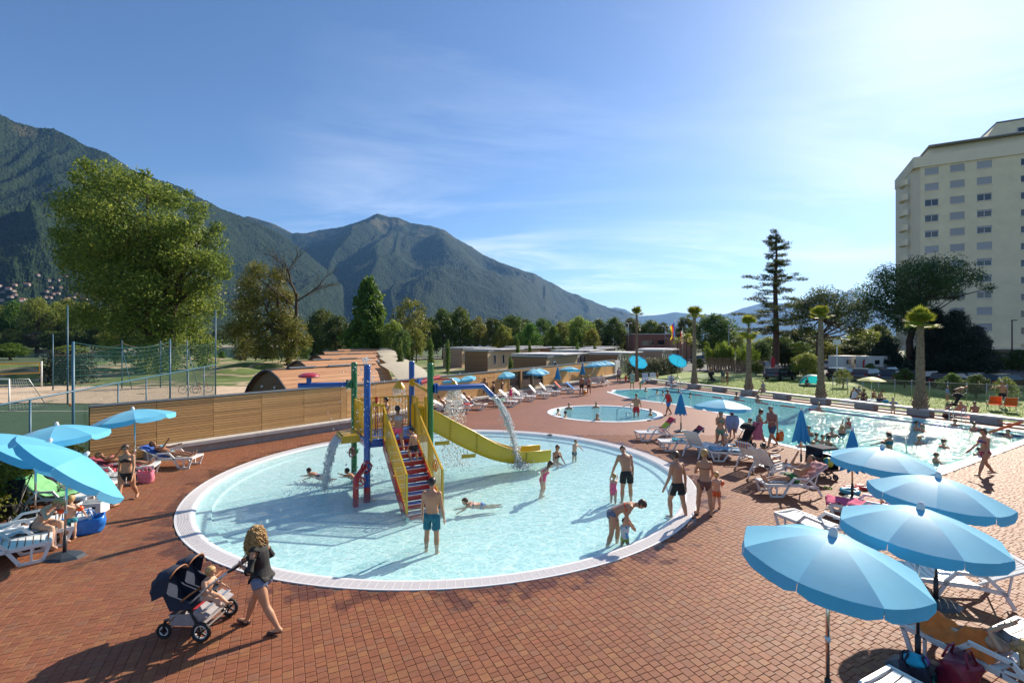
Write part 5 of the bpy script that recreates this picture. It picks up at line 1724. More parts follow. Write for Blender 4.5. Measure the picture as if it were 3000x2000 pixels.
# ---- village at the foot of the left mountain
M_VW=mat('village_wall',(0.30,0.27,0.23),.8,objrand=.25)
M_VR=mat('village_roof',(0.32,0.14,0.09),.8,objrand=.3)
u_,fz_,cz_,H_,v_=infA
_q2=random.Random(77)
for i in range(60):
 px=_q2 .uniform(-20,330)if i<46 else _q2 .uniform(560,720)
 ci=int(np.argmin(np.abs(u_*FPX+1500-px)))
 ty=_q2 .uniform(842,890)if i%9 else _q2 .uniform(805,835)
 dp=fz_[ci]+(cz_[ci]-fz_[ci])*v_
 ri=int(np.argmax((1000-(H_[:,ci]-CAM_H)/dp*FPX)<ty))
 dep=fz_[ci]+(cz_[ci]-fz_[ci])*v_[ri]
 x,z=u_[ci]*dep,H_[ri,ci]
 w,l,h=_q2 .uniform(6,15),_q2 .uniform(6,9),_q2 .uniform(3.5,6.5)
 t=thing('village_house','tiny pale house in the village at the foot of the left mountain','house',(x,dep-4,z-2),_q2 .uniform(-.5,.5),group='village houses below the mountain')
 MB().box((0,0,h/2),(w,l,h)).build('wall',M_VW,t)
 MB().add([(-w/2-.5,-l/2-.5,h),(w/2+.5,-l/2-.5,h),(w/2+.5,l/2+.5,h),(-w/2-.5,l/2+.5,h),(-w/2+1,0,h+2),(w/2-1,0,h+2)],[(0,1,5,4),(2,3,4,5),(1,2,5),(3,0,4)]).build('roof',M_VR,t)
 for k in range(2):
  MB().box((-w/4+k*w/2,-l/2-.05,h*.55),(1.6,.1,1.8)).build('window',M_GLASS,t)
  # ================================================================ water playground in the splash pool
def paint(name,c):
 return mat(name,c,0.32,var=0.07,vscale=4,coat=0.35,spec=0.5)
P_BLUE,P_GREEN,P_RED,P_YEL=paint('paint_blue',(0.012,0.085,0.33)),paint('paint_green',(0.012,0.15,0.045)),paint('paint_red',(0.42,0.015,0.02)),paint('paint_yellow',(0.62,0.37,0.012))
P_YELS=mat('slide_yellow',(0.62,0.44,0.012),0.3,var=0.06,vscale=2,coat=0.3,transl=((0.5,0.38,0.02),0.12))
P_AQUA=paint('paint_aqua',(0.12,0.38,0.42))
P_BOLT=mat('bolt_black',(0.02,0.02,0.02),0.5)
M_TREAD=mat('tread_edge',(0.7,0.7,0.7),.5)
PF=-0.31
pg=thing('water_playground','blue, green, red and yellow climbing tower with slide standing in the splash pool','playground',(-4.39,14.5,0),R(29))
TOP,DZ=3.79,1.5
S=2.0
def post(x,y,m,name='post'):
 MB().cyl((x,y,PF),(x,y,TOP-.02),.098,n=20).lathe([(.098,TOP-.02),(.085,TOP),(.0,TOP+.01)],20,(x,y,0)).build(name,m,pg,True)
 MB().cyl((x,y,PF),(x,y,PF+.02),.30,n=16).cyl((x,y,PF),(x,y,PF+.42),.104,n=16).build('post_foot',P_RED if m is P_BLUE else P_AQUA,pg,True)
post(0,0,P_BLUE);post(0,S,P_GREEN);post(S,S,P_BLUE);post(S,0,P_GREEN)
for i in range(8):
 MB().box((S/2,.14+i*.246,DZ-.03),(S-.12,.236,.05)).build('platform_board',P_BLUE,pg)
for(a,b)in(((0.1,0,DZ-.13),(S-.1,0,DZ-.13)),((0,.1,DZ-.13),(0,S-.1,DZ-.13)),((S,.1,DZ-.13),(S,S-.1,DZ-.13)),((.1,S,DZ-.13),(S-.1,S,DZ-.13))):
 MB().bar(a,b,.09,.18).build('edge_beam',P_BLUE,pg)
def rail_panel(a,b,z0a,z0b,h,label='railing',n=None,bars=True,m=None,step=.105):
 """slanted or level railing between ground points a,b (x,y) with lower rail at z0 and top at z0+h"""
 a,b=Vector(a),Vector(b)
 t=MB()
 f3=lambda f,z:(a.x+(b.x-a.x)*f,a.y+(b.y-a.y)*f,z)
 t.bar(f3(0,z0a+h),f3(1,z0b+h),.05,.05)
 t.bar(f3(0,z0a+.06),f3(1,z0b+.06),.04,.04)
 o=t.build(label,P_YEL,pg)
 L_=(b-a).length
 k=n or max(2,int(L_/step))
 bm=MB().cyl((0,0,0),(0,0,h-.08),.011,n=6).mesh('bar',P_YEL,True)
 for i in range(1,k):
  f=i/k
  p=f3(f,z0a+(z0b-z0a)*f+.07)
  obj('bar',bm,o,p)
 for f in(0,1):
  z0=z0a if f==0 else z0b
  p=f3(f,0)
  MB().bar((p[0],p[1],z0-.04),(p[0],p[1],z0+h+.02),.06,.06).build('upright',P_YEL,o)
 return o
rail_panel((0,.12),(0,S-.12),DZ,DZ,1.05)
rail_panel((.12,S),(S-.12,S),DZ,DZ,1.05)
rail_panel((.12,0),(.5,0),DZ,DZ,1.05,n=5)
rail_panel((1.5,0),(S-.12,0),DZ,DZ,1.05,n=5)
rail_panel((S,1.35),(S,S-.12),DZ,DZ,1.05,n=6)
rail_panel((S,.12),(S,.5),DZ,DZ,1.15,n=5)
for(a,b)in(((S,S,DZ+1.55),(S,0,DZ+1.35)),((.2,S*.9,DZ+1.0),(.9,S*.9,DZ+.8))):
 MB().cyl(a,b,.055,n=12).build('cross_pipe',P_YEL,pg,'all')
 for p in(a,):
  v=(Vector(b)-Vector(a)).normalized()*.04
  MB().cyl(Vector(p)+v*2.4,Vector(p)+v*3.6,.14,n=14).build('flange',P_YEL,pg,True)
RUN,RISE,NS=2.36,DZ-PF,10
sx0,sx1=.5,1.5
for i in range(NS):
 f=(i+.5)/NS
 y=-RUN*(1-(i+1)/NS)-.02
 z=PF+RISE*(i+1)/NS
 if i<NS-1:
  tr=MB().box(((sx0+sx1)/2,y,z-.02),(sx1-sx0-.06,.2,.04)).build('tread',P_BLUE,pg)
  MB().box(((sx0+sx1)/2,y-.105,z-.028),(sx1-sx0-.06,.015,.03)).build('tread_edge',M_TREAD,tr)
 MB().box(((sx0+sx1)/2,y+.10-RUN/NS*.9,z-RISE/NS*.55),(sx1-sx0-.06,.02,RISE/NS*.72)).build('riser',P_RED,pg)
for x in(sx0,sx1):
 st=MB().add([(x-.03,0.0,DZ+.02),(x+.03,0.0,DZ+.02),(x+.03,0,DZ-.32),(x-.03,0,DZ-.32),(x-.03,-RUN-.12,PF+.24),(x+.03,-RUN-.12,PF+.24),(x+.03,-RUN+.12,PF),(x-.03,-RUN+.12,PF)],[(0,1,2,3),(4,7,6,5),(0,4,5,1),(1,5,6,2),(2,6,7,3),(3,7,4,0)]).build('stringer',P_RED,pg)
 MB().bar((x,-RUN+.16,PF+.2),(x,-RUN-.1,PF+.02),.075,.26).build('stringer_foot',P_AQUA,st)
 rail_panel((x,0.0),(x,-RUN-.05),DZ+.02,PF+.32,.98,'stair_railing',step=.1)
 for i in range(10):
  f=(i+.5)/10
  MB().ell((x-.04,-RUN*f,DZ-RISE*f+.12+.05),(.03,.03,.03),6,4).build('bolt',P_YEL,st,'all')if i%2 else None
w=[(sx1+.04,-1.75+.16*math.cos(a*math.pi/8),.95+.16*math.sin(a*math.pi/8))for a in range(16)]
hw=MB().tube(w,.022,6,closed=True).build('hand_wheel',P_RED,pg,'all')
for k in range(3):
 a=k*2.09+.5
 MB().tube([(sx1+.04,-1.75,.95),(sx1+.04,-1.75+.16*math.cos(a),.95+.16*math.sin(a))],.016,5).build('spoke',P_RED,hw)
ang=R(-7)
ys=.93
prof=[(0,DZ-.02),(.35,DZ-.06),(.9,1.12),(1.6,.72),(2.3,.38),(2.9,.18),(3.4,.08),(3.9,.05),(4.7,.04)]
n2=spline([(a,b)for a,b in prof],3,False)[:-3]+[prof[-1]]
cs=[]
for(x,z)in n2:
 ca,sa=math.cos(ang),math.sin(ang)
 hs=.74 if x<1.8 else max(.46,.74-(x-1.8)*.16)
 ring=[]
 for(w_,dz)in((-.47,hs),(-.45,.18),(-.36,.03),(0,0),(.36,.03),(.45,.18),(.47,hs)):
  lx,ly=x,ys-.0+w_
  dx,dy=lx,ly-ys
  ring.append((S+dx*ca-dy*sa,ys+dx*sa+dy*ca,z+dz))
 cs.append(ring)
n=len(cs)
sl=MB()
for th in(0,1):
 sl.add([(p[0],p[1]*1.0,p[2]-.018*th)for r_ in cs for p in r_],[((i*7+j),((i+1)*7+j),((i+1)*7+j+1),(i*7+j+1))if th else((i*7+j+1),((i+1)*7+j+1),((i+1)*7+j),(i*7+j))for i in range(n-1)for j in range(6)])
slide=sl.build('slide',P_YELS,pg,35)
for j in(0,6):
 MB().tube([r_[j]for r_ in cs],.022,6).build('slide_lip',P_YELS,slide,'all')
for x in(.95,1.95,4.05):
 i=int(np.argmin([abs(a[0]-x)for a in n2]))
 for j0,j1 in((0,2),):
  q=MB()
  for k in range(j0,j1):
   q.bar(cs[i][k],cs[i][k+1],.03,.07)
  q.build('slide_flange',P_YELS,slide)
  for k in range(5):
   p=Vector(cs[i][0]).lerp(Vector(cs[i][1]),.15+k*.18)
   MB().ell((p.x-.0,p.y-.03,p.z),(.016,.02,.016),6,4).build('bolt',P_BOLT,slide)
 if x<3:
  p=cs[i][2]
  MB().box((p[0]-.25,p[1]+.06,p[2]-.09),(.5,.05,.12),R(-7)).build('slide_bracket',P_YELS,slide)
za=3.05
MB().tube([(-.12,S,za),(-1.75,S,za+.03)],.085,16).build('arm_pipe',P_BLUE,pg,True)
MB().cyl((-.1,S,za),(-.17,S,za),.15,n=18).cyl((-.2,S,za),(-.25,S,za),.16,n=18).build('arm_flange',P_GREEN,pg,True)
MB().tube([(-1.42,S,za),(-1.42,S,za+.3)],.08,14).build('mushroom_stem',P_BLUE,pg,True)
MB().lathe([(.0,.27),(.28,.28),(.33,.31),(.31,.36),(.18,.42),(0,.44)],20,(-1.42,S,za)).build('mushroom_cap',P_RED,pg,True)
zr=2.98
MB().tube([(S+.12,0,zr),(S+1.88,0,zr),(S+2.22,0,zr-.34)],.092,16).build('arm_pipe',P_BLUE,pg,30)
MB().cyl((S+.1,0,zr),(S+.15,0,zr),.16,n=18).cyl((S+.18,0,zr),(S+.23,0,zr),.17,n=18).build('arm_flange',P_BLUE,pg,True)
for k in range(8):
 a=k*math.pi/4
 MB().ell((S+.235,.13*math.cos(a),zr+.13*math.sin(a)),(.02,.02,.02),6,4).build('bolt',P_BOLT,pg)
MB().tube([(S+.02,S-.1,3.03),(S+.25,S-.35,3.02)],.075,12).build('shower_pipe',P_BLUE,pg,True)
MB().cyl((S+.16,S-.3,3.02),(S+.22,S-.36,3.02),.17,n=18).build('arm_flange',P_BLUE,pg,True)
MB().tube([(S+.2,S-.3,3.02),(S+1.1,S+.15,3.16)],.09,14).build('shower_pipe',P_RED,pg,True)
MB().tube([(S+.5,S+.1,3.12),(S+1.35,S-.55,3.12),(S+1.4,S-.58,3.05)],.03,8).build('shower_arm',P_RED,pg,True)
for(bx2,by2)in((S+1.4,S-.58),(S-.35,S+.35)):
 MB().lathe([(.05,0.04),(.09,-.02),(.2,-.16),(.22,-.22),(.21,-.22),(.0,-.18)],18,(bx2,by2,3.03)).build('shower_bell',P_YEL,pg,True)
MB().tube([(S,S,3.05),(S-.35,S+.35,3.06)],.03,6).build('shower_arm',P_RED,pg,True)
MB().box((-.38,.95,DZ-.08),(.5,.95,.07)).box((-.64,.95,DZ-.02),(.05,.95,.2)).box((-.38,.45,DZ),(.5,.05,.22)).box((-.38,1.45,DZ),(.5,.05,.22)).box((-.15,.95,DZ),(.05,.95,.22)).box((-.38,.95,DZ+.1),(.45,.9,.03)).build('spill_box',P_YEL,pg)
MB().tube([(-.42,-.45,PF),(-.42,-.45,.35),(-.4,-.42,.5),(-.28,-.28,.6),(-.08,-.06,.72)],.085,14).build('valve_pipe',P_RED,pg,True)
for(p,r_,nrm)in(((-.05,-.12,.72),.17,(.3,-1,0)),((-.1,S-.1,.78),.15,(-1,-.4,.2)),((-.28,-.45,.42),.12,(.2,-1,.3))):
 a,b,d=frame(nrm)
 ring=[Vector(p)+a*(r_*math.cos(k*math.pi/7))+b*(r_*math.sin(k*math.pi/7))for k in range(14)]
 hw=MB().tube(ring,.024,6,closed=True).build('hand_wheel',P_RED,pg,'all')
 for k in range(3):
  MB().tube([p,ring[int(k*14/3)]],.018,5).build('spoke',P_RED,hw)
MB().cyl((0,S,.72),(0,S,.84),.15,n=16).build('collar',P_GREEN,pg,True)
MB().cyl((0.7,S-.2,DZ),(0.7,S-.2,DZ+1.1),.05,n=10).build('spray_post',P_RED,pg,True)
for k in range(5):
 MB().tube([(.1,-.02,.1+k*.3),(.17,-.04,.12+k*.3),(.12,-.03,.18+k*.3)],.012,5).build('rung_hook',M_STEEL,pg)
 # ---- falling water: droplets and strands
M_DROP,_nt,_b,_L=nodes('water_drops')
_b.inputs['Base Color'].default_value=(0.95,0.97,0.98,1)
_b.inputs['Roughness'].default_value=0.15
_b.inputs['Transmission Weight'].default_value=0.35
_b.inputs['IOR'].default_value=1.33
_b.inputs['Specular IOR Level'].default_value=0.9
M=pg.matrix_world if False else(Matrix.Translation((-4.39,14.5,0))@Matrix.Rotation(R(29),4,'Z'))
octv=np.array([(1,0,0),(-1,0,0),(0,1,0),(0,-1,0),(0,0,1),(0,0,-1)],float)
octf=np.array([(0,2,4),(2,1,4),(1,3,4),(3,0,4),(2,0,5),(1,2,5),(3,1,5),(0,3,5)])
def drops(P,size,stretch):
 P=np.asarray(P,float)
 n=len(P)
 sc=size*(0.5+nrs.rand(n)**2*1.6)
 A=octv[None]*np.stack([sc,sc,sc*stretch],1)[:,None,:]
 V=(P[:,None,:]+A).reshape(-1,3)
 F=(octf[None]+(np.arange(n)*6)[:,None,None]).reshape(-1,3)
 return V,F
def jet(start,vel,T,n,spread,jitter=0.05):
 """ballistic drops from a spout"""
 t=nrs.rand(n)**.8*T
 v=np.array(vel)[None]+nrs.normal(size=(n,3))*np.array(jitter)*np.linalg.norm(vel)
 P=np.array(start)[None]+v*t[:,None]+nrs.normal(size=(n,3))*spread
 P[:,2]-=4.9*t**2
 return P[P[:,2]>WZ]
def wl(p):
 q=M@Vector(p)
 return(q.x,q.y,q.z)
def water_thing(name,label,sets,strands=()):
 VV,FF,off=[],[],0
 for P,s_,st in sets:
  V,F=drops(P,s_,st)
  VV.append(V);FF.append(F+off);off+=len(V)
 t=thing(name,label,'falling water')
 o=obj('droplets',npmesh('droplets',np.concatenate(VV),np.concatenate(FF),M_DROP,True),t,kind='stuff')
 if strands:
  mb=MB()
  for pts,r_ in strands:
   mb.tube(pts,r_,5)
  mb.build('strands',M_DROP,t,'all',kind='stuff')
d1=M.to_3x3()@Vector((1,0,0))
d2=M.to_3x3()@Vector((0,1,0))
st=wl((S+2.24,0,zr-.36))
v0=d1*1.75+Vector((0,0,-1.0))
strd=[]
for k in range(26):
 vv=v0+Vector((nrs.normal()*.13,nrs.normal()*.13,nrs.normal()*.1))
 o_=Vector((nrs.normal()*.04,nrs.normal()*.04,nrs.normal()*.03))
 t0,t1=(0,nrs.uniform(.25,.5))if k<12 else sorted(nrs.rand(2)*.66)
 pts=[tuple(Vector(st)+o_+vv*t+Vector((nrs.normal()*.012,nrs.normal()*.012,-4.9*t*t)))for t in np.linspace(t0,t1,8)]
 pts=[p for p in pts if p[2]>WZ]
 if len(pts)>2:
  strd.append((pts,[.024*(1-.6*i/len(pts))*nrs.uniform(.6,1.2)for i in range(len(pts))]))
land=Vector(st)+v0*.66+Vector((0,0,-4.9*.66**2))
spl=np.array([land.x,land.y,WZ])+np.concatenate([nrs.normal(size=(420,2))*.22,np.abs(nrs.normal(size=(420,1)))*.14],1)
water_thing('water_jet','arching water jet pouring from the bent blue spout',[(jet(st,v0,.66,1500,.02,.07),.013,1.6),(jet(st,v0*.8,.66,260,.05,.16),.012,1.4),(spl,.015,1.0)],strd)
sets,strd=[],[]
for k in range(70):
 y=.5+.9*nrs.rand()
 s0=Vector(wl((-.66,y,DZ-.02)))
 vv=d1*-(.75+nrs.normal()*.09)
 pts=[tuple(s0+vv*t+Vector((nrs.normal()*.01,nrs.normal()*.01,-4.9*t*t)))for t in np.linspace(0,.55*nrs.uniform(.5,1),8)]
 strd.append(([p for p in pts if p[2]>WZ-.02],.006+.006*nrs.rand()))
PP=np.concatenate([jet(wl((-.66,y,DZ-.02)),d1*-.8,.56,110,.02,.12)for y in np.linspace(.5,1.4,12)])
spl=np.array(wl((-1.2,.95,WZ)))+np.concatenate([nrs.normal(size=(500,2))*.45,np.abs(nrs.normal(size=(500,1)))*.10],1)
water_thing('water_curtain','thin water curtain falling from the yellow spill box into the pool',[(PP,.010,2.2),(spl,.012,1.0)],[s_ for s_ in strd if len(s_[0])>2])
PP=np.concatenate([jet(wl((0,0,TOP)),(nrs.normal()*.5,nrs.normal()*.5,1.9),1.2,24,.01,.05)for k in range(22)])
PP2=np.array(wl((0,0,0)))+np.stack([nrs.normal(size=90)*.22,nrs.normal(size=90)*.22,nrs.uniform(.2,TOP+.3,90)],1)
water_thing('water_spray','sprinkling water spray rising from the top of the front blue post',[(PP,.011,1.5),(PP2,.011,1.6)])
for(b_,lb)in(((S+1.4,S-.58),'dense shower falling from the right yellow bell behind the green post'),((S-.35,S+.35),'thin shower falling from the left yellow bell behind the tower')):
 n=2600 if b_[0]>S else 900
 t=nrs.rand(n)**.7*.78
 th,rr=nrs.rand(n)*6.28,nrs.rand(n)**.5*.2
 base=np.array(wl((b_[0],b_[1],2.82)))
 P=base+np.stack([np.cos(th)*(rr+rr*t*2.6),np.sin(th)*(rr+rr*t*2.6),-4.9*t**2-.3*t],1)
 water_thing('water_shower',lb,[(P[P[:,2]>WZ],.012,1.8),(np.array([base[0],base[1],WZ])+np.concatenate([nrs.normal(size=(300,2))*.4,np.abs(nrs.normal(size=(300,1)))*.1],1),.012,1)])
 # ================================================================ parasols
def cloth_mat(name,c,tr,k=.35,sheen=.4):
 m=mat(name,c,.55,transl=(tr,k),var=.05,vscale=3,bump=.12,bscale=160,spec=.45)
 m.node_tree.nodes['Principled BSDF'].inputs['Sheen Weight'].default_value=sheen
 return m
M_UMB=cloth_mat('parasol_blue',(0.15,0.57,0.81),(0.02,0.52,0.88),.3,.15)
M_UMBD=cloth_mat('parasol_closed',(0.02,0.27,0.55),(0.01,0.3,0.6),.2,.1)
M_FIN=mat('finial_white',(0.7,0.7,0.7),.4)
M_POLE=mat('pole_alu',(0.66,0.62,0.58),.22,metal=1.0)
M_SLEEVE=mat('sleeve_black',(0.02,0.02,0.022),.45)
M_BASE=mat('base_plastic',(0.035,0.04,0.05),.5,var=.1)
NR=8
_um={}
def umb_meshes(r,drop,val):
 key=(round(r,2),round(drop,2),round(val,2))
 if key in _um:
  return _um[key]
 half=math.pi/NR
 n=6
 vs,fs=[],[]
 for i in range(n+1):
  f=i/n
  for j in range(7):
   a=-half+2*half*j/6
   edge=abs(a)/half
   rad=r*f*(math.cos(half)/math.cos(a)*.35+.65)*(1-.035*f*(1-edge**2))
   z=-drop*(f**1.55)-.030*f*(1-edge**2)*math.sin(f*2.2)
   vs.append((rad*math.cos(a),rad*math.sin(a),z))
 for i in range(n):
  for j in range(6):
   fs.append((i*7+j,(i+1)*7+j,(i+1)*7+j+1,i*7+j+1))
 panel=MB().add(vs,fs).mesh('canopy_panel',M_UMB,'all')
 e=vs[-7:]
 vv,ff=[],[]
 for i in range(4):
  f=i/3
  for j in range(7):
   x,y,z=e[j]
   fr=j/6
   ins=max(0,abs(fr-.5)*2-.75)*4
   round_=1-.30*ins*ins
   rr=math.hypot(x,y)
   k=1+.012*f
   sx=.004*math.sin(j*2.2+f*3)
   cx=(fr-.5)*2
   yy=y*(1-.012*f*abs(cx)**4)
   vv.append((x*k+sx,yy*k,z-val*f*round_))
 for i in range(3):
  for j in range(6):
   ff.append((i*7+j,(i+1)*7+j,(i+1)*7+j+1,i*7+j+1))
 vmesh=MB().add(vv,ff).mesh('valance',M_UMB,'all')
 c=half
 rib=MB().tube([(.05,0,-.03),(r*.5*math.cos(0),0,-drop*.34-.012),(r*.995,0,-drop-.012)],.006,5).mesh('rib',M_FIN,'all')
 _um[key]=(panel,vmesh,rib)
 return _um[key]
def base_plate(t,s=.36):
 pts0=[(s*math.cos(k*math.pi/4+.39),s*math.sin(k*math.pi/4+.39))for k in range(8)]
 mb=MB()
 mb.add([(x*1.15,y*.8,0)for x,y in pts0]+[(x*.95,y*.66,.05)for x,y in pts0]+[(x*.28,y*.28,.11)for x,y in pts0],[(i,(i+1)%8,(i+1)%8+8,i+8)for i in range(8)]+[(i+8,(i+1)%8+8,(i+1)%8+16,i+16)for i in range(8)]+[tuple(range(16,24))])
 mb.build('base_plate',M_BASE,t)
def parasol(loc,apex,r,label,tilt=0.0,az=0.0,rot=0.0,lean=(0,0),drop=.30,val=.15,base=True,m=None,group='blue parasols set up round the pools'):
 t=thing('parasol',label,'parasol',loc,0,group)
 pole_top=apex-.42
 lx,ly=lean
 jx,jy=lx*pole_top,ly*pole_top
 MB().tube([(0,0,.38),(jx,jy,pole_top)],.0225,10).build('pole',M_POLE,t,'all')
 MB().tube([(lx*.9,ly*.9,.9),(lx*.95,ly*.95,.96)],.031,10).build('pole_joint',M_FIN,t,'all')
 MB().tube([(0,0,.04),(lx*.45,ly*.45,.45)],.036,10).build('sleeve',M_SLEEVE,t,'all')
 if base:
  base_plate(t)
 ax=Vector((math.cos(az),math.sin(az),0))
 rotm=Matrix.Rotation(tilt,4,Vector((-ax.y,ax.x,0)))
 Mt=Matrix.Translation((jx,jy,pole_top))@rotm
 MB().tube([Mt@Vector((0,0,-.02)),Mt@Vector((0,0,.42))],.0225,10).build('upper_pole',M_POLE,t,'all')
 pm,vm,rm=umb_meshes(r,drop,val)
 hub=Mt@Vector((0,0,.42))
 MB().lathe([(.035,-.05),(.05,0),(.045,.05),(.03,.09),(.0,.10)],12).build('finial',M_FIN,t,'all',loc=hub).rotation_euler=rotm.to_euler()
 for k in range(NR):
  e=(rotm@Matrix.Rotation(rot+k*2*math.pi/NR,4,'Z')).to_euler()
  o=obj('canopy_panel',pm,t,hub);o.rotation_euler=e
  o2=obj('valance',vm,o)
  e2=(rotm@Matrix.Rotation(rot+(k+.5)*2*math.pi/NR,4,'Z')).to_euler()
  o=obj('rib',rm,t,hub);o.rotation_euler=e2
 return t
SA=math.pi/2-SUN_AZ
_P=lambda px,Z:Vector(((px-1500)/FPX*Z,Z,0))
parasol(_P(2425,5.75),2.19,.98,'nearest big blue parasol at the bottom right, seen from above',R(7),SA-1.35,.30)
parasol(_P(2689,6.6),2.2,.94,'second blue parasol from the bottom right, above the child under the orange towel',R(4),SA-1.2,.15)
parasol(_P(2742,8.2),2.18,.96,'third blue parasol in the right row, above the striped towels',R(4),SA-1.3,.45)
parasol(_P(2582,10.9),2.08,1.02,'fourth blue parasol in the right row, in front of the black pram',R(3),SA-1.2,.2)
parasol(_P(2116,20.6),2.0,1.14,'blue parasol with frayed edge beside the woman in the green bikini',R(4),SA,.1)
parasol(Vector((-12.36,15.7,0)),2.27,1.12,'blue parasol above the two sunbathers in front of the slatted wall',R(9),SA+2.2,.3,(-.01,0))
parasol(Vector((-12.3,12.98,0)),2.23,1.10,'blue parasol above the green towel lounger near the hedge',R(5),SA+2.6,.2)
parasol(Vector((-11.25,11.3,0)),2.16,1.15,'blue parasol cut off by the left edge of the picture',R(32),SA-.15,.35)
parasol(Vector((-9.35,10.0,0)),2.18,1.16,'tilted blue parasol above the seated woman and the boy with armbands',R(42),SA-.05,.05,(.03,.0))
for k,(px,py,hpx,lb)in enumerate([(1180,1190,1118,'half hidden blue parasol left of the rear blue post'),(1232,1186,1116,'blue parasol seen between the rear posts of the tower'),(1301,1192,1101.6,'blue parasol right behind the green post of the tower'),(1349,1184,1096,'blue parasol in front of the wall, left of the bald man'),(1470,1164,1086,'blue parasol in front of the wall windows above the girl in pink'),(1562,1150,1080,'front one of two overlapping blue parasols by the wall windows'),(1573,1146,1077,'rear one of two overlapping blue parasols by the wall windows'),(1668,1134,1074,'blue parasol above the orange towel lounger'),(1738,1121,1062.5,'blue parasol behind the couple by the far pool'),(1748,1118,1060,'blue parasol half hidden behind its neighbour at the wall end'),(1773,1114,1057,'last blue parasol before the white end of the wall')]):
 g=G(px,py)
 top=CAM_H-(hpx-1000)/FPX*g.y
 parasol(g,min(2.35,max(1.95,top)),1.12,lb,R(6),SA+k,k*.2)
parasol(G(1869,1113),2.5,1.1,'bright blue parasol tilted away beside the thin palm',R(46),SA,.1,base=True)
parasol(G(1985,1106),2.5,1.2,'bright blue parasol tilted away on the lawn left of the second palm',R(44),SA-.2,.2)
_mb,_md=M_UMB,M_UMBD
def plain_parasol(loc,apex,r,colr,label,drop=.3):
 t=thing('parasol',label,'parasol',loc)
 m=cloth_mat('parasol_'+label.split()[0],colr,colr,.35)
 MB().tube([(0,0,0),(0,0,apex-.05)],.02,8).build('pole',M_POLE,t,'all')
 for k in range(8):
  a0,a1=k*math.pi/4,(k+1)*math.pi/4
  vs=[]
  for i in range(6):
   f=i/5
   for a in(a0,(a0+a1)/2,a1):
    rr=r*f*(1 if a!=(a0+a1)/2 else.96)
    vs.append((rr*math.cos(a),rr*math.sin(a),apex-drop*f**1.8))
  MB().add(vs,[(i*3+j,(i+1)*3+j,(i+1)*3+j+1,i*3+j+1)for i in range(5)for j in range(2)]).build('canopy_panel',m,t,'all')
plain_parasol(G(2553,1170),1.75,.95,(.42,.48,.03),'lime green parasol on the lawn above the sitting group')
plain_parasol(G(1950,1085,0),1.8,1.05,(.03,.03,.035),'black parasol over a pram in front of the hedge')
def closed_parasol(loc,top,label,L_=1.12,r=.24):
 t=thing('closed_parasol',label,'parasol',loc,rnd.random(),group='closed blue parasols')
 MB().tube([(0,0,.3),(0,0,top-.1)],.0225,10).build('pole',M_POLE,t,'all')
 MB().tube([(0,0,.04),(0,0,.45)],.036,10).build('sleeve',M_SLEEVE,t,'all')
 base_plate(t)
 vs,fs=[],[]
 n=32
 for i in range(9):
  f=i/8
  for j in range(n):
   a=2*math.pi*j/n
   fold=(1+.30*f*math.cos(a*8)+.08*math.sin(a*3+f))
   rr=(.035+(r-.035)*f**.8)*fold
   z=top-.06-L_*f-(.05*math.cos(a*8)if i==8 else 0)
   vs.append((rr*math.cos(a),rr*math.sin(a),z))
 for i in range(8):
  for j in range(n):
   q=(j+1)%n
   fs.append((i*n+j,(i+1)*n+j,(i+1)*n+q,i*n+q))
 MB().add(vs,fs).build('folded_canopy',M_UMBD,t,'all')
 MB().lathe([(.03,-.06),(.04,0),(.02,.05),(0,.06)],10,(0,0,top)).build('finial',M_FIN,t,'all')
closed_parasol(G(2347,1366),2.08,'closed blue parasol at the pool edge behind the sunbathing man')
closed_parasol(G(2497,1463),2.02,'closed blue parasol beside the bike trailer')
closed_parasol(G(1995,1264),1.95,'closed blue parasol between the small round pool and the big pool',1.02)
closed_parasol(G(1634,1142),2.2,'closed blue parasol in front of the wall right of the windows',1.15)
closed_parasol(G(1707,1125),2.3,'closed blue parasol behind the standing couple',1.2)
# ================================================================ sun loungers
M_PLAS=mat('lounger_plastic',(0.70,0.69,0.675),.38,var=.04,vscale=3,spec=.5)
LW=.66
def _side(y):
 mb=MB()
 P_=lambda x,z:(x,y,z)
 t_=.032
 for a,b,hgt in((P_(0,.35),P_(1.12,.33),.075),(P_(.03,.33),P_(.14,.02),.06),(P_(.10,.025),P_(.50,.025),.05),(P_(.47,.02),P_(.66,.35),.06),(P_(.30,.05),P_(.30,.33),.035),(P_(.62,.34),P_(.80,.53),.06),(P_(.78,.545),P_(1.22,.525),.055),(P_(1.2,.53),P_(1.48,.26),.06),(P_(1.46,.28),P_(1.60,.02),.06),(P_(1.1,.32),P_(1.5,.26),.06)):
  mb.bar(a,b,t_,hgt)
 return mb
LM_SIDE=[_side(s_*LW/2).mesh('side_frame',M_PLAS)for s_ in(-1,1)]
_sl=MB()
_vs=[]
for i in range(7):
 f=i/6-.5
 _vs+=[(-.048,f*(LW-.05),-.03*(1-4*f*f)),(.048,f*(LW-.05),-.03*(1-4*f*f)),(.048,f*(LW-.05),-.03*(1-4*f*f)-.018),(-.048,f*(LW-.05),-.03*(1-4*f*f)-.018)]
for i in range(6):
 for j in range(4):
  q=(j+1)%4
  _sl.f.append((i*4+j,i*4+q,(i+1)*4+q,(i+1)*4+j));_sl.m.append(0)
_sl.v=_vs
_sl.f+=[(3,2,1,0),(24,25,26,27)];_sl.m+=[0,0]
LM_SLAT=_sl.mesh('seat_slat',M_PLAS)
LM_END=MB().bar((0.02,-LW/2,.355),(.02,LW/2,.355),.05,.06).mesh('foot_rail',M_PLAS)
_bf=MB()
for s_ in(-1,1):
 _bf.bar((0,s_*(LW/2-.04),0),(.84,s_*(LW/2-.04),0),.04,.03)
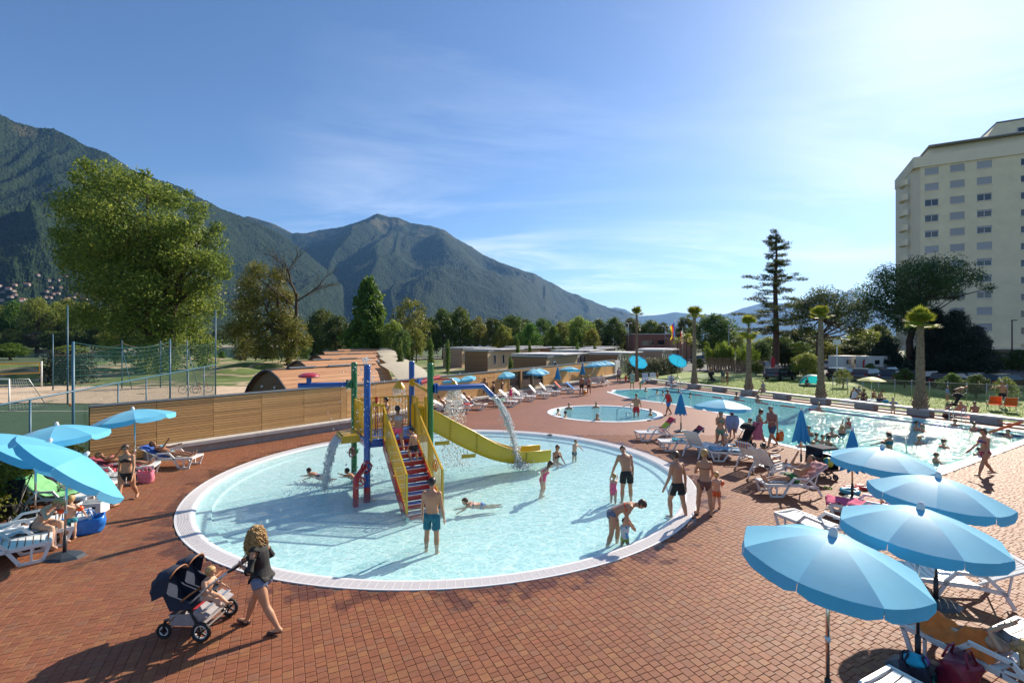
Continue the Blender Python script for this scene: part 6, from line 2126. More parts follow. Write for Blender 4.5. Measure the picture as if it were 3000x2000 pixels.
_bf.bar((.84,-LW/2+.02,0),(.84,LW/2-.02,0),.06,.03)
LM_BFR=_bf.mesh('back_frame',M_PLAS)
LM_BSL=MB().box((0,0,0),(.70,.055,.016)).mesh('back_slat',M_PLAS)
LM_STR=MB().bar((0,0,0),(-.42,0,-.30),.025,.025).mesh('back_strut',M_PLAS)
LOUNGE={}
def lounger(foot,dirn,back,label,key=None):
 d=Vector(dirn).normalized()
 t=thing('sun_lounger',label,'sun lounger',(foot[0],foot[1],0),math.atan2(d.y,d.x),group='white plastic sun loungers')
 for m_ in LM_SIDE:
  obj('side_frame',m_,t)
 obj('foot_rail',LM_END,t)
 for i in range(9):
  obj('seat_slat',LM_SLAT,t,(.12+i*.115,0,.375))
 b=obj('backrest',LM_BFR,t,(1.12,0,.365))
 b.rotation_euler=(0,-R(back),0)
 for i in range(8):
  obj('back_slat',LM_BSL,b,(.44,-.245+i*.07,.004))
 if back>15:
  for y in(-.25,.25):
   s_=obj('back_strut',LM_STR,t,(1.12+.55*math.cos(R(back)),y,.365+.55*math.sin(R(back))))
   s_.rotation_euler=(0,-R(60-back*.6),0)
 LOUNGE[key or label]=(Vector((foot[0],foot[1],0)),d,back)
 return t
def lp(key,x,y,lift=0.0):
 """point on the lying surface of a lounger: x from the foot, y across"""
 f,d,back=LOUNGE[key]
 n=Vector((-d.y,d.x,0))
 if x<=1.12:
  px_,z=x,.38
 else:
  px_,z=1.12+(x-1.12)*math.cos(R(back)),.38+(x-1.12)*math.sin(R(back))
 return f+Vector((d.x,d.y,0))*px_+n*y+Vector((0,0,z+lift))
def towel(key,x0,x1,m,label,w=.6,ruf=.012,hang=0.0,y0=0.0,name='towel'):
 nx,ny=22,9
 vs=[]
 q=rnd.random()*20
 for i in range(nx):
  for j in range(ny):
   x=x0+(x1-x0)*i/(nx-1)
   y=(j/(ny-1)-.5)*w*(1+.06*math.sin(i*.9+q))+y0
   lift=.012+ruf*(1+math.sin(i*1.3+j*.7+q)*.6+math.sin(j*1.9+i*.31+q)*.6)
   p=lp(key,min(x,1.96),max(-.36,min(.36,y)),lift)
   ov=max(0,abs(y)-.34)
   p.z-=ov*1.6
   if x>1.96:
    p.z-=(x-1.96)*1.5
   if x<0:
    p.z-=-x*1.2
   vs.append(p)
 me=MB().add(vs,[(i*ny+j,i*ny+j+1,(i+1)*ny+j+1,(i+1)*ny+j)for i in range(nx-1)for j in range(ny-1)])
 ob=me.build(name,m,None,'all',label=label,cat='towel')
 md=ob.modifiers.new('t','SOLIDIFY');md.thickness=.008
 return ob
def fabm(c):
 return mat('towel_%d_%d_%d'%tuple(int(x*255)for x in c),c,.9,var=.14,vscale=9,bump=.4,bscale=120)
def stripem(name,c1,c2,c3,sc=9.0,axis=0):
 m,nt,b,L=nodes(name)
 g=N(nt,'NewGeometry');s_=N(nt,'SeparateXYZ');L(g.outputs['Position'],s_.inputs[0])
 mu=N(nt,'Math',operation='MULTIPLY',n1=sc);L(s_.outputs[axis],mu.inputs[0])
 fr=N(nt,'Math',operation='FRACT');L(mu.outputs[0],fr.inputs[0])
 cr=ramp(nt,fr.outputs[0],[(0,c1),(.36,c2),(.7,c3)],L)
 cr.node.color_ramp.interpolation='CONSTANT'
 L(cr,b.inputs['Base Color']);b.inputs['Roughness'].default_value=.9
 return m
A43=Vector((-.73,-.68))
lounger((-9.75,10.15),A43,0,'white lounger at the left edge with a pale towel, foot end towards the pool','L1')
lounger((-10.0,10.92),A43,0,'white lounger on which the woman in black sits bending forward','L2')
lounger((-10.2,11.62),A43,0,'empty white lounger behind the boy with orange armbands','L3')
lounger((-11.3,12.95),(-1,-.02),35,'white lounger with raised back under a green towel','L4')
lounger((-11.65,14.0),(-1,-.1),30,'white lounger with a pink towel behind the green towel lounger','L5')
lounger((-11.85,14.8),(-1,-.12),0,'white lounger with a grey and white towel left of the walking woman','L6')
lounger((-12.0,16.2),(-.93,-.36),22,'white lounger with a sunbather behind the walking woman','L7')
lounger((-11.35,17.3),(-1,-.05),26,'white lounger with a sunbather in front of the slatted wall','L8')
lounger((6.0,7.15),(.4,-.92),4,'white lounger at the bottom right with a child under an orange towel','R1')
lounger((7.25,7.05),(.4,-.92),30,'white lounger cut off by the right edge of the picture','R1b')
lounger((4.5,5.95),(.45,-.9),0,'white lounger end at the bottom edge under the nearest parasol','R2')
lounger((6.95,8.75),(.96,-.28),25,'white lounger with raised back under the third parasol','R3')
lounger((6.65,11.7),(.36,-.93),18,'empty white lounger standing alone on the bricks','R4')
lounger((8.25,12.5),(.85,-.52),25,'white lounger covered with a pink towel beside the bike trailer','R5')
lounger((7.35,14.15),(1,.0),38,'white lounger on which the man in green shorts lies','R6')
lounger((9.35,16.3),(-.87,-.5),50,'white lounger with the woman in black sitting up','R7')
lounger((9.55,17.6),(-.87,-.5),45,'white lounger with a colourful towel over its back','R8')
lounger((7.5,18.3),(.95,-.15),0,'flat white lounger covered with blue patterned cloths','R9')
lounger((8.15,19.4),(-.8,-.6),52,'empty white lounger with raised back, seen from behind','R10')
lounger((6.15,20.0),(1,-.05),42,'white lounger with a dark red towel over its back','R11')
lounger((5.7,21.9),(1,.08),45,'white lounger with a red and green towel over its back','R12')
_FD=Vector((-.6,.8))
_far=[((1350,1212),30,'F1','white lounger behind the shower, first in the row at the wall'),((1382,1203),30,'F2','white lounger with a red bag in the row at the wall'),((1424,1199),40,'F3','white lounger on which a man lies back by the wall'),((1514,1190),10,'F4','white lounger on which the girl in the pink dress stands'),((1532,1180),40,'F5','white lounger with blue slatted back near the wall windows'),((1568,1174),42,'F6','empty white lounger under the wall windows'),((1612,1166),48,'F7','white lounger with high back right of the wall windows'),((1640,1158),48,'F8','white lounger behind its neighbour right of the wall windows'),((1682,1152),45,'F9','white lounger with an orange towel over its back'),((1718,1152),40,'F10','white lounger with a bright blue towel over its back')]
for(pp,bk,ky,lb)in _far:
 g=G(*pp)
 lounger((g.x,g.y),(-.95,.25),bk,lb,ky)
for(pp,dr,bk,ky,lb)in[((1742,1130),(-.2,-1),55,'F11','white lounger seen from behind beside the standing couple'),((1775,1128),(-.5,-.9),50,'F12','white lounger seen from behind with a sunbather at the wall end'),((1893,1124),(.2,1),50,'F13','left one of two white loungers beside the thin palm'),((1912,1122),(.3,1),50,'F14','right one of two white loungers beside the thin palm'),((1978,1137),(.05,1),60,'F15','white lounger at the far pool edge with a person sitting upright')]:
 g=G(*pp)
 lounger((g.x,g.y),dr,bk,lb,ky)
towel('L1',.75,1.5,fabm((.5,.54,.64)),'crumpled pale blue towel on the lounger at the left edge',.62,.05)
towel('L2',.55,1.35,fabm((.55,.57,.64)),'pale lilac towel under the seated woman',.6,.03)
towel('L4',.5,2.1,fabm((.20,.48,.20)),'green towel draped over the raised lounger back near the hedge',.62,.02)
towel('L5',.9,1.95,fabm((.65,.25,.28)),'pink towel on the lounger behind the green towel',.58,.02)
towel('L6',.05,1.0,stripem('towel_bw',(.5,.5,.5),(.08,.08,.09),(.6,.6,.6),11),'grey and white patterned towel left of the walking woman',.62,.02)
towel('L7',.4,1.95,fabm((.25,.04,.07)),'dark red towel under the sunbather behind the walking woman',.56,.01)
towel('L8',.9,1.95,fabm((.03,.09,.35)),'blue towel under the sunbather in front of the slatted wall',.56,.01)
towel('R1',1.35,2.05,fabm((.05,.08,.16)),'dark blue towel under the child with the orange towel',.6,.015)
towel('R5',-.05,1.2,fabm((.55,.07,.17)),'bright pink towel spread over the lounger beside the bike trailer',.72,.02)
towel('R5',1.25,2.0,stripem('towel_str',(.05,.12,.35),(.5,.05,.12),(.6,.6,.65),14),'striped blue and pink towel under the fourth parasol',.66,.02)
towel('R6',1.15,2.05,fabm((.62,.33,.31)),'salmon pink towel over the back behind the man in green shorts',.6,.015)
towel('R6',.15,.6,fabm((.6,.6,.6)),'white towel at the feet of the man in green shorts',.5,.02)
towel('R8',1.6,2.1,stripem('towel_rb',(.02,.25,.5),(.55,.35,.03),(.5,.05,.08),22),'small colourful towel hanging over a lounger back',.5,.02)
towel('R9',.05,1.6,stripem('towel_bp',(.08,.3,.5),(.45,.55,.6),(.03,.12,.3),26,1),'blue patterned cloth lying on the flat lounger',.66,.03)
towel('R11',1.3,2.1,stripem('towel_dr',(.25,.02,.05),(.25,.02,.05),(.02,.02,.025),2.2),'dark red and black towel over a raised lounger back',.58,.015)
towel('R11',.55,.95,fabm((.02,.33,.42)),'turquoise shorts lying on the dark red towel lounger',.45,.03)
towel('R12',1.15,2.1,stripem('towel_rg',(.45,.03,.06),(.45,.03,.06),(.35,.45,.05),1.3,2),'red and lime green towel over a raised lounger back',.58,.015)
towel('F9',1.15,2.05,fabm((.7,.14,.07)),'orange towel over a lounger back at the wall',.62,.02)
towel('F10',1.1,2.0,fabm((.03,.22,.6)),'bright blue towel over a lounger back left of the couple',.62,.02)
towel('F2',.1,1.0,fabm((.55,.05,.05)),'red towel on a lounger behind the water jet',.55,.03)
towel('F4',.9,1.6,fabm((.2,.5,.3)),'green towel on the lounger of the girl in pink',.6,.04)
towel('F13',.2,1.1,fabm((.05,.12,.5)),'dark blue towel on the lounger beside the thin palm',.6,.02)
# ================================================================ prams
M_NAVY,M_GREYF,M_LEATH=fabm((.018,.026,.05)),fabm((.33,.31,.32)),mat('leather_brown',(.28,.11,.04),.5)
M_RUB,M_BLK=mat('rubber',(.012,.012,.013),.7),mat('black_plastic',(.015,.015,.017),.4)
def wheel(t,c,r,w=.05,axis=(0,1,0),ns=5):
 a,b,d=frame(axis)
 c=Vector(c)
 n=20
 ring=[c+(a*math.cos(2*math.pi*i/n)+b*math.sin(2*math.pi*i/n))*(r-w*.45)for i in range(n)]
 ww=MB().tube(ring,w*.5,8,closed=True).build('wheel',M_RUB,t,'all')
 ring=[c+(a*math.cos(2*math.pi*i/n)+b*math.sin(2*math.pi*i/n))*(r-w*1.15)for i in range(n)]
 MB().tube(ring,w*.24,6,closed=True).build('rim',M_WHITE,ww,'all')
 MB().cyl(c-d*w*.6,c+d*w*.6,r*.22,n=10).build('hub',M_BLK,ww,True)
 for k in range(ns):
  an=2*math.pi*k/ns
  e=c+(a*math.cos(an)+b*math.sin(an))*(r-w)
  MB().bar(c,e,w*.4,w*.5).build('spoke',M_BLK,ww)
def hood(t,c,r,d_open,m_out,m_in,width,arc=(10,150),up=0.0):
 """quarter-barrel hood: swept about the y axis, opening towards +x*d_open"""
 c=Vector(c)
 vs=[]
 na,nw=11,9
 for i in range(na):
  a=R(arc[0]+(arc[1]-arc[0])*i/(na-1))
  for j in range(nw):
   f=j/(nw-1)*2-1
   rr=r*(1-.28*abs(f)**3)*(1+.035*math.cos(i*math.pi))
   vs.append(c+Vector((math.cos(a)*rr*d_open,f*width/2,math.sin(a)*rr)))
 fs=[(i*nw+j,i*nw+j+1,(i+1)*nw+j+1,(i+1)*nw+j)for i in range(na-1)for j in range(nw-1)]
 o=MB().add(vs,fs).build('hood',m_out,t,'all')
 c2=sum(vs,Vector())/len(vs)
 MB().add([c+(v-c)*.965 for v in vs],fs).build('hood_lining',m_in,o,'all')
 MB().tube([vs[j]for j in range(nw)],.012,6).build('hood_trim',M_LEATH,o,'all')
 for j in(0,nw-1):
  MB().add([c+Vector((0,(j/(nw-1)*2-1)*width/2,0))]+[vs[i*nw+j]for i in range(na)],[(0,i+1,i+2)for i in range(na-1)]).build('hood_side',m_out,o,'all')
 return o
PR_X,PR_Y,PR_A=-4.95,7.52,R(178)
pram=thing('twin_pram','dark blue twin pram pushed by the woman in the black top','pram',(PR_X,PR_Y,0),PR_A)
for y in(-.34,.34):
 wheel(pram,(-.30,y,.15),.15,.05)
 wheel(pram,(.32,y*.8,.115),.115,.045,ns=4)
 MB().tube([(.32,y*.8,.13),(.30,y*.8,.27),(.05,y*.8,.34)],.026,8).build('fork',M_BLK,pram,'all')
 MB().tube([(.22,y*.86,.28),(-.05,y*.86,.50),(-.42,y*.86,.84),(-.68,y*.86,1.03)],.017,8).build('frame_tube',M_ALU,pram,'all')
 MB().tube([(-.30,y,.16),(-.12,y*.9,.42),(-.02,y*.86,.5)],.018,8).build('rear_strut',M_BLK,pram,'all')
MB().tube([(-.68,-.29,1.03),(-.74,-.25,1.05),(-.74,.25,1.05),(-.68,.29,1.03)],.021,8).build('handle_bar',M_BLK,pram,'all')
MB().tube([(-.745,-.14,1.05),(-.745,.14,1.05)],.025,8).build('handle_grip',M_LEATH,pram,'all')
MB().bar((-.30,-.33,.15),(-.30,.33,.15),.02,.02).build('rear_axle',M_ALU,pram)
for y,sgn in((-.19,0),(.19,1)):
 st=MB()
 st.add([(-.16,y-.16,.50),(-.16,y+.16,.50),(.16,y+.17,.46),(.16,y-.17,.46),(.36,y+.16,.86),(.36,y-.16,.86)],[(0,1,2,3),(3,2,4,5)])
 st.add([(-.16,y-.165,.50),(.16,y-.175,.46),(.36,y-.165,.86),(.18,y-.17,.70),(-.10,y-.165,.60)],[(0,1,3,4),(1,2,3)])
 st.add([(-.16,y+.165,.50),(.16,y+.175,.46),(.36,y+.165,.86),(.18,y+.17,.70),(-.10,y+.165,.60)],[(4,3,1,0),(3,2,1)])
 so=st.build('seat',M_NAVY,pram)
 md=so.modifiers.new('t','SOLIDIFY');md.thickness=.025
 MB().box((-.28,y,.40),(.22,.28,.03),ry=R(-25)).build('footrest',M_GREYF,so)
 MB().tube([(-.02,y-.18,.62),(-.15,y-.16,.72),(-.19,y,.74),(-.15,y+.16,.72),(-.02,y+.18,.62)],.016,8).build('bumper_bar',M_LEATH,so,'all')
 hood(pram,(.20,y,.72),.33,-1,M_NAVY,M_GREYF,.38,(78,205))
 MB().box((-.30,y,.43),(.05,.3,.02)).build('foot_trim',M_ALU,so)
bk=MB().add([(-.28,-.28,.2),(-.28,.28,.2),(.2,.28,.2),(.2,-.28,.2),(-.30,-.31,.42),(-.30,.31,.42),(.22,.31,.38),(.22,-.31,.38)],[(0,1,2,3),(0,4,5,1),(1,5,6,2),(2,6,7,3),(3,7,4,0)]).build('basket',M_GREYF,pram)
MB().box((-.1,-.05,.30),(.25,.3,.14),.3).build('bag_inside',mat('bag_red',(.4,.03,.04),.6),bk)
def buggy(loc,rz,label,s=1.0,col=(.015,.014,.016),hoodup=True):
 t=thing('buggy',label,'pram',loc,rz)
 t.scale=(s,s,s)
 for y in(-.25,.25):
  wheel(t,(-.28,y,.13),.13,.045,ns=4);wheel(t,(.32,y*.8,.10),.10,.04,ns=4)
  MB().tube([(.32,y*.8,.1),(.0,y,.45),(-.45,y,1.0)],.016,6).build('frame_tube',M_BLK,t,'all')
  MB().tube([(-.28,y,.13),(.0,y,.45)],.016,6).build('rear_strut',M_BLK,t,'all')
  MB().tube([(-.45,y,1.0),(-.55,y,1.06),(-.62,y,1.02)],.02,6).build('handle',M_BLK,t,'all')
 m=fabm(col)
 o=MB().add([(.22,-.2,.42),(.22,.2,.42),(-.08,.2,.38),(-.08,-.2,.38),(-.32,.2,.95),(-.32,-.2,.95)],[(0,1,2,3),(3,2,4,5)]).build('seat',m,t)
 md=o.modifiers.new('t','SOLIDIFY');md.thickness=.04
 if hoodup:
  hood(t,(-.18,0,.72),.34,1,m,m,.44,(25,160))
 MB().box((-.05,0,.26),(.4,.38,.14)).build('basket',m,t)
buggy(G(2180,1312),R(200),'black buggy with raised hood standing by the pool edge',1.0)
buggy(Vector((-12.7,12.05,0)),R(-70),'dark folding buggy standing beside the hedge',.98,(.02,.016,.015),False)
buggy(G(1848,1118),R(-100),'dark buggy near the hedge beside the tilted parasol',1.0)
buggy(G(2088,1120),R(20),'dark buggy on the lawn behind the bench',1.1)
buggy(G(2795,1196),R(160),'black buggy standing behind the sunbathing family',1.0)
buggy(G(1950,1090),R(0),'pram under the black parasol',1.0,(.3,.3,.3))
g=G(2408,1395)
t=thing('bike_trailer','black two-wheeled child trailer with a beach ball inside','trailer',(g.x,g.y,0),R(-75))
for y in(-.38,.38):
 wheel(t,(-.15,y,.25),.25,.045,ns=8)
wheel(t,(.5,0,.10),.10,.05,ns=4)
MB().box((0,0,.28),(.75,.66,.06)).build('floor_tray',M_BLK,t)
for(x,y)in((-.35,-.32),(-.35,.32),(.33,-.3),(.33,.3)):
 MB().tube([(x,y,.28),(x*.85,y,.95)],.018,6).build('frame_tube',M_BLK,t,'all')
MB().box((-.32,0,.62),(.04,.62,.62)).build('rear_panel',M_NAVY,t)
MB().box((0.0,0,.97),(.66,.64,.06)).build('roof',M_NAVY,t)
MB().box((.0,.32,.5),(.6,.02,.4)).box((.0,-.32,.5),(.6,.02,.4)).build('side_mesh',M_BLK,t)
MB().tube([(.33,0,.28),(.5,0,.12)],.02,6).build('front_fork',M_BLK,t)
def beach_ball(loc,r,label,cols):
 t=thing('beach_ball',label,'ball',loc)
 for k in range(6):
  a0,a1=k*math.pi/3,(k+1)*math.pi/3
  vs=[]
  for i in range(9):
   ph=math.pi*i/8
   for j in range(4):
    a=a0+(a1-a0)*j/3
    vs.append((r*math.sin(ph)*math.cos(a),r*math.sin(ph)*math.sin(a),r*math.cos(ph)))
  MB().add(vs,[(i*4+j,(i+1)*4+j,(i+1)*4+j+1,i*4+j+1)for i in range(8)for j in range(3)]).build('gore',mat('ball_%d_%d_%d'%tuple(int(c*99)for c in cols[k%len(cols)]),cols[k%len(cols)],.3),t,'all')
 return t
beach_ball((g.x+.12,g.y-.12,.49),.17,'lime and turquoise ball lying in the child trailer',[(.45,.5,.05),(.05,.4,.45)])
beach_ball((g.x-.25,g.y-.05,.40),.09,'small orange ball lying in the child trailer',[(.7,.12,.02)])
beach_ball(G(1714,1154)+Vector((0,0,.16)),.16,'orange ball lying on the paving beside the couple',[(.7,.3,.03)])
beach_ball(G(206,1190)+Vector((0,0,.11)),.11,'orange ball lying on the artificial turf',[(.6,.22,.05)])
# ================================================================ bags and small things
def sack(loc,dims,m,label,name='bag',rz=0.0,lump=.12,strap=True,open_=True,cat='bag'):
 t=thing(name,label,cat,loc,rz)
 w,d,h=dims
 nu,nv=20,9
 vs=[]
 for i in range(nv):
  f=i/(nv-1)
  for j in range(nu):
   a=2*math.pi*j/nu
   ca,sa=math.cos(a),math.sin(a)
   sq=(abs(ca)**4+abs(sa)**4)**-.25
   bulge=1+.10*math.sin(f*math.pi)+lump*math.sin(a*3+f*5)*.5*f+lump*.4*math.sin(a*7+f*9)
   vs.append((ca*sq*w/2*bulge*(.85+.15*f),sa*sq*d/2*bulge*(.9+.1*(1-f)),h*f*(1+.10*math.sin(a*2+1)*f)))
 fs=[(i*nu+j,i*nu+(j+1)%nu,(i+1)*nu+(j+1)%nu,(i+1)*nu+j)for i in range(nv-1)for j in range(nu)]
 fs.append(tuple(reversed(range(nu))))
 mb=MB().add(vs,fs)
 if not open_:
  mb.f.append(tuple(range((nv-1)*nu,nv*nu)));mb.m.append(0)
 o=mb.build('bag_body',m,t,'all')
 if open_:
  md=o.modifiers.new('t','SOLIDIFY');md.thickness=.01
 if strap:
  for sg in(-1,1):
   MB().tube([(-w*.25,sg*d*.4,h*.95),(-w*.15,sg*d*.25,h*1.35),(w*.15,sg*d*.25,h*1.35),(w*.25,sg*d*.4,h*.95)],.014,5).build('strap',m,t,'all')
 return t
sack(Vector((-10.05,11.25,0)),(.75,.35,.38),mat('bag_blue',(.015,.16,.55),.35,var=.15,vscale=8),'big shiny blue bag on the bricks behind the boy with armbands',rz=R(30))
sack(Vector((-12.95,15.35,0)),(.42,.25,.40),fabm((.55,.06,.10)),'red cool bag standing by the slatted wall',rz=.2,open_=False)
sack(Vector((-11.7,15.3,0)),(.45,.25,.36),fabm((.65,.18,.25)),'pink bag behind the walking woman')
sack(Vector((5.75,6.15,0)),(.42,.34,.42),mat('bag_maroon',(.20,.015,.04),.45,var=.25,vscale=10),'maroon rucksack beside the parasol base at the bottom right',name='rucksack',rz=.4,lump=.3,open_=False)
t=sack(Vector((5.35,6.35,0)),(.36,.3,.26),fabm((.02,.025,.05)),'dark bag with turquoise and purple cloth beside the parasol base',rz=.9,lump=.3)
MB().ell((0,0,.27),(.16,.13,.07)).build('cloth_turquoise',fabm((.02,.35,.5)),t,'all')
MB().ell((.1,-.08,.25),(.1,.08,.06)).build('cloth_purple',fabm((.25,.1,.35)),t,'all')
cu=bpy.data.curves.new('lettering','FONT');cu.body='SPORT';cu.size=.085;cu.extrude=.002;cu.materials.append(mat('print_cyan',(.02,.5,.5),.5))
_fo=bpy.data.objects.new('lettering',cu);COL.objects.link(_fo)
_lm=bpy.data.meshes.new_from_object(_fo);bpy.data.objects.remove(_fo,do_unlink=True)
o=obj('lettering',_lm,t)
o.location=(.08,-.19,.10);o.rotation_euler=(R(80),R(180),R(0))
t=thing('plastic_basket','white plastic basket at the foot of the green towel lounger','basket',(-11.0,12.55,0),.25)
for(c_,d_)in(((0,-.2,.16),(.56,.025,.3)),((0,.2,.16),(.56,.025,.3)),((-.27,0,.16),(.025,.4,.3)),((.27,0,.16),(.025,.4,.3))):
 MB().box(c_,d_).build('basket_side',M_PLAS,t)
MB().box((0,0,.02),(.54,.4,.02)).build('basket_floor',M_PLAS,t)
for x in(-.12,.12):
 MB().box((x,-.214,.2),(.1,.004,.05)).build('basket_slot',M_DARK,t)
def flipflops(p,rz,colr,label,gap=.14):
 t=thing('flip_flops',label,'flip-flops',p,rz)
 m=fabm(colr)
 for k,y in enumerate((-gap/2,gap/2)):
  pts=[]
  for i in range(14):
   a=2*math.pi*i/14
   x=.13*math.cos(a)
   pts.append((x+.03*k,y+(.045 if x>0 else.036)*math.sin(a)))
  s_=MB().prism(pts,.001,.02).build('sole',m,t)
  MB().tube([(.06+.03*k,y,.02),(.02+.03*k,y-.04,.05),(-.02+.03*k,y-.045,.02)],.008,5).tube([(.06+.03*k,y,.02),(.02+.03*k,y+.04,.05),(-.02+.03*k,y+.045,.02)],.008,5).build('thong',M_BLK,s_)
flipflops(G(2908,1383),2.9,(.02,.02,.02),'black flip-flops on the paving behind the bikini woman')
flipflops(G(1610,1274),.4,(.05,.05,.06),'dark flip-flops at the far rim of the splash pool')
flipflops(G(1900,1232),.2,(.02,.02,.03),'black flip-flops beside the small round pool')
flipflops(G(2435,1477),.6,(.5,.05,.08),'red flip-flops at the foot of the pink towel lounger')
flipflops(G(2432,1492),.5,(.25,.25,.25),'grey flip-flops at the foot of the pink towel lounger')
flipflops(G(1365,1212),.3,(.03,.06,.1),'dark flip-flops on the paving right of the shower')
flipflops(G(300,1478),.3,(.02,.02,.02),'black flip-flops near the plastic basket')
flipflops(G(150,1600),.9,(.03,.02,.02),'dark sandals beside the lounger with the seated woman')
flipflops(G(2425,1430),.6,(.25,.35,.03),'lime green flip-flops behind the man in green shorts')
def ring_toy(p,r,colr,label):
 t=thing('swim_ring',label,'swim ring',p,rnd.random())
 MB().tube([(r*math.cos(2*math.pi*i/14),r*math.sin(2*math.pi*i/14),r*.38)for i in range(14)],r*.36,8,closed=True).build('tube',mat('vinyl_%d_%d_%d'%tuple(int(c*99)for c in colr),colr,.25),t,'all')
ring_toy(G(2495,1436),.16,(.65,.06,.03),'red inflated armband lying left of the fourth parasol pole')
ring_toy(G(2527,1432),.15,(.45,.05,.05),'dark red patterned armband lying near the fourth parasol pole')
ring_toy(G(2490,1446),.20,(.05,.3,.4),'blue and lime goggle set lying at the closed parasol foot')
ring_toy(G(2915,1238),.14,(.7,.12,.03),'orange swim ring on the grass behind the pool ladder')
ring_toy(G(2950,1242),.14,(.68,.14,.03),'orange swim ring between the ladder and the right edge')
ring_toy(G(2980,1245),.15,(.66,.13,.05),'orange swim ring farthest right on the grass')
MB().tube([G(2505,1430)+Vector((0,0,.03)),G(2540,1432)+Vector((0,0,.03))],.025,6).build('foam_stick',mat('foam_yellow',(.6,.5,.03),.7),None,'all',label='thin yellow foam stick lying on the bricks',cat='toy')
g=G(2375,1128)
t=thing('beach_tent','turquoise pop-up beach tent on the lawn left of the fourth palm','tent',g,R(-100))
vs=[]
for i in range(7):
 a=R(8+110*i/6)
 for j in range(13):
  b=math.pi*j/12
  vs.append((-math.cos(a)*1.0*math.sin(b)+.3,-math.cos(b)*1.15,math.sin(a)*1.15*math.sin(b)))
MB().add(vs,[(i*13+j,i*13+j+1,(i+1)*13+j+1,(i+1)*13+j)for i in range(6)for j in range(12)]).build('canopy',cloth_mat('tent_turquoise',(.02,.38,.42),(.02,.45,.48),.4),t,'all')
MB().tube([vs[6*13+j]for j in range(13)],.02,5).build('arch_pole',M_BLK,t)
MB().box((.2,0,.02),(1.6,2.0,.02)).build('tent_floor',fabm((.02,.15,.2)),t)
for k,px in enumerate((2911,2957)):
 g=G(px,1200+k*5)
 t=thing('camp_chair',('left' if k==0 else 'right')+' one of two orange folding chairs on the lawn','chair',g,R(60),group='orange folding chairs')
 om=fabm((.72,.12,.02))
 MB().box((-.30,0,.66),(.03,.58,.55),ry=R(-18)).build('back',om,t)
 MB().box((0,0,.36),(.5,.56,.03)).build('seat',om,t)
 for y in(-.3,.3):
  MB().tube([(.25,y,0),(-.2,y,.38),(-.38,y,.95)],.014,5).tube([(-.3,y,0),(.25,y,.38),(.25,y,.55),(-.25,y,.58)],.014,5).build('side_frame',M_ALU,t,'all')
for k,(px,py,w,d_,c_,lb)in enumerate([(2530,1172,2.6,1.6,(.3,.4,.5),'blue and white blanket under the sitting group on the lawn'),(2830,1220,2.4,1.4,(.5,.07,.06),'red blanket behind the bench on the right'),(2060,1101,1.2,.6,(.3,.4,.6),'pale towel on the grass right of the second palm'),(2885,1215,1.6,1.0,(.55,.5,.5),'pale blanket under the orange chairs'),(2035,1104,1.0,.5,(.5,.5,.55),'white towel on the grass near the second palm'),(2480,1180,1.0,.5,(.05,.1,.2),'dark towel on the grass beside the fourth palm block')]):
 g=G(px,py)
 vs=[(g.x+(i/7-.5)*w,g.y+(j/5-.5)*d_+.1*math.sin(i),.012+.02*abs(math.sin(i*1.7+j*2.3)))for i in range(8)for j in range(6)]
 MB().add(vs,[(i*6+j,(i+1)*6+j,(i+1)*6+j+1,i*6+j+1)for i in range(7)for j in range(5)]).build('blanket',fabm(c_),None,'all',label=lb,cat='blanket')
MB().ell(G(2595,1182)+Vector((0,0,.15)),(.22,.15,.15)).build('toy_bucket',fabm((.05,.3,.5)),None,'all',label='small blue bag on the grass under the bench',cat='bag')
MB().box(BEN0 .to_3d()+(BEND*23.4).to_3d()+Vector((0,0,.475)),(.5,.3,.035),_brz).build('folded_towel',fabm((.5,.45,.5)),None,label='folded towel lying on the bench right of the fifth palm',cat='towel')
# ================================================================ people
SKIN={'tan':mat('skin_tan',(0.44,0.225,0.13),0.5,var=0.06,vscale=5,spec=.4),'light':mat('skin_light',(0.55,0.325,0.215),0.5,var=0.06,vscale=5,spec=.4),'deep':mat('skin_deep',(0.33,0.155,0.085),0.5,var=0.06,vscale=5,spec=.4)}
HAIRM={'blond':mat('hair_blond',(0.42,0.26,0.10),.5,var=.35,vscale=40),'brown':mat('hair_brown',(0.07,0.035,0.018),.5,var=.35,vscale=40),'dark':mat('hair_dark',(0.018,0.012,0.009),.45,var=.35,vscale=40),'grey':mat('hair_grey',(0.28,0.26,0.24),.6,var=.25,vscale=40)}
def fab(c,name=None):
 return mat(name or 'fabric_%d_%d_%d'%tuple(int(x*255)for x in c),c,.75,var=.10,vscale=14,bump=.15,bscale=90)
def patt(name,c1,c2,sc):
 m,nt,b,L=nodes(name)
 tc=N(nt,'TexCoord');v=N(nt,'TexVoronoi',i_Scale=sc);L(tc.outputs['Object'],v.inputs['Vector'])
 L(ramp(nt,v.outputs['Distance'],[(.35,c1),(.45,c2)],L),b.inputs['Base Color'])
 b.inputs['Roughness'].default_value=.75
 return m
def rotv(v,axis,deg):
 return Matrix.Rotation(R(deg),3,axis)@Vector(v)
QUEUE=[]
def person(label,loc,face,h=1.75,sex='m',pose=None,skin='tan',wear=(),hair=('short','brown'),vox=None,lie=0.0,group=None,extra=(),fat=1.0):
 QUEUE.append(dict(label=label,loc=Vector(loc),face=face,h=h,sex=sex,pose=pose or{},skin=skin,wear=wear,hair=hair,vox=vox,lie=lie,group=group,extra=extra,fat=fat))
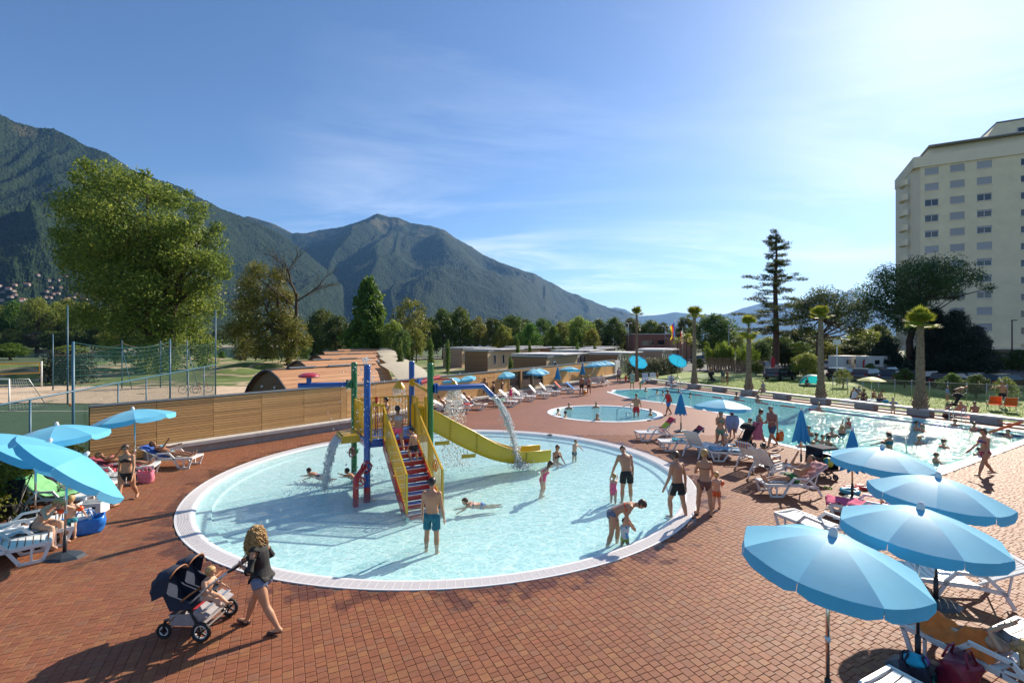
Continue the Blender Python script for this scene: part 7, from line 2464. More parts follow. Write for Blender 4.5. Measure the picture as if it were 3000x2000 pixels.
def ik(a,c,l1,l2,pole):
 a,c,pole=Vector(a),Vector(c),Vector(pole)
 d=c-a
 D_=min(d.length,(l1+l2)*.995)
 d.normalize()
 x=(l1*l1-l2*l2+D_*D_)/(2*D_)
 hgt=math.sqrt(max(0,l1*l1-x*x))
 pv=pole-d*pole.dot(d)
 pv.normalize()
 return a+d*x+pv*hgt,a+d*D_
def loft(mb,cs,n=14):
 """cs: (centre, ax, ay) ellipse axes vectors"""
 vs,fs=[],[]
 for(c,a,b)in cs:
  for j in range(n):
   t=2*math.pi*j/n
   vs.append(Vector(c)+Vector(a)*math.cos(t)+Vector(b)*math.sin(t))
 k=len(cs)
 for i in range(k-1):
  for j in range(n):
   q=(j+1)%n
   fs.append((i*n+j,i*n+q,(i+1)*n+q,(i+1)*n+j))
 fs.append(tuple(reversed(range(n))))
 fs.append(tuple(range((k-1)*n,k*n)))
 mb.add(vs,fs)
def make_body(S_):
 h,p,f=S_['h'],S_['pose'],S_['sex']=='f'
 c=min(1,max(0,(1.55-h)/.8))
 hh=h*(.132+.075*c)
 legL_=h*(.50-.075*c)
 th,sh=legL_*.5,legL_*.46
 fk=(1+.28*c)*S_['fat']
 mb=MB()
 bones=[]
 lean,side,twist=p.get('lean',0),p.get('side',0),p.get('twist',0)
 Rt=Matrix.Rotation(R(twist),3,'Z')@Matrix.Rotation(R(lean),3,'Y')@Matrix.Rotation(R(side),3,'X')
 Rp=Matrix.Rotation(R(p.get('plean',0)),3,'Y')
 hipw=h*(.050 if not f else.054)
 feet=[]
 legs={}
 for sg,key in((1,'legL'),(-1,'legR')):
  fl,ab,kn=p.get(key,(0,4,2))
  hip=Rp@Vector((0,sg*hipw,0))
  d=Vector((0,0,-1))
  d=Matrix.Rotation(R(-fl),3,'Y')@d
  d=Matrix.Rotation(R(sg*ab),3,'X')@d
  knee=hip+d*th
  d2=Vector((0,0,-1))
  d2=Matrix.Rotation(R(-(fl-kn)),3,'Y')@d2
  d2=Matrix.Rotation(R(sg*ab*(.6 if kn<60 else.2)),3,'X')@d2
  ank=knee+d2*sh
  fd=Matrix.Rotation(R(p.get('foot',0)+(fl-kn)*p.get('ff',.35)),3,'Y').inverted()@Vector((1,sg*.18,0))
  if p.get('pointed'):
   fd=(d2*.45+Vector((0,0,1))*.9 if p['pointed']=='up' else d2+Vector((.3,0,0)))
  fd.normalize()
  legs[key]=(hip,knee,ank,fd)
  feet.append(ank.z-.032*h)
  feet.append((ank+fd*h*.10).z-.014*h)
 pz=p.get('pz',None)
 if pz is None:
  pz=-min(feet)
 off=Vector((0,0,pz))
 if f:
  sec=[(-.062,.040,.055),(-.045,.060,.085),(0,.070,.098),(.05,.062,.085),(.10,.052,.069),(.15,.055,.075),(.20,.061,.085),(.25,.058,.090),(.285,.044,.088),(.305,.034,.055),(.325,.030,.034)]
 else:
  sec=[(-.062,.042,.052),(-.045,.060,.078),(0,.064,.092),(.05,.060,.086),(.10,.058,.080),(.15,.062,.088),(.20,.067,.100),(.25,.065,.108),(.285,.048,.104),(.305,.037,.062),(.325,.032,.036)]
 tl=1.0+.06*c
 P0=off
 bend=p.get('bend',0)
 def spine(s):
  w=min(1,max(0,(s+.02)/.14))
  Rm=Matrix.Rotation(R(twist*w),3,'Z')@Matrix.Rotation(R(p.get('plean',0)+(lean-p.get('plean',0))*w),3,'Y')@Matrix.Rotation(R(side*w),3,'X')
  q=Vector((0,0,0))
  k=12
  for i in range(k):
   ss=s*(i+.5)/k
   ww=min(1,max(0,(ss+.02)/.14))
   Rq=Matrix.Rotation(R(p.get('plean',0)+(lean-p.get('plean',0))*ww),3,'Y')@Matrix.Rotation(R(side*ww),3,'X')
   q+=Rq@Vector((0,0,s/k))
  return P0+q*h*tl,Rm
 cs=[]
 for(s,rx,ry)in sec:
  q,Rm=spine(s)
  cs.append((q,Rm@Vector((rx*h*fk*(1+.12*c),0,0)),Rm@Vector((0,ry*h*(1+.10*c)*(.5+.5*fk),0))))
 loft(mb,cs)
 if c>.6:
  q,Rm=spine(.07)
  mb.ell(q+Rm@Vector((.02*h,0,0)),(.07*h,.085*h,.09*h),M=Rm)
 if f and c<.5:
  for sg in(1,-1):
   q,Rm=spine(.222)
   mb.ell(q+Rm@Vector((.048*h,sg*.044*h,-.004*h)),(.036*h,.037*h,.036*h),M=Rm)
 for sg in(1,-1):
  q,Rm=spine(-.01)
  g_=1.08 if f else.95
  mb.ell(q+Rm@Vector((-.030*h,sg*.042*h,-.015*h)),(.046*h*g_,.046*h*g_,.052*h*g_),M=Rm)
 chest,Rc=spine(.285)
 tor0,_=spine(-.06)
 tt=1.10 if f else 1.0
 for key,sg in(('legL',1),('legR',-1)):
  hip,knee,ank,fd=[Vector(v)for v in legs[key]]
  hip,knee,ank=hip+off,knee+off,ank+off
  r=[.052*tt,.053*tt,.046*tt,.038,.033]
  mb.tube([hip.lerp(knee,t)for t in(-.04,.15,.5,.8,1.0)],[x*h*fk for x in r],10)
  bk=(knee-ank).normalized().cross(Vector((0,1,0)))
  cal=knee.lerp(ank,.3)
  mb.tube([knee.lerp(ank,t)for t in(-.02,.12,.3,.6,.85,1.02)],[x*h*fk for x in(.033,.034,.037,.028,.021,.022)],10)
  mb.ell(knee,(.034*h*fk,)*3)
  heel=ank-Vector((0,0,.012*h))-fd*.03*h if not p.get('pointed')else ank
  toe=ank+fd*.105*h-Vector((0,0,.018*h if not p.get('pointed')else 0))
  mb.tube([heel,ank.lerp(toe,.25)-Vector((0,0,.004*h)),ank.lerp(toe,.7),toe],[x*h for x in(.021,.027,.025,.014)],8,flat=.72)
  nm=key[-1]
  bones+=[('thigh'+nm,hip,knee,.047*h),('shank'+nm,knee,ank,.03*h),('foot'+nm,heel,toe,.024*h)]
 shw=h*((.098 if not f else.084)+.004*c)
 ua,fa=h*(.172-.02*c),h*(.155-.02*c)
 hands=[]
 for sg,key in((1,'armL'),(-1,'armR')):
  sp=chest+Rc@Vector((0,sg*shw,-.012*h))
  tg=p.get('hand'+key[-1])
  if tg is not None:
   pole=p.get('pole'+key[-1],(-.6,sg*.8,-.5))
   el,wr=ik(sp,Vector(tg),ua,fa,pole)
   inn=0
  else:
   a=p.get(key,(4,8,12))
   fl,ab,ef=a[:3]
   inn=a[3]if len(a)>3 else 0
   d=Matrix.Rotation(R(sg*ab),3,'X')@(Matrix.Rotation(R(-fl),3,'Y')@Vector((0,0,-1)))
   d2=Matrix.Rotation(R(sg*ab*.5),3,'X')@(Matrix.Rotation(R(-(fl+ef)),3,'Y')@Vector((0,0,-1)))
   d2=Matrix.Rotation(R(-sg*inn),3,'Z')@d2
   el=sp+Rc@(d*ua)
   wr=el+Rc@(d2*fa)
  mb.tube([sp.lerp(el,t)for t in(-.08,.1,.5,1.0)],[x*h*fk for x in(.030,.033 if not f else.028,.027 if not f else.0235,.021)],9)
  mb.ell(sp,(.036*h*(fk if not f else fk*.88),)*3)
  mb.tube([el.lerp(wr,t)for t in(-.04,.2,.6,1.03)],[x*h*fk for x in(.021,.0235 if not f else.021,.019,.0145)],9)
  hd=(wr-el).normalized()
  lat=hd.cross(Rc@Vector((0,1,0))if abs(hd.dot(Rc@Vector((0,1,0))))<.9 else Rc@Vector((1,0,0))).normalized()
  wid=lat
  nrm=hd.cross(wid).normalized()
  pc=wr+hd*.034*h
  Mh=Matrix((hd,wid,nrm)).transposed()
  mb.ell(pc,(.038*h,.024*h,.012*h),M=Mh)
  fin=S_['vox']is not None and S_['vox']<.016
  if fin:
   for k,(o_,l_)in enumerate(((-.018,.038),(-.006,.044),(.006,.041),(.017,.032))):
    b0=pc+hd*.028*h+wid*o_*h
    mb.tube([b0,b0+hd*l_*.55*h+nrm*sg*.004*h,b0+hd*l_*h+nrm*sg*.014*h],[.0058*h,.0052*h,.0042*h],6)
   tb0=pc-hd*.012*h-wid*.022*h
   mb.tube([tb0,tb0+(hd*.6-wid*.7)*.022*h,tb0+(hd*.95-wid*.45)*.044*h],[.0075*h,.0062*h,.005*h],6)
  else:
   mb.ell(pc+hd*.045*h,(.03*h,.02*h,.010*h),M=Mh)
  nm=key[-1]
  bones+=[('arm'+nm,sp,el,.027*h),('fore'+nm,el,wr,.02*h),('hand'+nm,wr,wr+hd*.1*h,.02*h)]
  hands.append(pc+hd*.02*h)
 hp,hy=p.get('head',(0,0))
 nb,_=spine(.315)
 Rh=Rc@Matrix.Rotation(R(hy),3,'Z')@Matrix.Rotation(R(hp),3,'Y')
 nt_=nb+(Rc@Vector((.006*h,0,.03*h*(1-.5*c))))+Rh@Vector((0,0,.01*h))
 hc=nt_+Rh@Vector((.10*hh,0,.44*hh))
 mb.tube([nb-Rc@Vector((0,0,.03*h)),nt_+Rh@Vector((.02*hh,0,.2*hh))],[.034*h,.029*h*(1-.1*f)],10)
 mb.ell(hc+Rh@Vector((-.04*hh,0,.10*hh)),(.435*hh,.345*hh,.385*hh),16,10,M=Rh)
 mb.ell(hc+Rh@Vector((.10*hh,0,-.19*hh)),(.27*hh,.255*hh,.30*hh),12,8,M=Rh)
 mb.ell(hc+Rh@Vector((.385*hh,0,-.08*hh)),(.085*hh,.05*hh,.09*hh),8,6,M=Rh)
 mb.ell(hc+Rh@Vector((.31*hh,0,-.29*hh)),(.07*hh,.11*hh,.04*hh),8,6,M=Rh)
 for sg in(1,-1):
  mb.ell(hc+Rh@Vector((-.03*hh,sg*.345*hh,-.04*hh)),(.07*hh,.035*hh,.11*hh),8,6,M=Rh)
 bones+=[('torso',tor0,chest,.085*h),('head',nt_+Rh@Vector((0,0,.2*hh)),hc+Rh@Vector((0,0,.2*hh)),.3*hh),('neck',nb,nt_+Rh@Vector((.02*hh,0,.12*hh)),.03*h)]
 S_.update(bones=bones,hc=hc,Rh=Rh,hh=hh,chest=chest,Rc=Rc,spine=spine,hands=hands,tl=tl,off=off)
 return mb
TMP=[]
def finish_people():
 coll=COL
 for S_ in QUEUE:
  mb=make_body(S_)
  me=mb.mesh('body_src')
  o=bpy.data.objects.new('body_src',me)
  coll.objects.link(o)
  dist=S_['loc'].y
  v=S_['vox']or(.012 if dist<14 else.0155 if dist<19 else.021 if dist<28 else.032)
  m=o.modifiers.new('r','REMESH');m.mode='VOXEL';m.voxel_size=v*max(.6,min(1,S_['h']/1.6));m.use_smooth_shade=True
  m2=o.modifiers.new('s','SMOOTH');m2 .iterations=3;m2 .factor=.5
  TMP.append(o)
 dg=bpy.context.evaluated_depsgraph_get()
 dg.update()
 outs=[]
 for S_,o in zip(QUEUE,TMP):
  ev=o.evaluated_get(dg)
  me=ev.to_mesh()
  V=np.empty(len(me.vertices)*3,np.float32);me.vertices.foreach_get('co',V);V=V.reshape(-1,3)
  nl=len(me.loops)
  Lp=np.empty(nl,np.int32);me.loops.foreach_get('vertex_index',Lp)
  Nn=np.empty(len(me.vertices)*3,np.float32);me.vertices.foreach_get('normal',Nn);Nn=Nn.reshape(-1,3)
  tot=np.empty(len(me.polygons),np.int32);me.polygons.foreach_get('loop_total',tot)
  ev.to_mesh_clear()
  assert(tot==4).all()
  outs.append((V.copy(),Lp.reshape(-1,4).copy(),Nn.copy()))
 for o in TMP:
  d=o.data
  bpy.data.objects.remove(o,do_unlink=True)
  bpy.data.meshes.remove(d)
 for S_,(V,F,Nn)in zip(QUEUE,outs):
  dress(S_,V,F,Nn)
def shell(S_,V,F,Nn,mask,off,name,m,root,ruf=0.0,thick=None):
 fm=mask[F].sum(1)>=3
 F2=F[fm]
 if len(F2)<3:
  return None
 used,inv=np.unique(F2,return_inverse=True)
 o=off[used][:,None]if hasattr(off,'__len__')else off
 V2=V[used]+Nn[used]*o
 if ruf:
  V2=V2+Nn[used]*(vnoise(V[used]*(9/S_['h']*1.7),3)*ruf)[:,None]
 ob=obj(name,npmesh(name,V2,inv.reshape(-1,4),m,True),root)
 md=ob.modifiers.new('t','SOLIDIFY');md.thickness=thick or max(.006,float(np.mean(off))*.9);md.offset=-1
 return ob
def dress(S_,V,F,Nn):
 h,hh=S_['h'],S_['hh']
 root=thing('person',S_['label'],'person',S_['loc'],0,S_['group'])
 if S_['lie']:
  root.rotation_euler=(Matrix.Rotation(R(S_['face']),3,'Z')@Matrix.Rotation(R(S_['lie']),3,'Y')).to_euler()
 else:
  root.rotation_euler=(0,0,R(S_['face']))
 obj('body',npmesh('body',V,F,SKIN[S_['skin']],True),root)
 names=[b[0]for b in S_['bones']]
 A=np.array([list(b[1])for b in S_['bones']]);B=np.array([list(b[2])for b in S_['bones']]);rr=np.array([b[3]for b in S_['bones']])
 AB=B-A
 T=((V[:,None,:]-A[None])*AB[None]).sum(2)/(AB**2).sum(1)[None]
 Tc=np.clip(T,0,1)
 Ds=np.linalg.norm(V[:,None,:]-(A[None]+Tc[...,None]*AB[None]),axis=2)-rr[None]
 bi=Ds.argmin(1)
 tt=Tc[np.arange(len(V)),bi]
 nm=np.array(names)[bi]
 isn=lambda*k:np.isin(nm,k)
 thigh,arm=isn('thighL','thighR'),isn('armL','armR')
 tor=isn('torso')
 Rc=np.array(S_['Rc'])
 q=(V-np.array(S_['chest']))@Rc
 s=.285+q[:,2]/h/S_['tl']
 tz=T[:,names.index('torso')]
 sp=-.06+tz*(.345)
 sp=np.where(tor,sp,sp)
 H=(V-np.array(S_['hc']))@np.array(S_['Rh'])/hh
 for w in S_['wear']:
  k,m=w[0],w[1]
  if k=='trunks':
   L_=w[2]if len(w)>2 else.62
   mask=(tor&(sp<.035))|(thigh&(tt<L_))
   shell(S_,V,F,Nn,mask,np.where(thigh,.006+.020*np.clip(tt/L_,0,1),.007)*h/1.7,'swim_trunks',m,root,.004)
  elif k=='shorts':
   mask=(tor&(sp<.045))|(thigh&(tt<(w[2]if len(w)>2 else.34)))
   shell(S_,V,F,Nn,mask,.010,'shorts',m,root,.003)
  elif k=='brief':
   mask=(tor&(sp<.012))|(thigh&(tt<.05))
   shell(S_,V,F,Nn,mask,.006,'bikini_bottom',m,root)
  elif k=='top':
   hi=.248-np.abs(q[:,1]/h)*.35
   mask=tor&(((s>.188)&(s<hi)&(q[:,0]>0))|((s>.192)&(s<.208)))
   shell(S_,V,F,Nn,mask,.006,'bikini_top',m,root)
  elif k=='crop':
   mask=tor&(s>.165)&(s<.27)
   shell(S_,V,F,Nn,mask,.007,'bikini_top',m,root)
  elif k=='suit':
   mask=(tor&(sp<.24)&(s<.262))|(thigh&(tt<.05))
   shell(S_,V,F,Nn,mask,.006,'swimsuit',m,root)
  elif k=='shirt':
   mask=(tor&(sp>(w[2]if len(w)>2 else-.01)))|(arm&(tt<.62))
   shell(S_,V,F,Nn,mask,.016*h/1.7,'shirt',m,root,.010)
  elif k=='loose':
   mask=(tor&(sp>-.015))|(arm&(tt<1.0)&((tt<.03)|(tt>.38)))|(isn('foreL','foreR')&(tt<.25))
   shell(S_,V,F,Nn,mask,np.where(arm,.016,.022+.02*np.clip(.2-sp,0,.2)*5),'blouse',m,root,.014)
  elif k=='tank':
   mask=tor&(sp>-.01)&(s<.305)
   shell(S_,V,F,Nn,mask,.012,'tank_top',m,root,.006)
  elif k=='dress':
   mask=(tor&(s<.27))|(thigh&(tt<.55))
   shell(S_,V,F,Nn,mask,np.where(thigh,.02+.05*tt,.012)*h/1.2,'dress',m,root,.006)
  elif k=='shoes':
   mask=isn('footL','footR')&(V[:,2]<V[:,2].min()+.035*h)
   shell(S_,V,F,Nn,mask,.008,'sandals',m,root)
  elif k=='bands':
   for sgn in('armL','armR'):
    b=S_['bones'][names.index(sgn)]
    a0,a1=Vector(b[1]).lerp(Vector(b[2]),.35),Vector(b[1]).lerp(Vector(b[2]),1.0)
    ar=.062*h
    MB().tube([a0 .lerp(a1,f)for f in(0,.15,.5,.85,1)],[ar*x for x in(.6,.95,1.1,.95,.6)],14).build('arm_band',m,root,'all')
  elif k=='wrist':
   b=S_['bones'][names.index('foreL' if len(w)>2 else 'foreR')]
   a0,a1=Vector(b[1]).lerp(Vector(b[2]),.9),Vector(b[1]).lerp(Vector(b[2]),.97)
   MB().tube([a0,a1],.021*h,10,cap=False).build('wristband',m,root,'all')
  elif k=='stripes':
   for sg in(1,-1):
    b=S_['bones'][names.index('thighL' if sg>0 else 'thighR')]
    for j in range(3):
     mb=MB()
     pts=[]
     for f in(-.02,.2,.4,.6):
      c=Vector(b[1]).lerp(Vector(b[2]),f)
      pts.append(c+Vector(((j-1)*.022,sg*(.115 if f<.1 else.118)*h*.62*(1-.1*f)*1.0,0)))
     mb.tube(pts,.006,5)
     mb.build('stripe',m,root)
  elif k=='cap':
   hm=(H[:,2]>.20)&isn('head')
   shell(S_,V,F,Nn,hm,.016,'cap',m,root)
   c=Vector(S_['hc'])+S_['Rh']@Vector((.42*hh,0,.2*hh))
   if len(w)<3:
    MB().ell(c,(.26*hh,.26*hh,.03*hh),12,5,M=S_['Rh']).build('cap_brim',m,root,'all')
   else:
    MB().ell(Vector(S_['hc'])+S_['Rh']@Vector((-.02*hh,0,.2*hh)),(.62*hh,.55*hh,.03*hh),16,5,M=S_['Rh']).build('hat_brim',m,root,'all')
  elif k=='glasses':
   for sg in(1,-1):
    MB().ell(Vector(S_['hc'])+S_['Rh']@Vector((.375*hh,sg*.15*hh,.035*hh)),(.05*hh,.12*hh,.075*hh),8,5,M=S_['Rh']).build('lens',m,root,'all')
  elif k=='custom':
   w[1](S_,root)
 st,colr=S_['hair'][:2]
 hm=HAIRM[colr]
 hd=isn('head')|(isn('neck')&(H[:,2]>-.5))
 if st!='bald':
  line={'short':-.18,'crop':-.05,'long':-.45,'bun':-.30,'pony':-.28,'curly':-.5}.get(st,-.2)
  mask=hd&(((H[:,0]<.10)&(H[:,2]>line)&~((np.abs(H[:,1])>.26)&(H[:,2]<.0)&(H[:,0]>-.12)))|(H[:,2]>.27-.05*(st=='short')))
  shell(S_,V,F,Nn,mask,{'crop':.006,'short':.016,'curly':.012,'long':.022}.get(st,.018)*max(.75,hh/.23),'hair',hm,root,.008,.02)
 hcv,Rh=Vector(S_['hc']),S_['Rh']
 W=lambda x,y,z:hcv+Rh@(Vector((x,y,z))*hh)
 if st=='bun':
  MB().ell(W(-.40,0,.38),(.19*hh,.19*hh,.17*hh),10,7,M=Rh).build('hair_bun',hm,root,'all')
 if st=='pony':
  e=W(-.48,0,.15)
  MB().tube([W(-.38,0,.2),e,e+Vector((-.10,0,-.35))*hh,e+Vector((-.05,0,-.95))*hh],[.10*hh,.13*hh,.12*hh,.03*hh],8).build('ponytail',hm,root,'all')
 if st=='long':
  down=Vector((0,0,-1))
  for sg in(-1,0,1):
   e=W(-.36,sg*.22,-.05)
   MB().tube([W(-.28,sg*.2,.2),e,e+(down*.6+Rh@Vector((-.12,0,0)))*hh,e+(down*1.15+Rh@Vector((-.04,sg*.05,0)))*hh],[.14*hh,.17*hh,.14*hh,.04*hh],8,flat=.8).build('hair_lock',hm,root,'all')
 if st=='curly':
  q2=random.Random(5)
  mb=MB()
  for k in range(300):
   a=q2 .uniform(-2.5,2.5)+math.pi
   e=W(.30*math.cos(a)-.06,.34*math.sin(a),q2 .uniform(-.1,.42))
   l=hh*q2 .uniform(.9,2.0)
   ph=q2 .uniform(0,6)
   kk=q2 .uniform(.05,.34)
   out=(Rh@Vector((math.cos(a),math.sin(a),0)))*hh
   pts=[]
   for i in range(13):
    f=i/12
    cc=e+Vector((0,0,-l*f))+out*(.08+kk*math.sin(f*2.4))
    pts.append(cc+Vector((math.cos(ph+f*22),math.sin(ph+f*22),0))*.02)
   mb.tube(pts,[.006,.008,.008,.008,.008,.007,.007,.007,.007,.006,.006,.005,.003],4)
  mb.build('hair_curls',hm,root,'all')
 if st!='none' and S_['loc'].y<32:
  for sg in(1,-1):
   MB().ell(W(.345,sg*.14,.035),(.035*hh,.05*hh,.025*hh),6,4,M=Rh).build('eye',M_DARK,root)
 for(fn)in S_['extra']:
  fn(S_,root)
 S_['root']=root
 return root
 # ================================================================ parked cars, caravans, wire fence beyond the lawn
M_TYRE=mat('car_tyre',(.012,.012,.012),.8)
M_RIMC=mat('car_rim',(.4,.4,.4),.3,metal=.9)
M_LAMPR,M_LAMPW=mat('tail_lamp',(.35,.01,.01),.2),mat('head_lamp',(.6,.6,.6),.1)
def car(loc,rz,colr,label,estate=True):
 t=thing('parked_car',label,'car',loc,rz,group='cars parked beyond the lawn')
 m=mat('car_%d_%d_%d'%tuple(int(c*99)for c in colr),colr,.25,metal=.3,coat=1.0)
 lo=[(-2.15,.35),(-2.18,.65),(-2.1,.88),(-1.2,.95),(1.0,.95),(1.9,.80),(2.15,.62),(2.15,.35)]
 up=[(-2.05 if estate else-1.7,.93),(-1.85 if estate else-1.1,1.42),(-.2,1.48),(.35,1.42),(1.05,.95)]
 b=MB()
 for y in(-.86,.86):
  pass
 n=len(lo)
 b.add([(x,-.86,z)for x,z in lo]+[(x,.86,z)for x,z in lo],[tuple(reversed(range(n))),tuple(range(n,2*n))]+[(i,(i+1)%n,(i+1)%n+n,i+n)for i in range(n)])
 b.build('body',m,t,25)
 n=len(up)
 g=MB()
 g.add([(x,-.84+(.12 if z>1.2 else 0),z)for x,z in up]+[(x,.84-(.12 if z>1.2 else 0),z)for x,z in up],[tuple(reversed(range(n))),tuple(range(n,2*n))]+[(i,i+1,i+1+n,i+n)for i in range(n-1)])
 g.build('windows',M_GLASS,t)
 r_=up[1:4]
 MB().add([(x,-.74,z+.012)for x,z in r_]+[(x,.74,z+.012)for x,z in r_],[(i,i+1,i+4,i+3)for i in range(2)]).build('roof',m,t,'all')
 for x in(-1.35,1.35):
  for y in(-.82,.82):
   w=MB().cyl((x,y-.1,.32),(x,y+.1,.32),.32,n=16).build('wheel',M_TYRE,t,True)
   MB().cyl((x,y-.105,.32),(x,y+.105,.32),.2,n=12).build('rim',M_RIMC,w,True)
 for y in(-.65,.65):
  MB().box((-2.16,y,.78),(.06,.3,.14)).build('tail_lamp',M_LAMPR,t)
  MB().box((2.1,y,.68),(.08,.32,.14)).build('headlight',M_LAMPW,t)
cr_=random.Random(4)
DK=[(.012,.014,.02),(.02,.02,.022),(.01,.012,.03),(.03,.03,.035),(.05,.01,.012)]
_cars=[((2545,1115),30,DK[3],'dark grey car behind the lime parasol'),((2630,1122),25,DK[0],'black car left of the fifth palm'),((2715,1125),22,DK[2],'dark blue car right behind the fifth palm'),((2790,1135),20,DK[1],'black car with open tailgate behind the bending woman'),((2850,1132),15,DK[0],'black estate car left of the man by the fence'),((2945,1140),10,DK[4],'dark red car at the right edge behind the wire fence'),((2600,1108),30,(.05,.10,.2),'blue car in the second row behind the lime parasol'),((2470,1112),32,DK[1],'black car behind the white box post'),((2285,1112),35,DK[2],'dark blue car with a roof box left of the turquoise tent'),((2380,1090),40,(.45,.45,.47),'silver car behind the turquoise tent'),((2335,1072),35,DK[0],'black car in the back row under the pines'),((2440,1080),35,(.5,.5,.5),'white car beside the caravan'),((2050,1062),20,(.5,.5,.52),'white car behind the board fence end'),((2250,1085),30,(.6,.6,.6),'white van-like car beside the red banner'),((2115,1050),15,(.5,.03,.03),'red car in the street behind the bamboo')]
for(pp,a,c_,lb)in _cars:
 car(G(*pp),R(a),c_,lb)
for(pp,lb,a)in(((2560,1094),'white caravan parked under the pines behind the lime parasol',25),((2475,1092),'cream caravan with a window left of the white box post',30)):
 t=thing('caravan',lb,'caravan',G(*pp),R(a))
 MB().add([(-2.4,-1.05,.45),(2.3,-1.05,.45),(2.5,-1.05,1.5),(2.2,-1.05,2.45),(-2.3,-1.05,2.5),(-2.4,1.05,.45),(2.3,1.05,.45),(2.5,1.05,1.5),(2.2,1.05,2.45),(-2.3,1.05,2.5)],[(0,1,2,3,4),(9,8,7,6,5),(0,5,6,1),(1,6,7,2),(2,7,8,3),(3,8,9,4),(4,9,5,0)]).build('body',mat('caravan_white',(.55,.53,.48),.5),t)
 for x in(-1.2,.9):
  MB().box((x,-1.06,1.65),(1.1,.04,.6)).build('window',M_GLASS,t)
 for y in(-.95,.95):
  MB().cyl((0,y-.08,.3),(0,y+.08,.3),.3,n=14).build('wheel',M_TYRE,t,True)
t=thing('wire_fence','thin wire fence with grey posts between the lawn and the parked cars','fence')
a,b2=G(2440,1152),G(3080,1192)
NP=12
for i in range(NP+1):
 p=a.lerp(b2,i/NP)
 MB().cyl((p.x,p.y,0),(p.x,p.y,1.45),.028,n=8).build('post',M_GREYM,t,'all')
for i in range(NP):
 p,q=a.lerp(b2,i/NP),a.lerp(b2,(i+1)/NP)
 w=MB()
 for j in range(10):
  w.tube([(p.x,p.y,.1+j*.14),(q.x,q.y,.1+j*.14)],.003 if j<9 else.012,3,cap=False)
 for j in range(14):
  c_=p.lerp(q,j/14)
  w.tube([(c_.x,c_.y,.05),(c_.x,c_.y,1.4)],.0025,3,cap=False)
 w.build('wire_mesh',M_GREYM,t)
for(px,pyb,pyt,Z,lb)in((2258,1100,1040,62,'tall red feather banner left of the tall pine'),(2383,1075,1040,70,'thin red feather banner between the pines'),(2527,1082,1050,66,'red banner beside the spruce')):
 g=D(px,pyb,Z);g.z=0
 h=CAM_H+(1000-pyt)/FPX*Z
 t=thing('feather_banner',lb,'banner',g)
 MB().tube([(0,0,0),(0,0,h*.8),(.2,0,h)],.025,5).build('pole',M_GREYM,t)
 MB().add([(0,.02,h*.35),(.55,.05,h*.4),(.6,.0,h*.8),(.2,.02,h),(0,0,h*.8)],[(0,1,2,3,4)]).build('banner_cloth',fabm((.5,.03,.04)),t)
 # ---------------------------------------------------------------- who is where
STAND=dict(legL=(2,4,3),legR=(-3,4,3),armL=(4,9,14),armR=(2,9,12))
WALK=dict(legL=(24,2,6),legR=(-16,2,22),armL=(-16,9,14),armR=(20,9,22),lean=3)
WALK2=dict(legR=(22,2,6),legL=(-16,2,24),armR=(-14,9,14),armL=(18,9,22),lean=3)
SITG=dict(pz=.11,lean=14,plean=-8,legL=(118,10,112),legR=(112,8,100),armL=(48,6,40),armR=(45,6,45),head=(10,0))
SITG2=dict(pz=.11,lean=24,plean=-6,legL=(86,22,20),legR=(110,14,95),armL=(60,8,20),armR=(30,10,60),head=(15,15))
SWIM=dict(legL=(5,6,10),legR=(-5,6,15),armL=(40,45,25),armR=(35,45,30))
PRONE=dict(pz=-.05,lean=78,plean=84,legL=(-82,8,6),legR=(-78,8,16),armL=(150,20,10),armR=(120,30,30),head=(-62,8),pointed='x')
C_BLK,C_RED,C_NAVY,C_TEAL,C_PINK,C_WHT=[fab(c)for c in((.012,.012,.013),(.5,.02,.03),(.02,.03,.07),(.01,.12,.17),(.75,.12,.22),(.6,.6,.6))]
C_BRN,C_BLUE,C_ORG=fab((.045,.02,.018)),fab((.03,.13,.4)),mat('band_orange',(.75,.09,.015),.25)
W_=mat('lens_black',(.01,.01,.01),.1)
def Pn(label,px,py,face,h,sex,pose,skin,wear,hair,z=0.0,**kw):
 person(label,G(px,py,z),face,h,sex,pose,skin,wear,hair,**kw)
BK=lambda*x:list(x)
person('woman in black top and denim shorts with long curly blond hair pushing the pram',(-3.93,7.50,0),176,1.70,'f',dict(legL=(-20,2,12),legR=(24,2,4),handL=(.22,.14,1.04),handR=(.22,-.14,1.04),poleL=(-.3,.7,-1),poleR=(-.3,-.7,-1),lean=5,head=(8,-8)),'tan',[('shorts',fab((.13,.17,.26)),.26),('loose',fab((.010,.010,.011))),('shoes',C_BRN),('wrist',C_RED)],('curly','blond'),vox=.0105)
person('curly-haired toddler sitting in the pram without clothes',(-4.70,7.36,.545),-8,.82,'m',dict(pz=.06,lean=10,legL=(78,14,25),legR=(84,14,30),armL=(55,20,20),armR=(35,14,40),head=(-5,25)),'light',[('brief',C_WHT)],('short','blond'),vox=.009)
Pn('man in teal swim shorts standing with his back to us below the red stairs',1265,1624,82,1.76,'m',dict(STAND,armL=(6,12,16),armR=(0,12,14),head=(-4,-6)),'tan',[('trunks',C_TEAL,.72)],('short','dark'),PF,vox=.011)
Pn('man in black shorts bending his head and holding the little girl by the hand',1836,1478,95,1.80,'m',dict(STAND,lean=26,plean=8,legR=(6,5,6),handL=(.28,.45,.62),armR=(12,8,18),head=(30,0)),'tan',[('trunks',C_BLK,.6)],('crop','dark'),PF)
Pn('little blond girl in pink swimsuit beside the man in black shorts',1797,1478,60,.92,'f',dict(STAND,armR=(110,25,20),lean=6),'light',[('suit',C_PINK)],('short','blond'),PF)
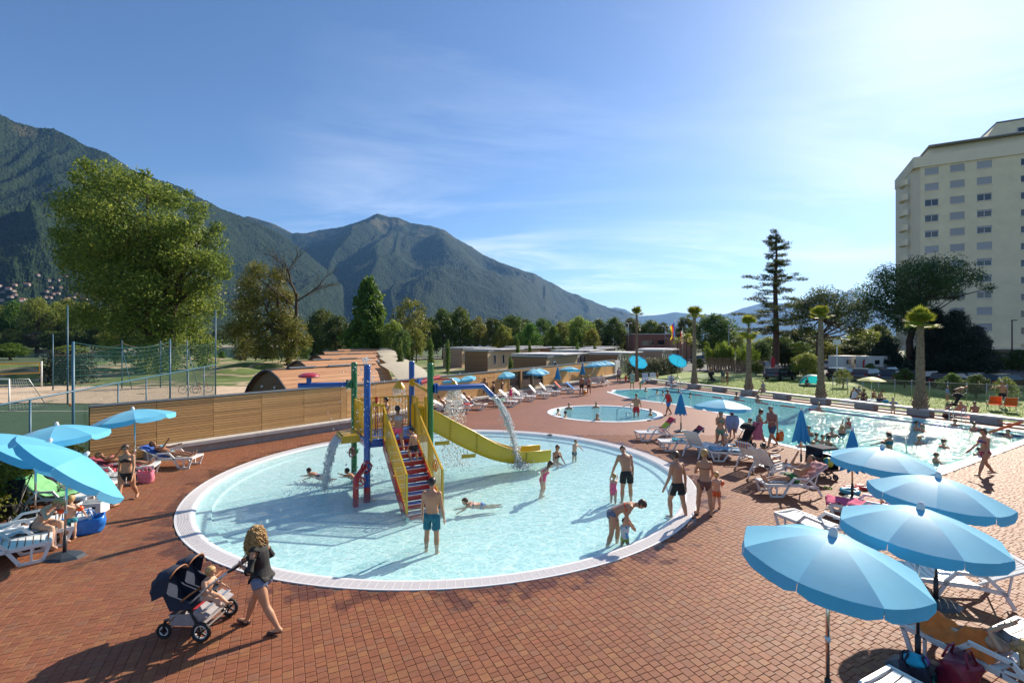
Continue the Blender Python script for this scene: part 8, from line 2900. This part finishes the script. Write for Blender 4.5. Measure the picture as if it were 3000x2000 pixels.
Pn('woman in orange bikini bending down to hold the toddler by the hands',1797,1612,-12,1.68,'f',dict(lean=68,plean=30,legL=(14,5,18),legR=(-6,5,12),handL=(.40,.10,.62),handR=(.40,-.08,.62),head=(8,0),poleL=(-1,.5,0),poleR=(-1,-.5,0)),'tan',[('top',fab((.7,.05,.02))),('brief',fab((.12,.14,.2)))],('pony','brown'),PF)
Pn('toddler in blue rash vest walking at the hands of the bending woman',1830,1620,-70,.82,'m',dict(STAND,armL=(150,12,25),armR=(150,12,25),legL=(18,6,8),legR=(-8,6,8)),'light',[('shirt',patt('rash_vest',(.04,.28,.5),(.5,.5,.5),14)),('trunks',fab((.35,.4,.06)),.3)],('short','brown'),PF)
Pn('man in black shorts with white side stripes stepping into the pool at its right rim',1985,1520,118,1.80,'m',dict(legL=(20,4,30),legR=(-10,4,4),armL=(10,12,18),armR=(-6,14,14),head=(4,-40),lean=4),'tan',[('trunks',C_BLK,.58),('stripes',C_WHT)],('short','brown'),-.13)
Pn('blond woman in brown bikini standing on the rim with her back to us',2064,1508,84,1.72,'f',dict(STAND,armL=(18,14,80,40),armR=(12,16,40),legL=(4,6,4),legR=(-4,5,3)),'tan',[('top',patt('bikini_brown',(.05,.02,.02),(.16,.07,.06),40)),('brief',MATS['bikini_brown'])],('bun','blond'))
Pn('blond child in red shorts wearing orange armbands beside the woman in brown bikini',2099,1489,95,1.0,'m',dict(STAND,armL=(20,40,30),armR=(20,45,30)),'light',[('trunks',patt('shorts_red',(.6,.35,.05),(.5,.02,.03),30),.6),('bands',C_ORG)],('short','blond'))
Pn('girl in pink swimsuit running through the pool with long wet hair',1590,1459,2,1.22,'f',dict(lean=24,plean=14,legL=(12,3,32),legR=(-6,3,12),armL=(-30,18,60),armR=(-36,18,62),head=(10,0)),'light',[('suit',C_PINK)],('long','brown'),PF)
Pn('woman in dark bikini sitting in the pool beside the slide end',1628,1352,-60,1.66,'f',dict(pz=-.10,lean=10,legL=(85,12,20),legR=(85,12,30),armL=(25,20,30),armR=(30,20,40)),'tan',[('top',C_BRN),('brief',C_BRN),('glasses',W_)],('pony','dark'),-.2)
Pn('small boy standing in the pool right of the sitting woman',1683,1356,-50,.95,'m',dict(STAND,armL=(30,60,10),armR=(20,25,30),lean=8),'light',[('trunks',C_TEAL,.45)],('crop','brown'),PF)
Pn('boy lying in the water with a blue swim aid in the middle of the pool',1408,1476,-165,1.15,'m',PRONE,'light',[('brief',C_BLUE),('top',C_BLUE)],('short','brown'),WZ)
Pn('boy in dark trunks floating on his belly left of the green post',935,1392,160,1.2,'m',PRONE,'tan',[('trunks',C_NAVY,.4)],('short','dark'),WZ)
Pn('child crawling in the water behind the green post',1043,1398,170,1.05,'m',dict(PRONE,lean=60),'tan',[('brief',C_BLUE)],('short','dark'),WZ)
for(lx,ly,lz,fc,h_,sx,po,we,ha,lb)in[(.86,-.30,1.19,119,1.42,'f',dict(WALK,legL=(30,3,50),armL=(30,12,60),armR=(10,10,30)),[('crop',patt('bikini_grey',(.12,.14,.2),(.4,.38,.4),40)),('brief',fab((.85,.10,.2)))],('pony','dark'),'girl in bright pink bikini bottoms climbing the last red steps'),(1.22,-.80,.83,150,1.12,'m',dict(legL=(40,5,75),legR=(-4,4,6),armL=(10,10,20),armR=(60,25,60),lean=8,head=(14,30)),[('trunks',C_BLK,.42)],('short','dark'),'small boy in black trunks on the stairs holding the yellow railing'),(.9,1.2,1.5,200,1.15,'m',STAND,[('trunks',C_NAVY,.5)],('short','dark'),'dark-haired child standing on the blue platform behind the railing')]:
 q=M@Vector((lx,ly,lz))
 person(lb,q,fc,h_,sx,po,'tan',we,ha,vox=.0135)
Pn('woman in black bikini and sunglasses walking along the left side',372,1470,-72,1.70,'f',dict(WALK2,armL=(14,10,20),armR=(-16,12,18),head=(8,-10)),'tan',[('top',C_BLK),('brief',C_BLK),('glasses',W_)],('short','brown'),vox=.012)
g=lp('L2',.55,.0)
person('blond woman in dark bikini sitting bent forward on a lounger',(g.x,g.y,.38),-8,1.68,'f',dict(pz=.10,lean=42,plean=10,legL=(92,8,88),legR=(86,6,84),handL=(.50,.10,.50),handR=(.50,-.06,.48),head=(20,0)),'light',[('top',C_BRN),('brief',C_BRN),('glasses',W_),('wrist',C_RED)],('pony','blond'),vox=.0115)
Pn('blond boy in blue trunks with orange armbands facing the seated woman',207,1578,118,1.0,'m',dict(STAND,armL=(10,35,25),armR=(6,38,20)),'light',[('trunks',patt('trunks_blue',(.01,.06,.13),(.02,.25,.3),18),.38),('bands',C_ORG)],('short','blond'),vox=.010)
def recline(label,key,x,h,sex,skin,wear,hair,knees=(8,20),arms=((20,12,20),(30,12,50)),head=(0,0),spread=7,back=None):
 f,d,bk=LOUNGE[key]
 bk=bk if back is None else back
 g=lp(key,x,0)
 person(label,(g.x,g.y,.39),math.degrees(math.atan2(-d.y,-d.x)),h,sex,dict(pz=.085*h/1.7,lean=-(88-bk),plean=-(88-bk)*.75,legL=(84+knees[0]*.5,spread,knees[0]),legR=(84+knees[1]*.5,spread,knees[1]),armL=arms[0],armR=arms[1],head=(head[0]+(14 if bk<20 else 4),head[1]),pointed='up'),skin,wear,hair)
recline('sunbather in green and red bikini lying behind the walking woman','L7',.98,1.66,'f','deep',[('top',patt('bikini_green',(.05,.2,.08),(.4,.08,.1),26)),('brief',MATS['bikini_green'])],('short','blond'),back=20)
recline('sunbather in yellow and blue bikini lying in front of the slatted wall','L8',.98,1.68,'f','deep',[('top',patt('bikini_yellow',(.4,.4,.05),(.03,.25,.5),26)),('brief',MATS['bikini_yellow']),('glasses',W_)],('short','brown'),(10,6),back=22)
recline('man in green shorts lying on a lounger with his hand at his mouth','R6',1.0,1.80,'m','tan',[('trunks',fab((.02,.14,.03)),.5)],('crop','brown'),(14,10),((25,12,35),(40,10,120)),back=42)
f_,d_,_b2=LOUNGE['R7']
recline('dark-haired woman in black swimsuit sitting up on a lounger','R7',1.0,1.66,'f','tan',[('suit',C_BLK)],('bun','dark'),(50,24),((40,20,40),(55,25,20)),back=58)
g=lp('R1',.66,.02)
person('child lying under an orange towel looking at a small screen',(g.x,g.y,.39),math.degrees(math.atan2(.92,-.4)),1.22,'f',dict(pz=.07,lean=-80,plean=-72,legL=(86,5,6),legR=(88,5,10),armL=(70,10,75,20),armR=(75,10,70,20),head=(24,0),pointed='up'),'light',[('brief',C_NAVY)],('long','blond'),vox=.010)
vs=[]
for i in range(26):
 for j in range(15):
  x,y=.16+i*.033,(j/14-.5)*.66
  x2=x+.03*math.sin(j*.8)
  p=lp('R1',x2,y,0)
  p.z+=.025+(.17+.05*math.sin(i*.45))*math.exp(-(y/.19)**2)+.022*math.sin(i*1.15+j*.55)+.018*math.sin(i*.5-j*1.2)-max(0,abs(y)-.29)*.6
  vs.append(p)
MB().add(vs,[(i*15+j,i*15+j+1,(i+1)*15+j+1,(i+1)*15+j)for i in range(25)for j in range(14)]).build('towel',fabm((.75,.17,.03)),None,'all',label='crumpled orange towel covering the lying child',cat='towel')
q_=lp('R1',1.02,0,.30)
t=thing('tablet','small dark screen held by the lying child','tablet',q_,.4)
MB().box((0,0,0),(.2,.14,.012),rx=R(20)).build('case',M_BLK,t)
MB().box((0,-.002,-.008),(.18,.12,.004),rx=R(20)).build('screen',M_GLASS,t)
Pn('woman in green bikini with her hand at her face under the frayed parasol',2110,1319,-100,1.66,'f',dict(STAND,armR=(40,14,140),armL=(2,12,16),head=(16,8)),'tan',[('top',patt('bikini_teal',(.02,.1,.09),(.12,.3,.2),30)),('brief',MATS['bikini_teal']),('glasses',W_)],('bun','brown'))
Pn('toddler with grey sun hat standing beside the woman in the green bikini',2128,1331,170,.84,'m',dict(STAND,armL=(40,20,30)),'light',[('trunks',C_BLUE,.3),('cap',fab((.35,.36,.38)),1)],('short','blond'))
Pn('child with red cap wrapped in a blue towel at the pool edge',2145,1283,100,1.22,'m',STAND,'tan',[('cap',C_RED,1),('trunks',C_NAVY,.5)],('short','dark'))
g=G(2145,1283)
tw=[]
for i in range(8):
 f=i/7
 for j in range(15):
  a=2*math.pi*j/14
  rr=(.16+.12*math.sin(f*2.6))*(1+.1*math.cos(a*5+f))
  tw.append((g.x+rr*1.15*math.cos(a),g.y+rr*.85*math.sin(a),.34+.70*f-.12*(i==0)*math.cos(a*2)))
MB().add(tw,[(i*15+j,i*15+j+1,(i+1)*15+j+1,(i+1)*15+j)for i in range(7)for j in range(14)]).build('towel',fabm((.22,.30,.50)),None,'all',label='blue towel wrapped round the child with the red cap',cat='towel')
Pn('woman in grey top and dark shorts carrying a pink towel by the pool',2222,1306,-20,1.66,'f',dict(WALK2,armL=(30,8,60),armR=(35,8,70),head=(22,0)),'tan',[('tank',fab((.26,.23,.21))),('shorts',C_BLK,.34),('shoes',C_BRN)],('bun','dark'))
g=G(2213,1309)
tw=[(g.x+.02+(j/8-.5)*.42+.03*math.sin(i*2),g.y-.12+.04*math.sin(j*1.9+i*.8),1.12-i*.098-.03*j/8)for i in range(9)for j in range(9)]
MB().add(tw,[(i*9+j,i*9+j+1,(i+1)*9+j+1,(i+1)*9+j)for i in range(8)for j in range(8)]).build('towel',stripem('towel_pink',(.55,.12,.2),(.65,.3,.35),(.45,.08,.16),16,2),None,'all',label='pink striped towel hanging from the arm of the woman in grey',cat='towel')
Pn('child in pale cap half hidden behind the woman with the pink towel',2199,1299,150,1.15,'m',STAND,'tan',[('cap',C_WHT),('trunks',C_NAVY,.5)],('short','brown'))
Pn('man in dark cap, pinkish shirt and blue shorts carrying an orange bag',2262,1308,196,1.82,'m',dict(WALK,armL=(-8,10,14),armR=(10,8,60),head=(6,0)),'tan',[('shirt',fab((.26,.13,.11))),('trunks',fab((.04,.09,.16)),.66),('cap',C_BLK),('shoes',C_BRN),('wrist',C_RED)],('short','grey'))
g=G(2285,1312)
sack(g+Vector((0,0,.30)),(.40,.16,.36),mat('bag_orange',(.62,.14,.01),.4,transl=((.6,.15,.01),.3)),'orange carrier bag in the hand of the man with the cap',rz=.5)
Pn('woman in red and blue bikini walking left on the paving at the right',2886,1392,176,1.66,'f',dict(WALK,armL=(10,8,20),armR=(24,8,30),head=(8,0)),'tan',[('top',patt('bikini_red',(.35,.03,.08),(.06,.08,.25),30)),('brief',fab((.3,.03,.08))),('glasses',W_),('wrist',C_RED)],('pony','brown'),vox=.0135)
Pn('little blond child standing behind the lounger of the man in green shorts',2383,1372,80,.98,'m',STAND,'light',[('brief',C_WHT)],('short','blond'))
Pn('teenage boy in red shirt and blue shorts walking past the small pool',1958,1216,205,1.66,'m',dict(WALK,head=(4,0)),'deep',[('tank',C_RED),('trunks',fab((.02,.17,.42)),.7),('shoes',C_BLK)],('short','dark'))
Pn('man in red shorts standing on the steps of the small round pool',1864,1238,75,1.80,'m',dict(STAND,armL=(6,22,10),armR=(4,16,16),head=(0,-30)),'tan',[('trunks',C_RED,.66)],('crop','dark'),-.45)
for(px,py,fc,h_,sx,ha,lb)in[(1667,1196,-100,1.6,'m',('short','dark'),'dark-haired boy at the far left rim inside the round pool'),(1634,1214,-30,1.6,'m',('short','dark'),'boy resting at the left rim inside the round pool'),(1657,1222,150,1.6,'f',('bun','dark'),'woman with hair bun at the near left rim inside the round pool'),(1746,1192,-80,1.7,'m',('crop','grey'),'grey-capped man at the far rim inside the round pool'),(1750,1231,-90,1.6,'f',('long','brown'),'woman with long hair at the near rim inside the round pool'),(1907,1214,170,1.5,'m',('short','dark'),'boy at the right rim inside the round pool')]:
 Pn(lb,px,py,fc,h_,sx,SWIM,'tan',[('trunks',C_NAVY,.5)]if sx=='m' else[('suit',C_BLK)],ha,-h_+.36+(-.0),group='bathers in the small round pool')if False else person(lb,G(px,py,0)+Vector((0,0,-h_+.40)),fc,h_,sx,SWIM,'tan',[('trunks',C_NAVY,.5)]if sx=='m' else[('suit',C_BLK)],ha,group='bathers in the small round pool')
FAR=[(1704,1158,-60,1.76,'m',STAND,'deep',[('trunks',C_BLK,.5)],('short','dark'),'man in black trunks standing with the woman near the wall end'),(1725,1157,-110,1.68,'f',dict(STAND,armL=(40,20,80),armR=(40,20,80)),'tan',[('brief',C_BRN),('top',C_PINK)],('bun','blond'),'woman holding a white bag beside the man in black trunks'),(1421,1176,-70,1.82,'m',STAND,'deep',[('trunks',C_NAVY,.6)],('bald','brown'),'bald broad-shouldered man standing by the wall'),(1446,1180,190,1.62,'f',dict(STAND,armL=(40,10,60),armR=(50,10,60)),'deep',[('suit',C_BLK)],('bun','dark'),'woman in dark patterned swimsuit facing the bald man'),(1471,1170,0,1.66,'f',STAND,'tan',[('suit',C_NAVY),('cap',C_TEAL)],('short','brown'),'woman in dark swimsuit and teal cap beside the girl in pink'),(1852,1141,-80,1.8,'m',STAND,'light',[('shirt',fab((.35,.36,.28))),('trunks',stripem('shorts_ybw',(.6,.4,.03),(.5,.5,.5),(.04,.07,.15),3.1,2),.75)],('short','brown'),'man in yellow, white and blue shorts at the far pool tip'),(1876,1142,-20,1.3,'m',dict(STAND,lean=70,plean=20,armL=(40,8,10),armR=(50,8,10)),'tan',[('shirt',fab((.08,.3,.35))),('trunks',fab((.6,.3,.03)),.6)],('short','brown'),'boy in teal shirt bending over the far pool edge'),(1813,1122,-70,1.76,'m',STAND,'deep',[('tank',fab((.4,.33,.36))),('shorts',fab((.15,.11,.07)),.8)],('short','dark'),'man in pale vest standing at the end of the wall'),(1833,1122,-70,.95,'m',STAND,'tan',[('shirt',C_RED),('trunks',C_RED,.6)],('short','brown'),'small child in red at the end of the wall'),(1926,1112,-90,1.0,'m',STAND,'tan',[('trunks',C_RED,.5)],('short','brown'),'child in red standing on the lawn between the parasols'),(2080,1112,-60,1.78,'m',dict(STAND,lean=12,armL=(10,20,70),armR=(10,20,60)),'tan',[('trunks',C_NAVY,.6)],('short','brown'),'shirtless man with hands on hips on the lawn'),(2118,1125,-130,1.62,'f',STAND,'tan',[('shirt',fab((.02,.1,.12))),('shorts',fab((.4,.36,.3)),.5)],('short','blond'),'woman in teal shirt and pale shorts on the lawn'),(2131,1127,190,1.7,'f',dict(STAND,armR=(40,10,100)),'deep',[('top',C_BRN),('brief',C_BRN)],('bun','brown'),'tanned woman in brown bikini on the lawn'),(2616,1215,-95,1.08,'f',dict(STAND,armL=(20,45,20),armR=(20,45,20)),'light',[('brief',patt('brief_dots',(.5,.4,.35),(.2,.12,.1),30)),('bands',C_BLUE)],('short','blond'),'small child with armbands on the far edge of the big pool'),(2937,1192,-150,1.8,'m',dict(STAND,armL=(10,14,10),armR=(30,70,30)),'tan',[('trunks',C_BLK,.6)],('short','grey'),'shirtless man standing at the wire fence on the right'),(2800,1178,-15,1.7,'f',dict(lean=72,plean=30,legL=(8,5,8),legR=(-4,5,4),armL=(55,8,15),armR=(50,8,20),head=(-10,0)),'tan',[('top',C_BRN),('brief',C_BRN)],('short','blond'),'blond woman in dark bikini bending over a table by the fence'),(2775,1178,-60,1.2,'m',STAND,'tan',[('shirt',fab((.2,.32,.5)))],('short','brown'),'child in pale blue shirt left of the bending woman')]
for(px,py,fc,h_,sx,po,sk,we,ha,lb)in FAR:
 Pn(lb,px,py,fc,h_,sx,po,sk,we,ha)
g=lp('F4',.45,0)
person('little girl in a pink dress standing on a lounger',(g.x,g.y,.38),-60,1.05,'f',STAND,'light',[('dress',fab((.75,.05,.2)))],('short','blond'))
recline('man lying back on a lounger by the wall behind the water jet','F3',1.0,1.78,'m','deep',[('trunks',C_NAVY,.5)],('short','dark'))
recline('person sitting on a lounger behind the shower','F1',1.0,1.7,'m','deep',[('trunks',C_BRN,.5)],('short','brown'),back=45)
recline('sunbather on the lounger at the wall end','F12',1.0,1.68,'f','deep',[('suit',C_BLK)],('short','dark'),back=50)
recline('elderly person in pale clothes sitting at the far pool edge','F15',1.0,1.65,'m','light',[('shirt',fab((.3,.3,.31))),('shorts',fab((.35,.36,.38)),.9)],('short','grey'),(40,40),back=65)
g=BEN0+BEND*11.6
person('woman with short blond hair sitting on the concrete bench',(g.x,g.y,.455),math.degrees(math.atan2(-BENN.y,-BENN.x)),1.62,'f',dict(pz=.09,lean=8,legL=(88,4,84),legR=(98,-6,70),armL=(25,5,60,30),armR=(25,5,60,30)),'tan',[('shirt',fab((.36,.29,.25))),('shorts',fab((.3,.22,.18)),.5)],('short','blond'))
for k,(px,py,fc,sx,po,we,ha,lb)in enumerate([(2495,1165,-60,'m',SITG,[('trunks',C_NAVY,.5),('cap',C_BLUE)],('short','brown'),'man in blue cap sitting under the lime parasol'),(2512,1160,-80,'m',SITG,[('shirt',fab((.3,.3,.36))),('cap',fab((.4,.32,.2)),1)],('short','brown'),'person in straw hat sitting behind the man in blue cap'),(2500,1172,20,'f',SITG2,[('shirt',C_WHT),('cap',C_BLK)],('short','dark'),'person in white shirt and dark cap on the blanket'),(2528,1172,-100,'f',SITG,[('suit',C_BRN),('cap',C_BLK)],('short','brown'),'woman in dark cap sitting left of the lime parasol pole'),(2574,1174,-10,'m',SITG2,[('trunks',C_NAVY,.5)],('short','brown'),'shirtless tanned man sitting right of the lime parasol pole'),(2558,1166,-90,'m',SITG,[('trunks',C_RED,.5)],('short','brown'),'child sitting behind the lime parasol pole'),(2770,1222,0,'f',SITG2,[('top',C_BRN),('brief',C_BRN)],('pony','brown'),'woman with ponytail crouching behind the bench at the red blanket'),(2803,1216,10,'m',SITG,[('trunks',C_BLUE,.5)],('crop','blond'),'blond boy sitting behind the bench'),(2826,1216,80,'m',SITG2,[('trunks',C_RED,.5)],('bald','grey'),'bald broad man sitting behind the bench with his back to us'),(2858,1220,60,'m',SITG,[('trunks',C_NAVY,.5)],('short','brown'),'shirtless man with raised arm sitting near the orange chairs'),(2362,1130,-90,'f',SITG,[('tank',C_NAVY)],('short','dark'),'person sitting inside the turquoise beach tent')]):
 Pn(lb,px,py,fc,1.7 if k not in(5,7)else 1.2,sx,po,'tan' if k%3 else 'deep',we,ha)
SWM=[(1925,1152,-40,1.6,'m','dark','boy\'s head at the far left end of the big pool'),(1943,1158,160,1.6,'m','dark','second head near the far left end of the big pool'),(1891,1146,-60,1.4,'m','brown','child swimming at the far pool tip'),(2022,1163,-20,1.6,'m','dark','swimmer behind the closed parasol in the big pool'),(1988,1150,30,1.6,'m','brown','swimmer beside the blue lane rope'),(2157,1167,10,1.7,'m','dark','swimmer beyond the lane rope left of the third palm'),(2220,1175,30,1.7,'m','dark','swimmer beyond the lane rope below the bench woman'),(2401,1199,170,1.7,'m','brown','swimmer near the fourth palm beyond the lane rope'),(2370,1275,-150,1.75,'m','dark','man standing in the pool right of the closed parasol'),(2391,1291,-10,1.5,'m','dark','boy in the pool right behind the closed parasol'),(2437,1279,40,1.75,'m','grey','grey-haired man standing in the big pool'),(2409,1297,-60,1.45,'m','brown','child between two swimmers in the big pool'),(2427,1305,10,1.65,'f','dark','woman with dark hair in the water near the pool edge'),(2346,1310,90,1.6,'m','dark','boy leaning at the near edge below the closed parasol'),(2466,1272,20,1.7,'f','blond','person lifting a child out of the water'),(2605,1316,95,1.7,'f','dark','woman in turquoise bikini standing in the pool with her back to us'),(2589,1318,100,1.35,'m','brown','child beside the woman in turquoise bikini'),(2692,1300,-80,1.6,'m','blond','swimmer with pale cap in the glittering water'),(2763,1311,0,1.6,'m','brown','dark head in the glittering water left of the bikini woman'),(2683,1260,-60,1.65,'m','dark','head of a swimmer near the fifth palm reflection'),(2702,1263,180,1.6,'f','brown','second head near the fifth palm reflection'),(2798,1247,-90,1.6,'m','dark','swimmer near the far edge left of the ladder'),(2853,1262,-90,1.65,'m','dark','swimmer near the far edge below the ladder'),(2741,1354,-20,1.2,'m','brown','small child splashing near the near corner of the big pool'),(2955,1280,170,1.5,'m','dark','swimmer holding up the orange air bed'),(2868,1337,0,1.6,'m','dark','swimmer at the pool edge behind the walking bikini woman')]
for(px,py,fc,h_,sx,hc_,lb)in SWM:
 up=.50 if h_>1.64 else.40
 if px==2605:
  up=.75
 person(lb,G(px,py,WZ)+Vector((0,0,up-h_)),fc,h_,sx,dict(SWIM,armL=(150,10,20),armR=(150,10,20))if px==2466 else SWIM,'tan',[('crop',C_TEAL),('brief',C_TEAL)]if px==2605 else([('suit',C_BLK)]if sx=='f' else[('trunks',C_NAVY,.5)]),('short' if sx=='m' else 'pony',hc_),vox=.024 if py>1240 else.03,group='swimmers in the big pool')
person('child with red armbands held up above the water',G(2490,1262,WZ)+Vector((0,.05,.12)),200,.95,'f',dict(SITG,pz=.05,lean=5),'tan',[('suit',C_RED),('bands',mat('band_red',(.65,.03,.02),.25))],('bun','brown'))
a_=G(2945,1272,WZ)
MB().box((0,0,0),(1.3,.55,.12),0,rx=R(-25),ry=R(-18)).build('air_bed',mat('vinyl_orange',(.75,.12,.03),.25),None,label='orange air bed held up in the pool at the right',cat='air bed').location=a_+Vector((0,0,.35))
finish_people()
# ---- the air
hz=MB().box((0,8300,700),(36000,17000,1424))
HM=bpy.data.materials.new('haze_air');HM.use_nodes=True
_nt=HM.node_tree
_nt.nodes.clear()
_o=_nt.nodes.new('ShaderNodeOutputMaterial')
_v=_nt.nodes.new('ShaderNodeVolumePrincipled')
_v.inputs['Color'].default_value=(0.22,0.5,1.0,1)
_v.inputs['Density'].default_value=3.4e-5
_v.inputs['Anisotropy'].default_value=0.25
_nt.links.new(_v.outputs[0],_o.inputs['Volume'])
hz.build('haze',HM,kind='stuff')
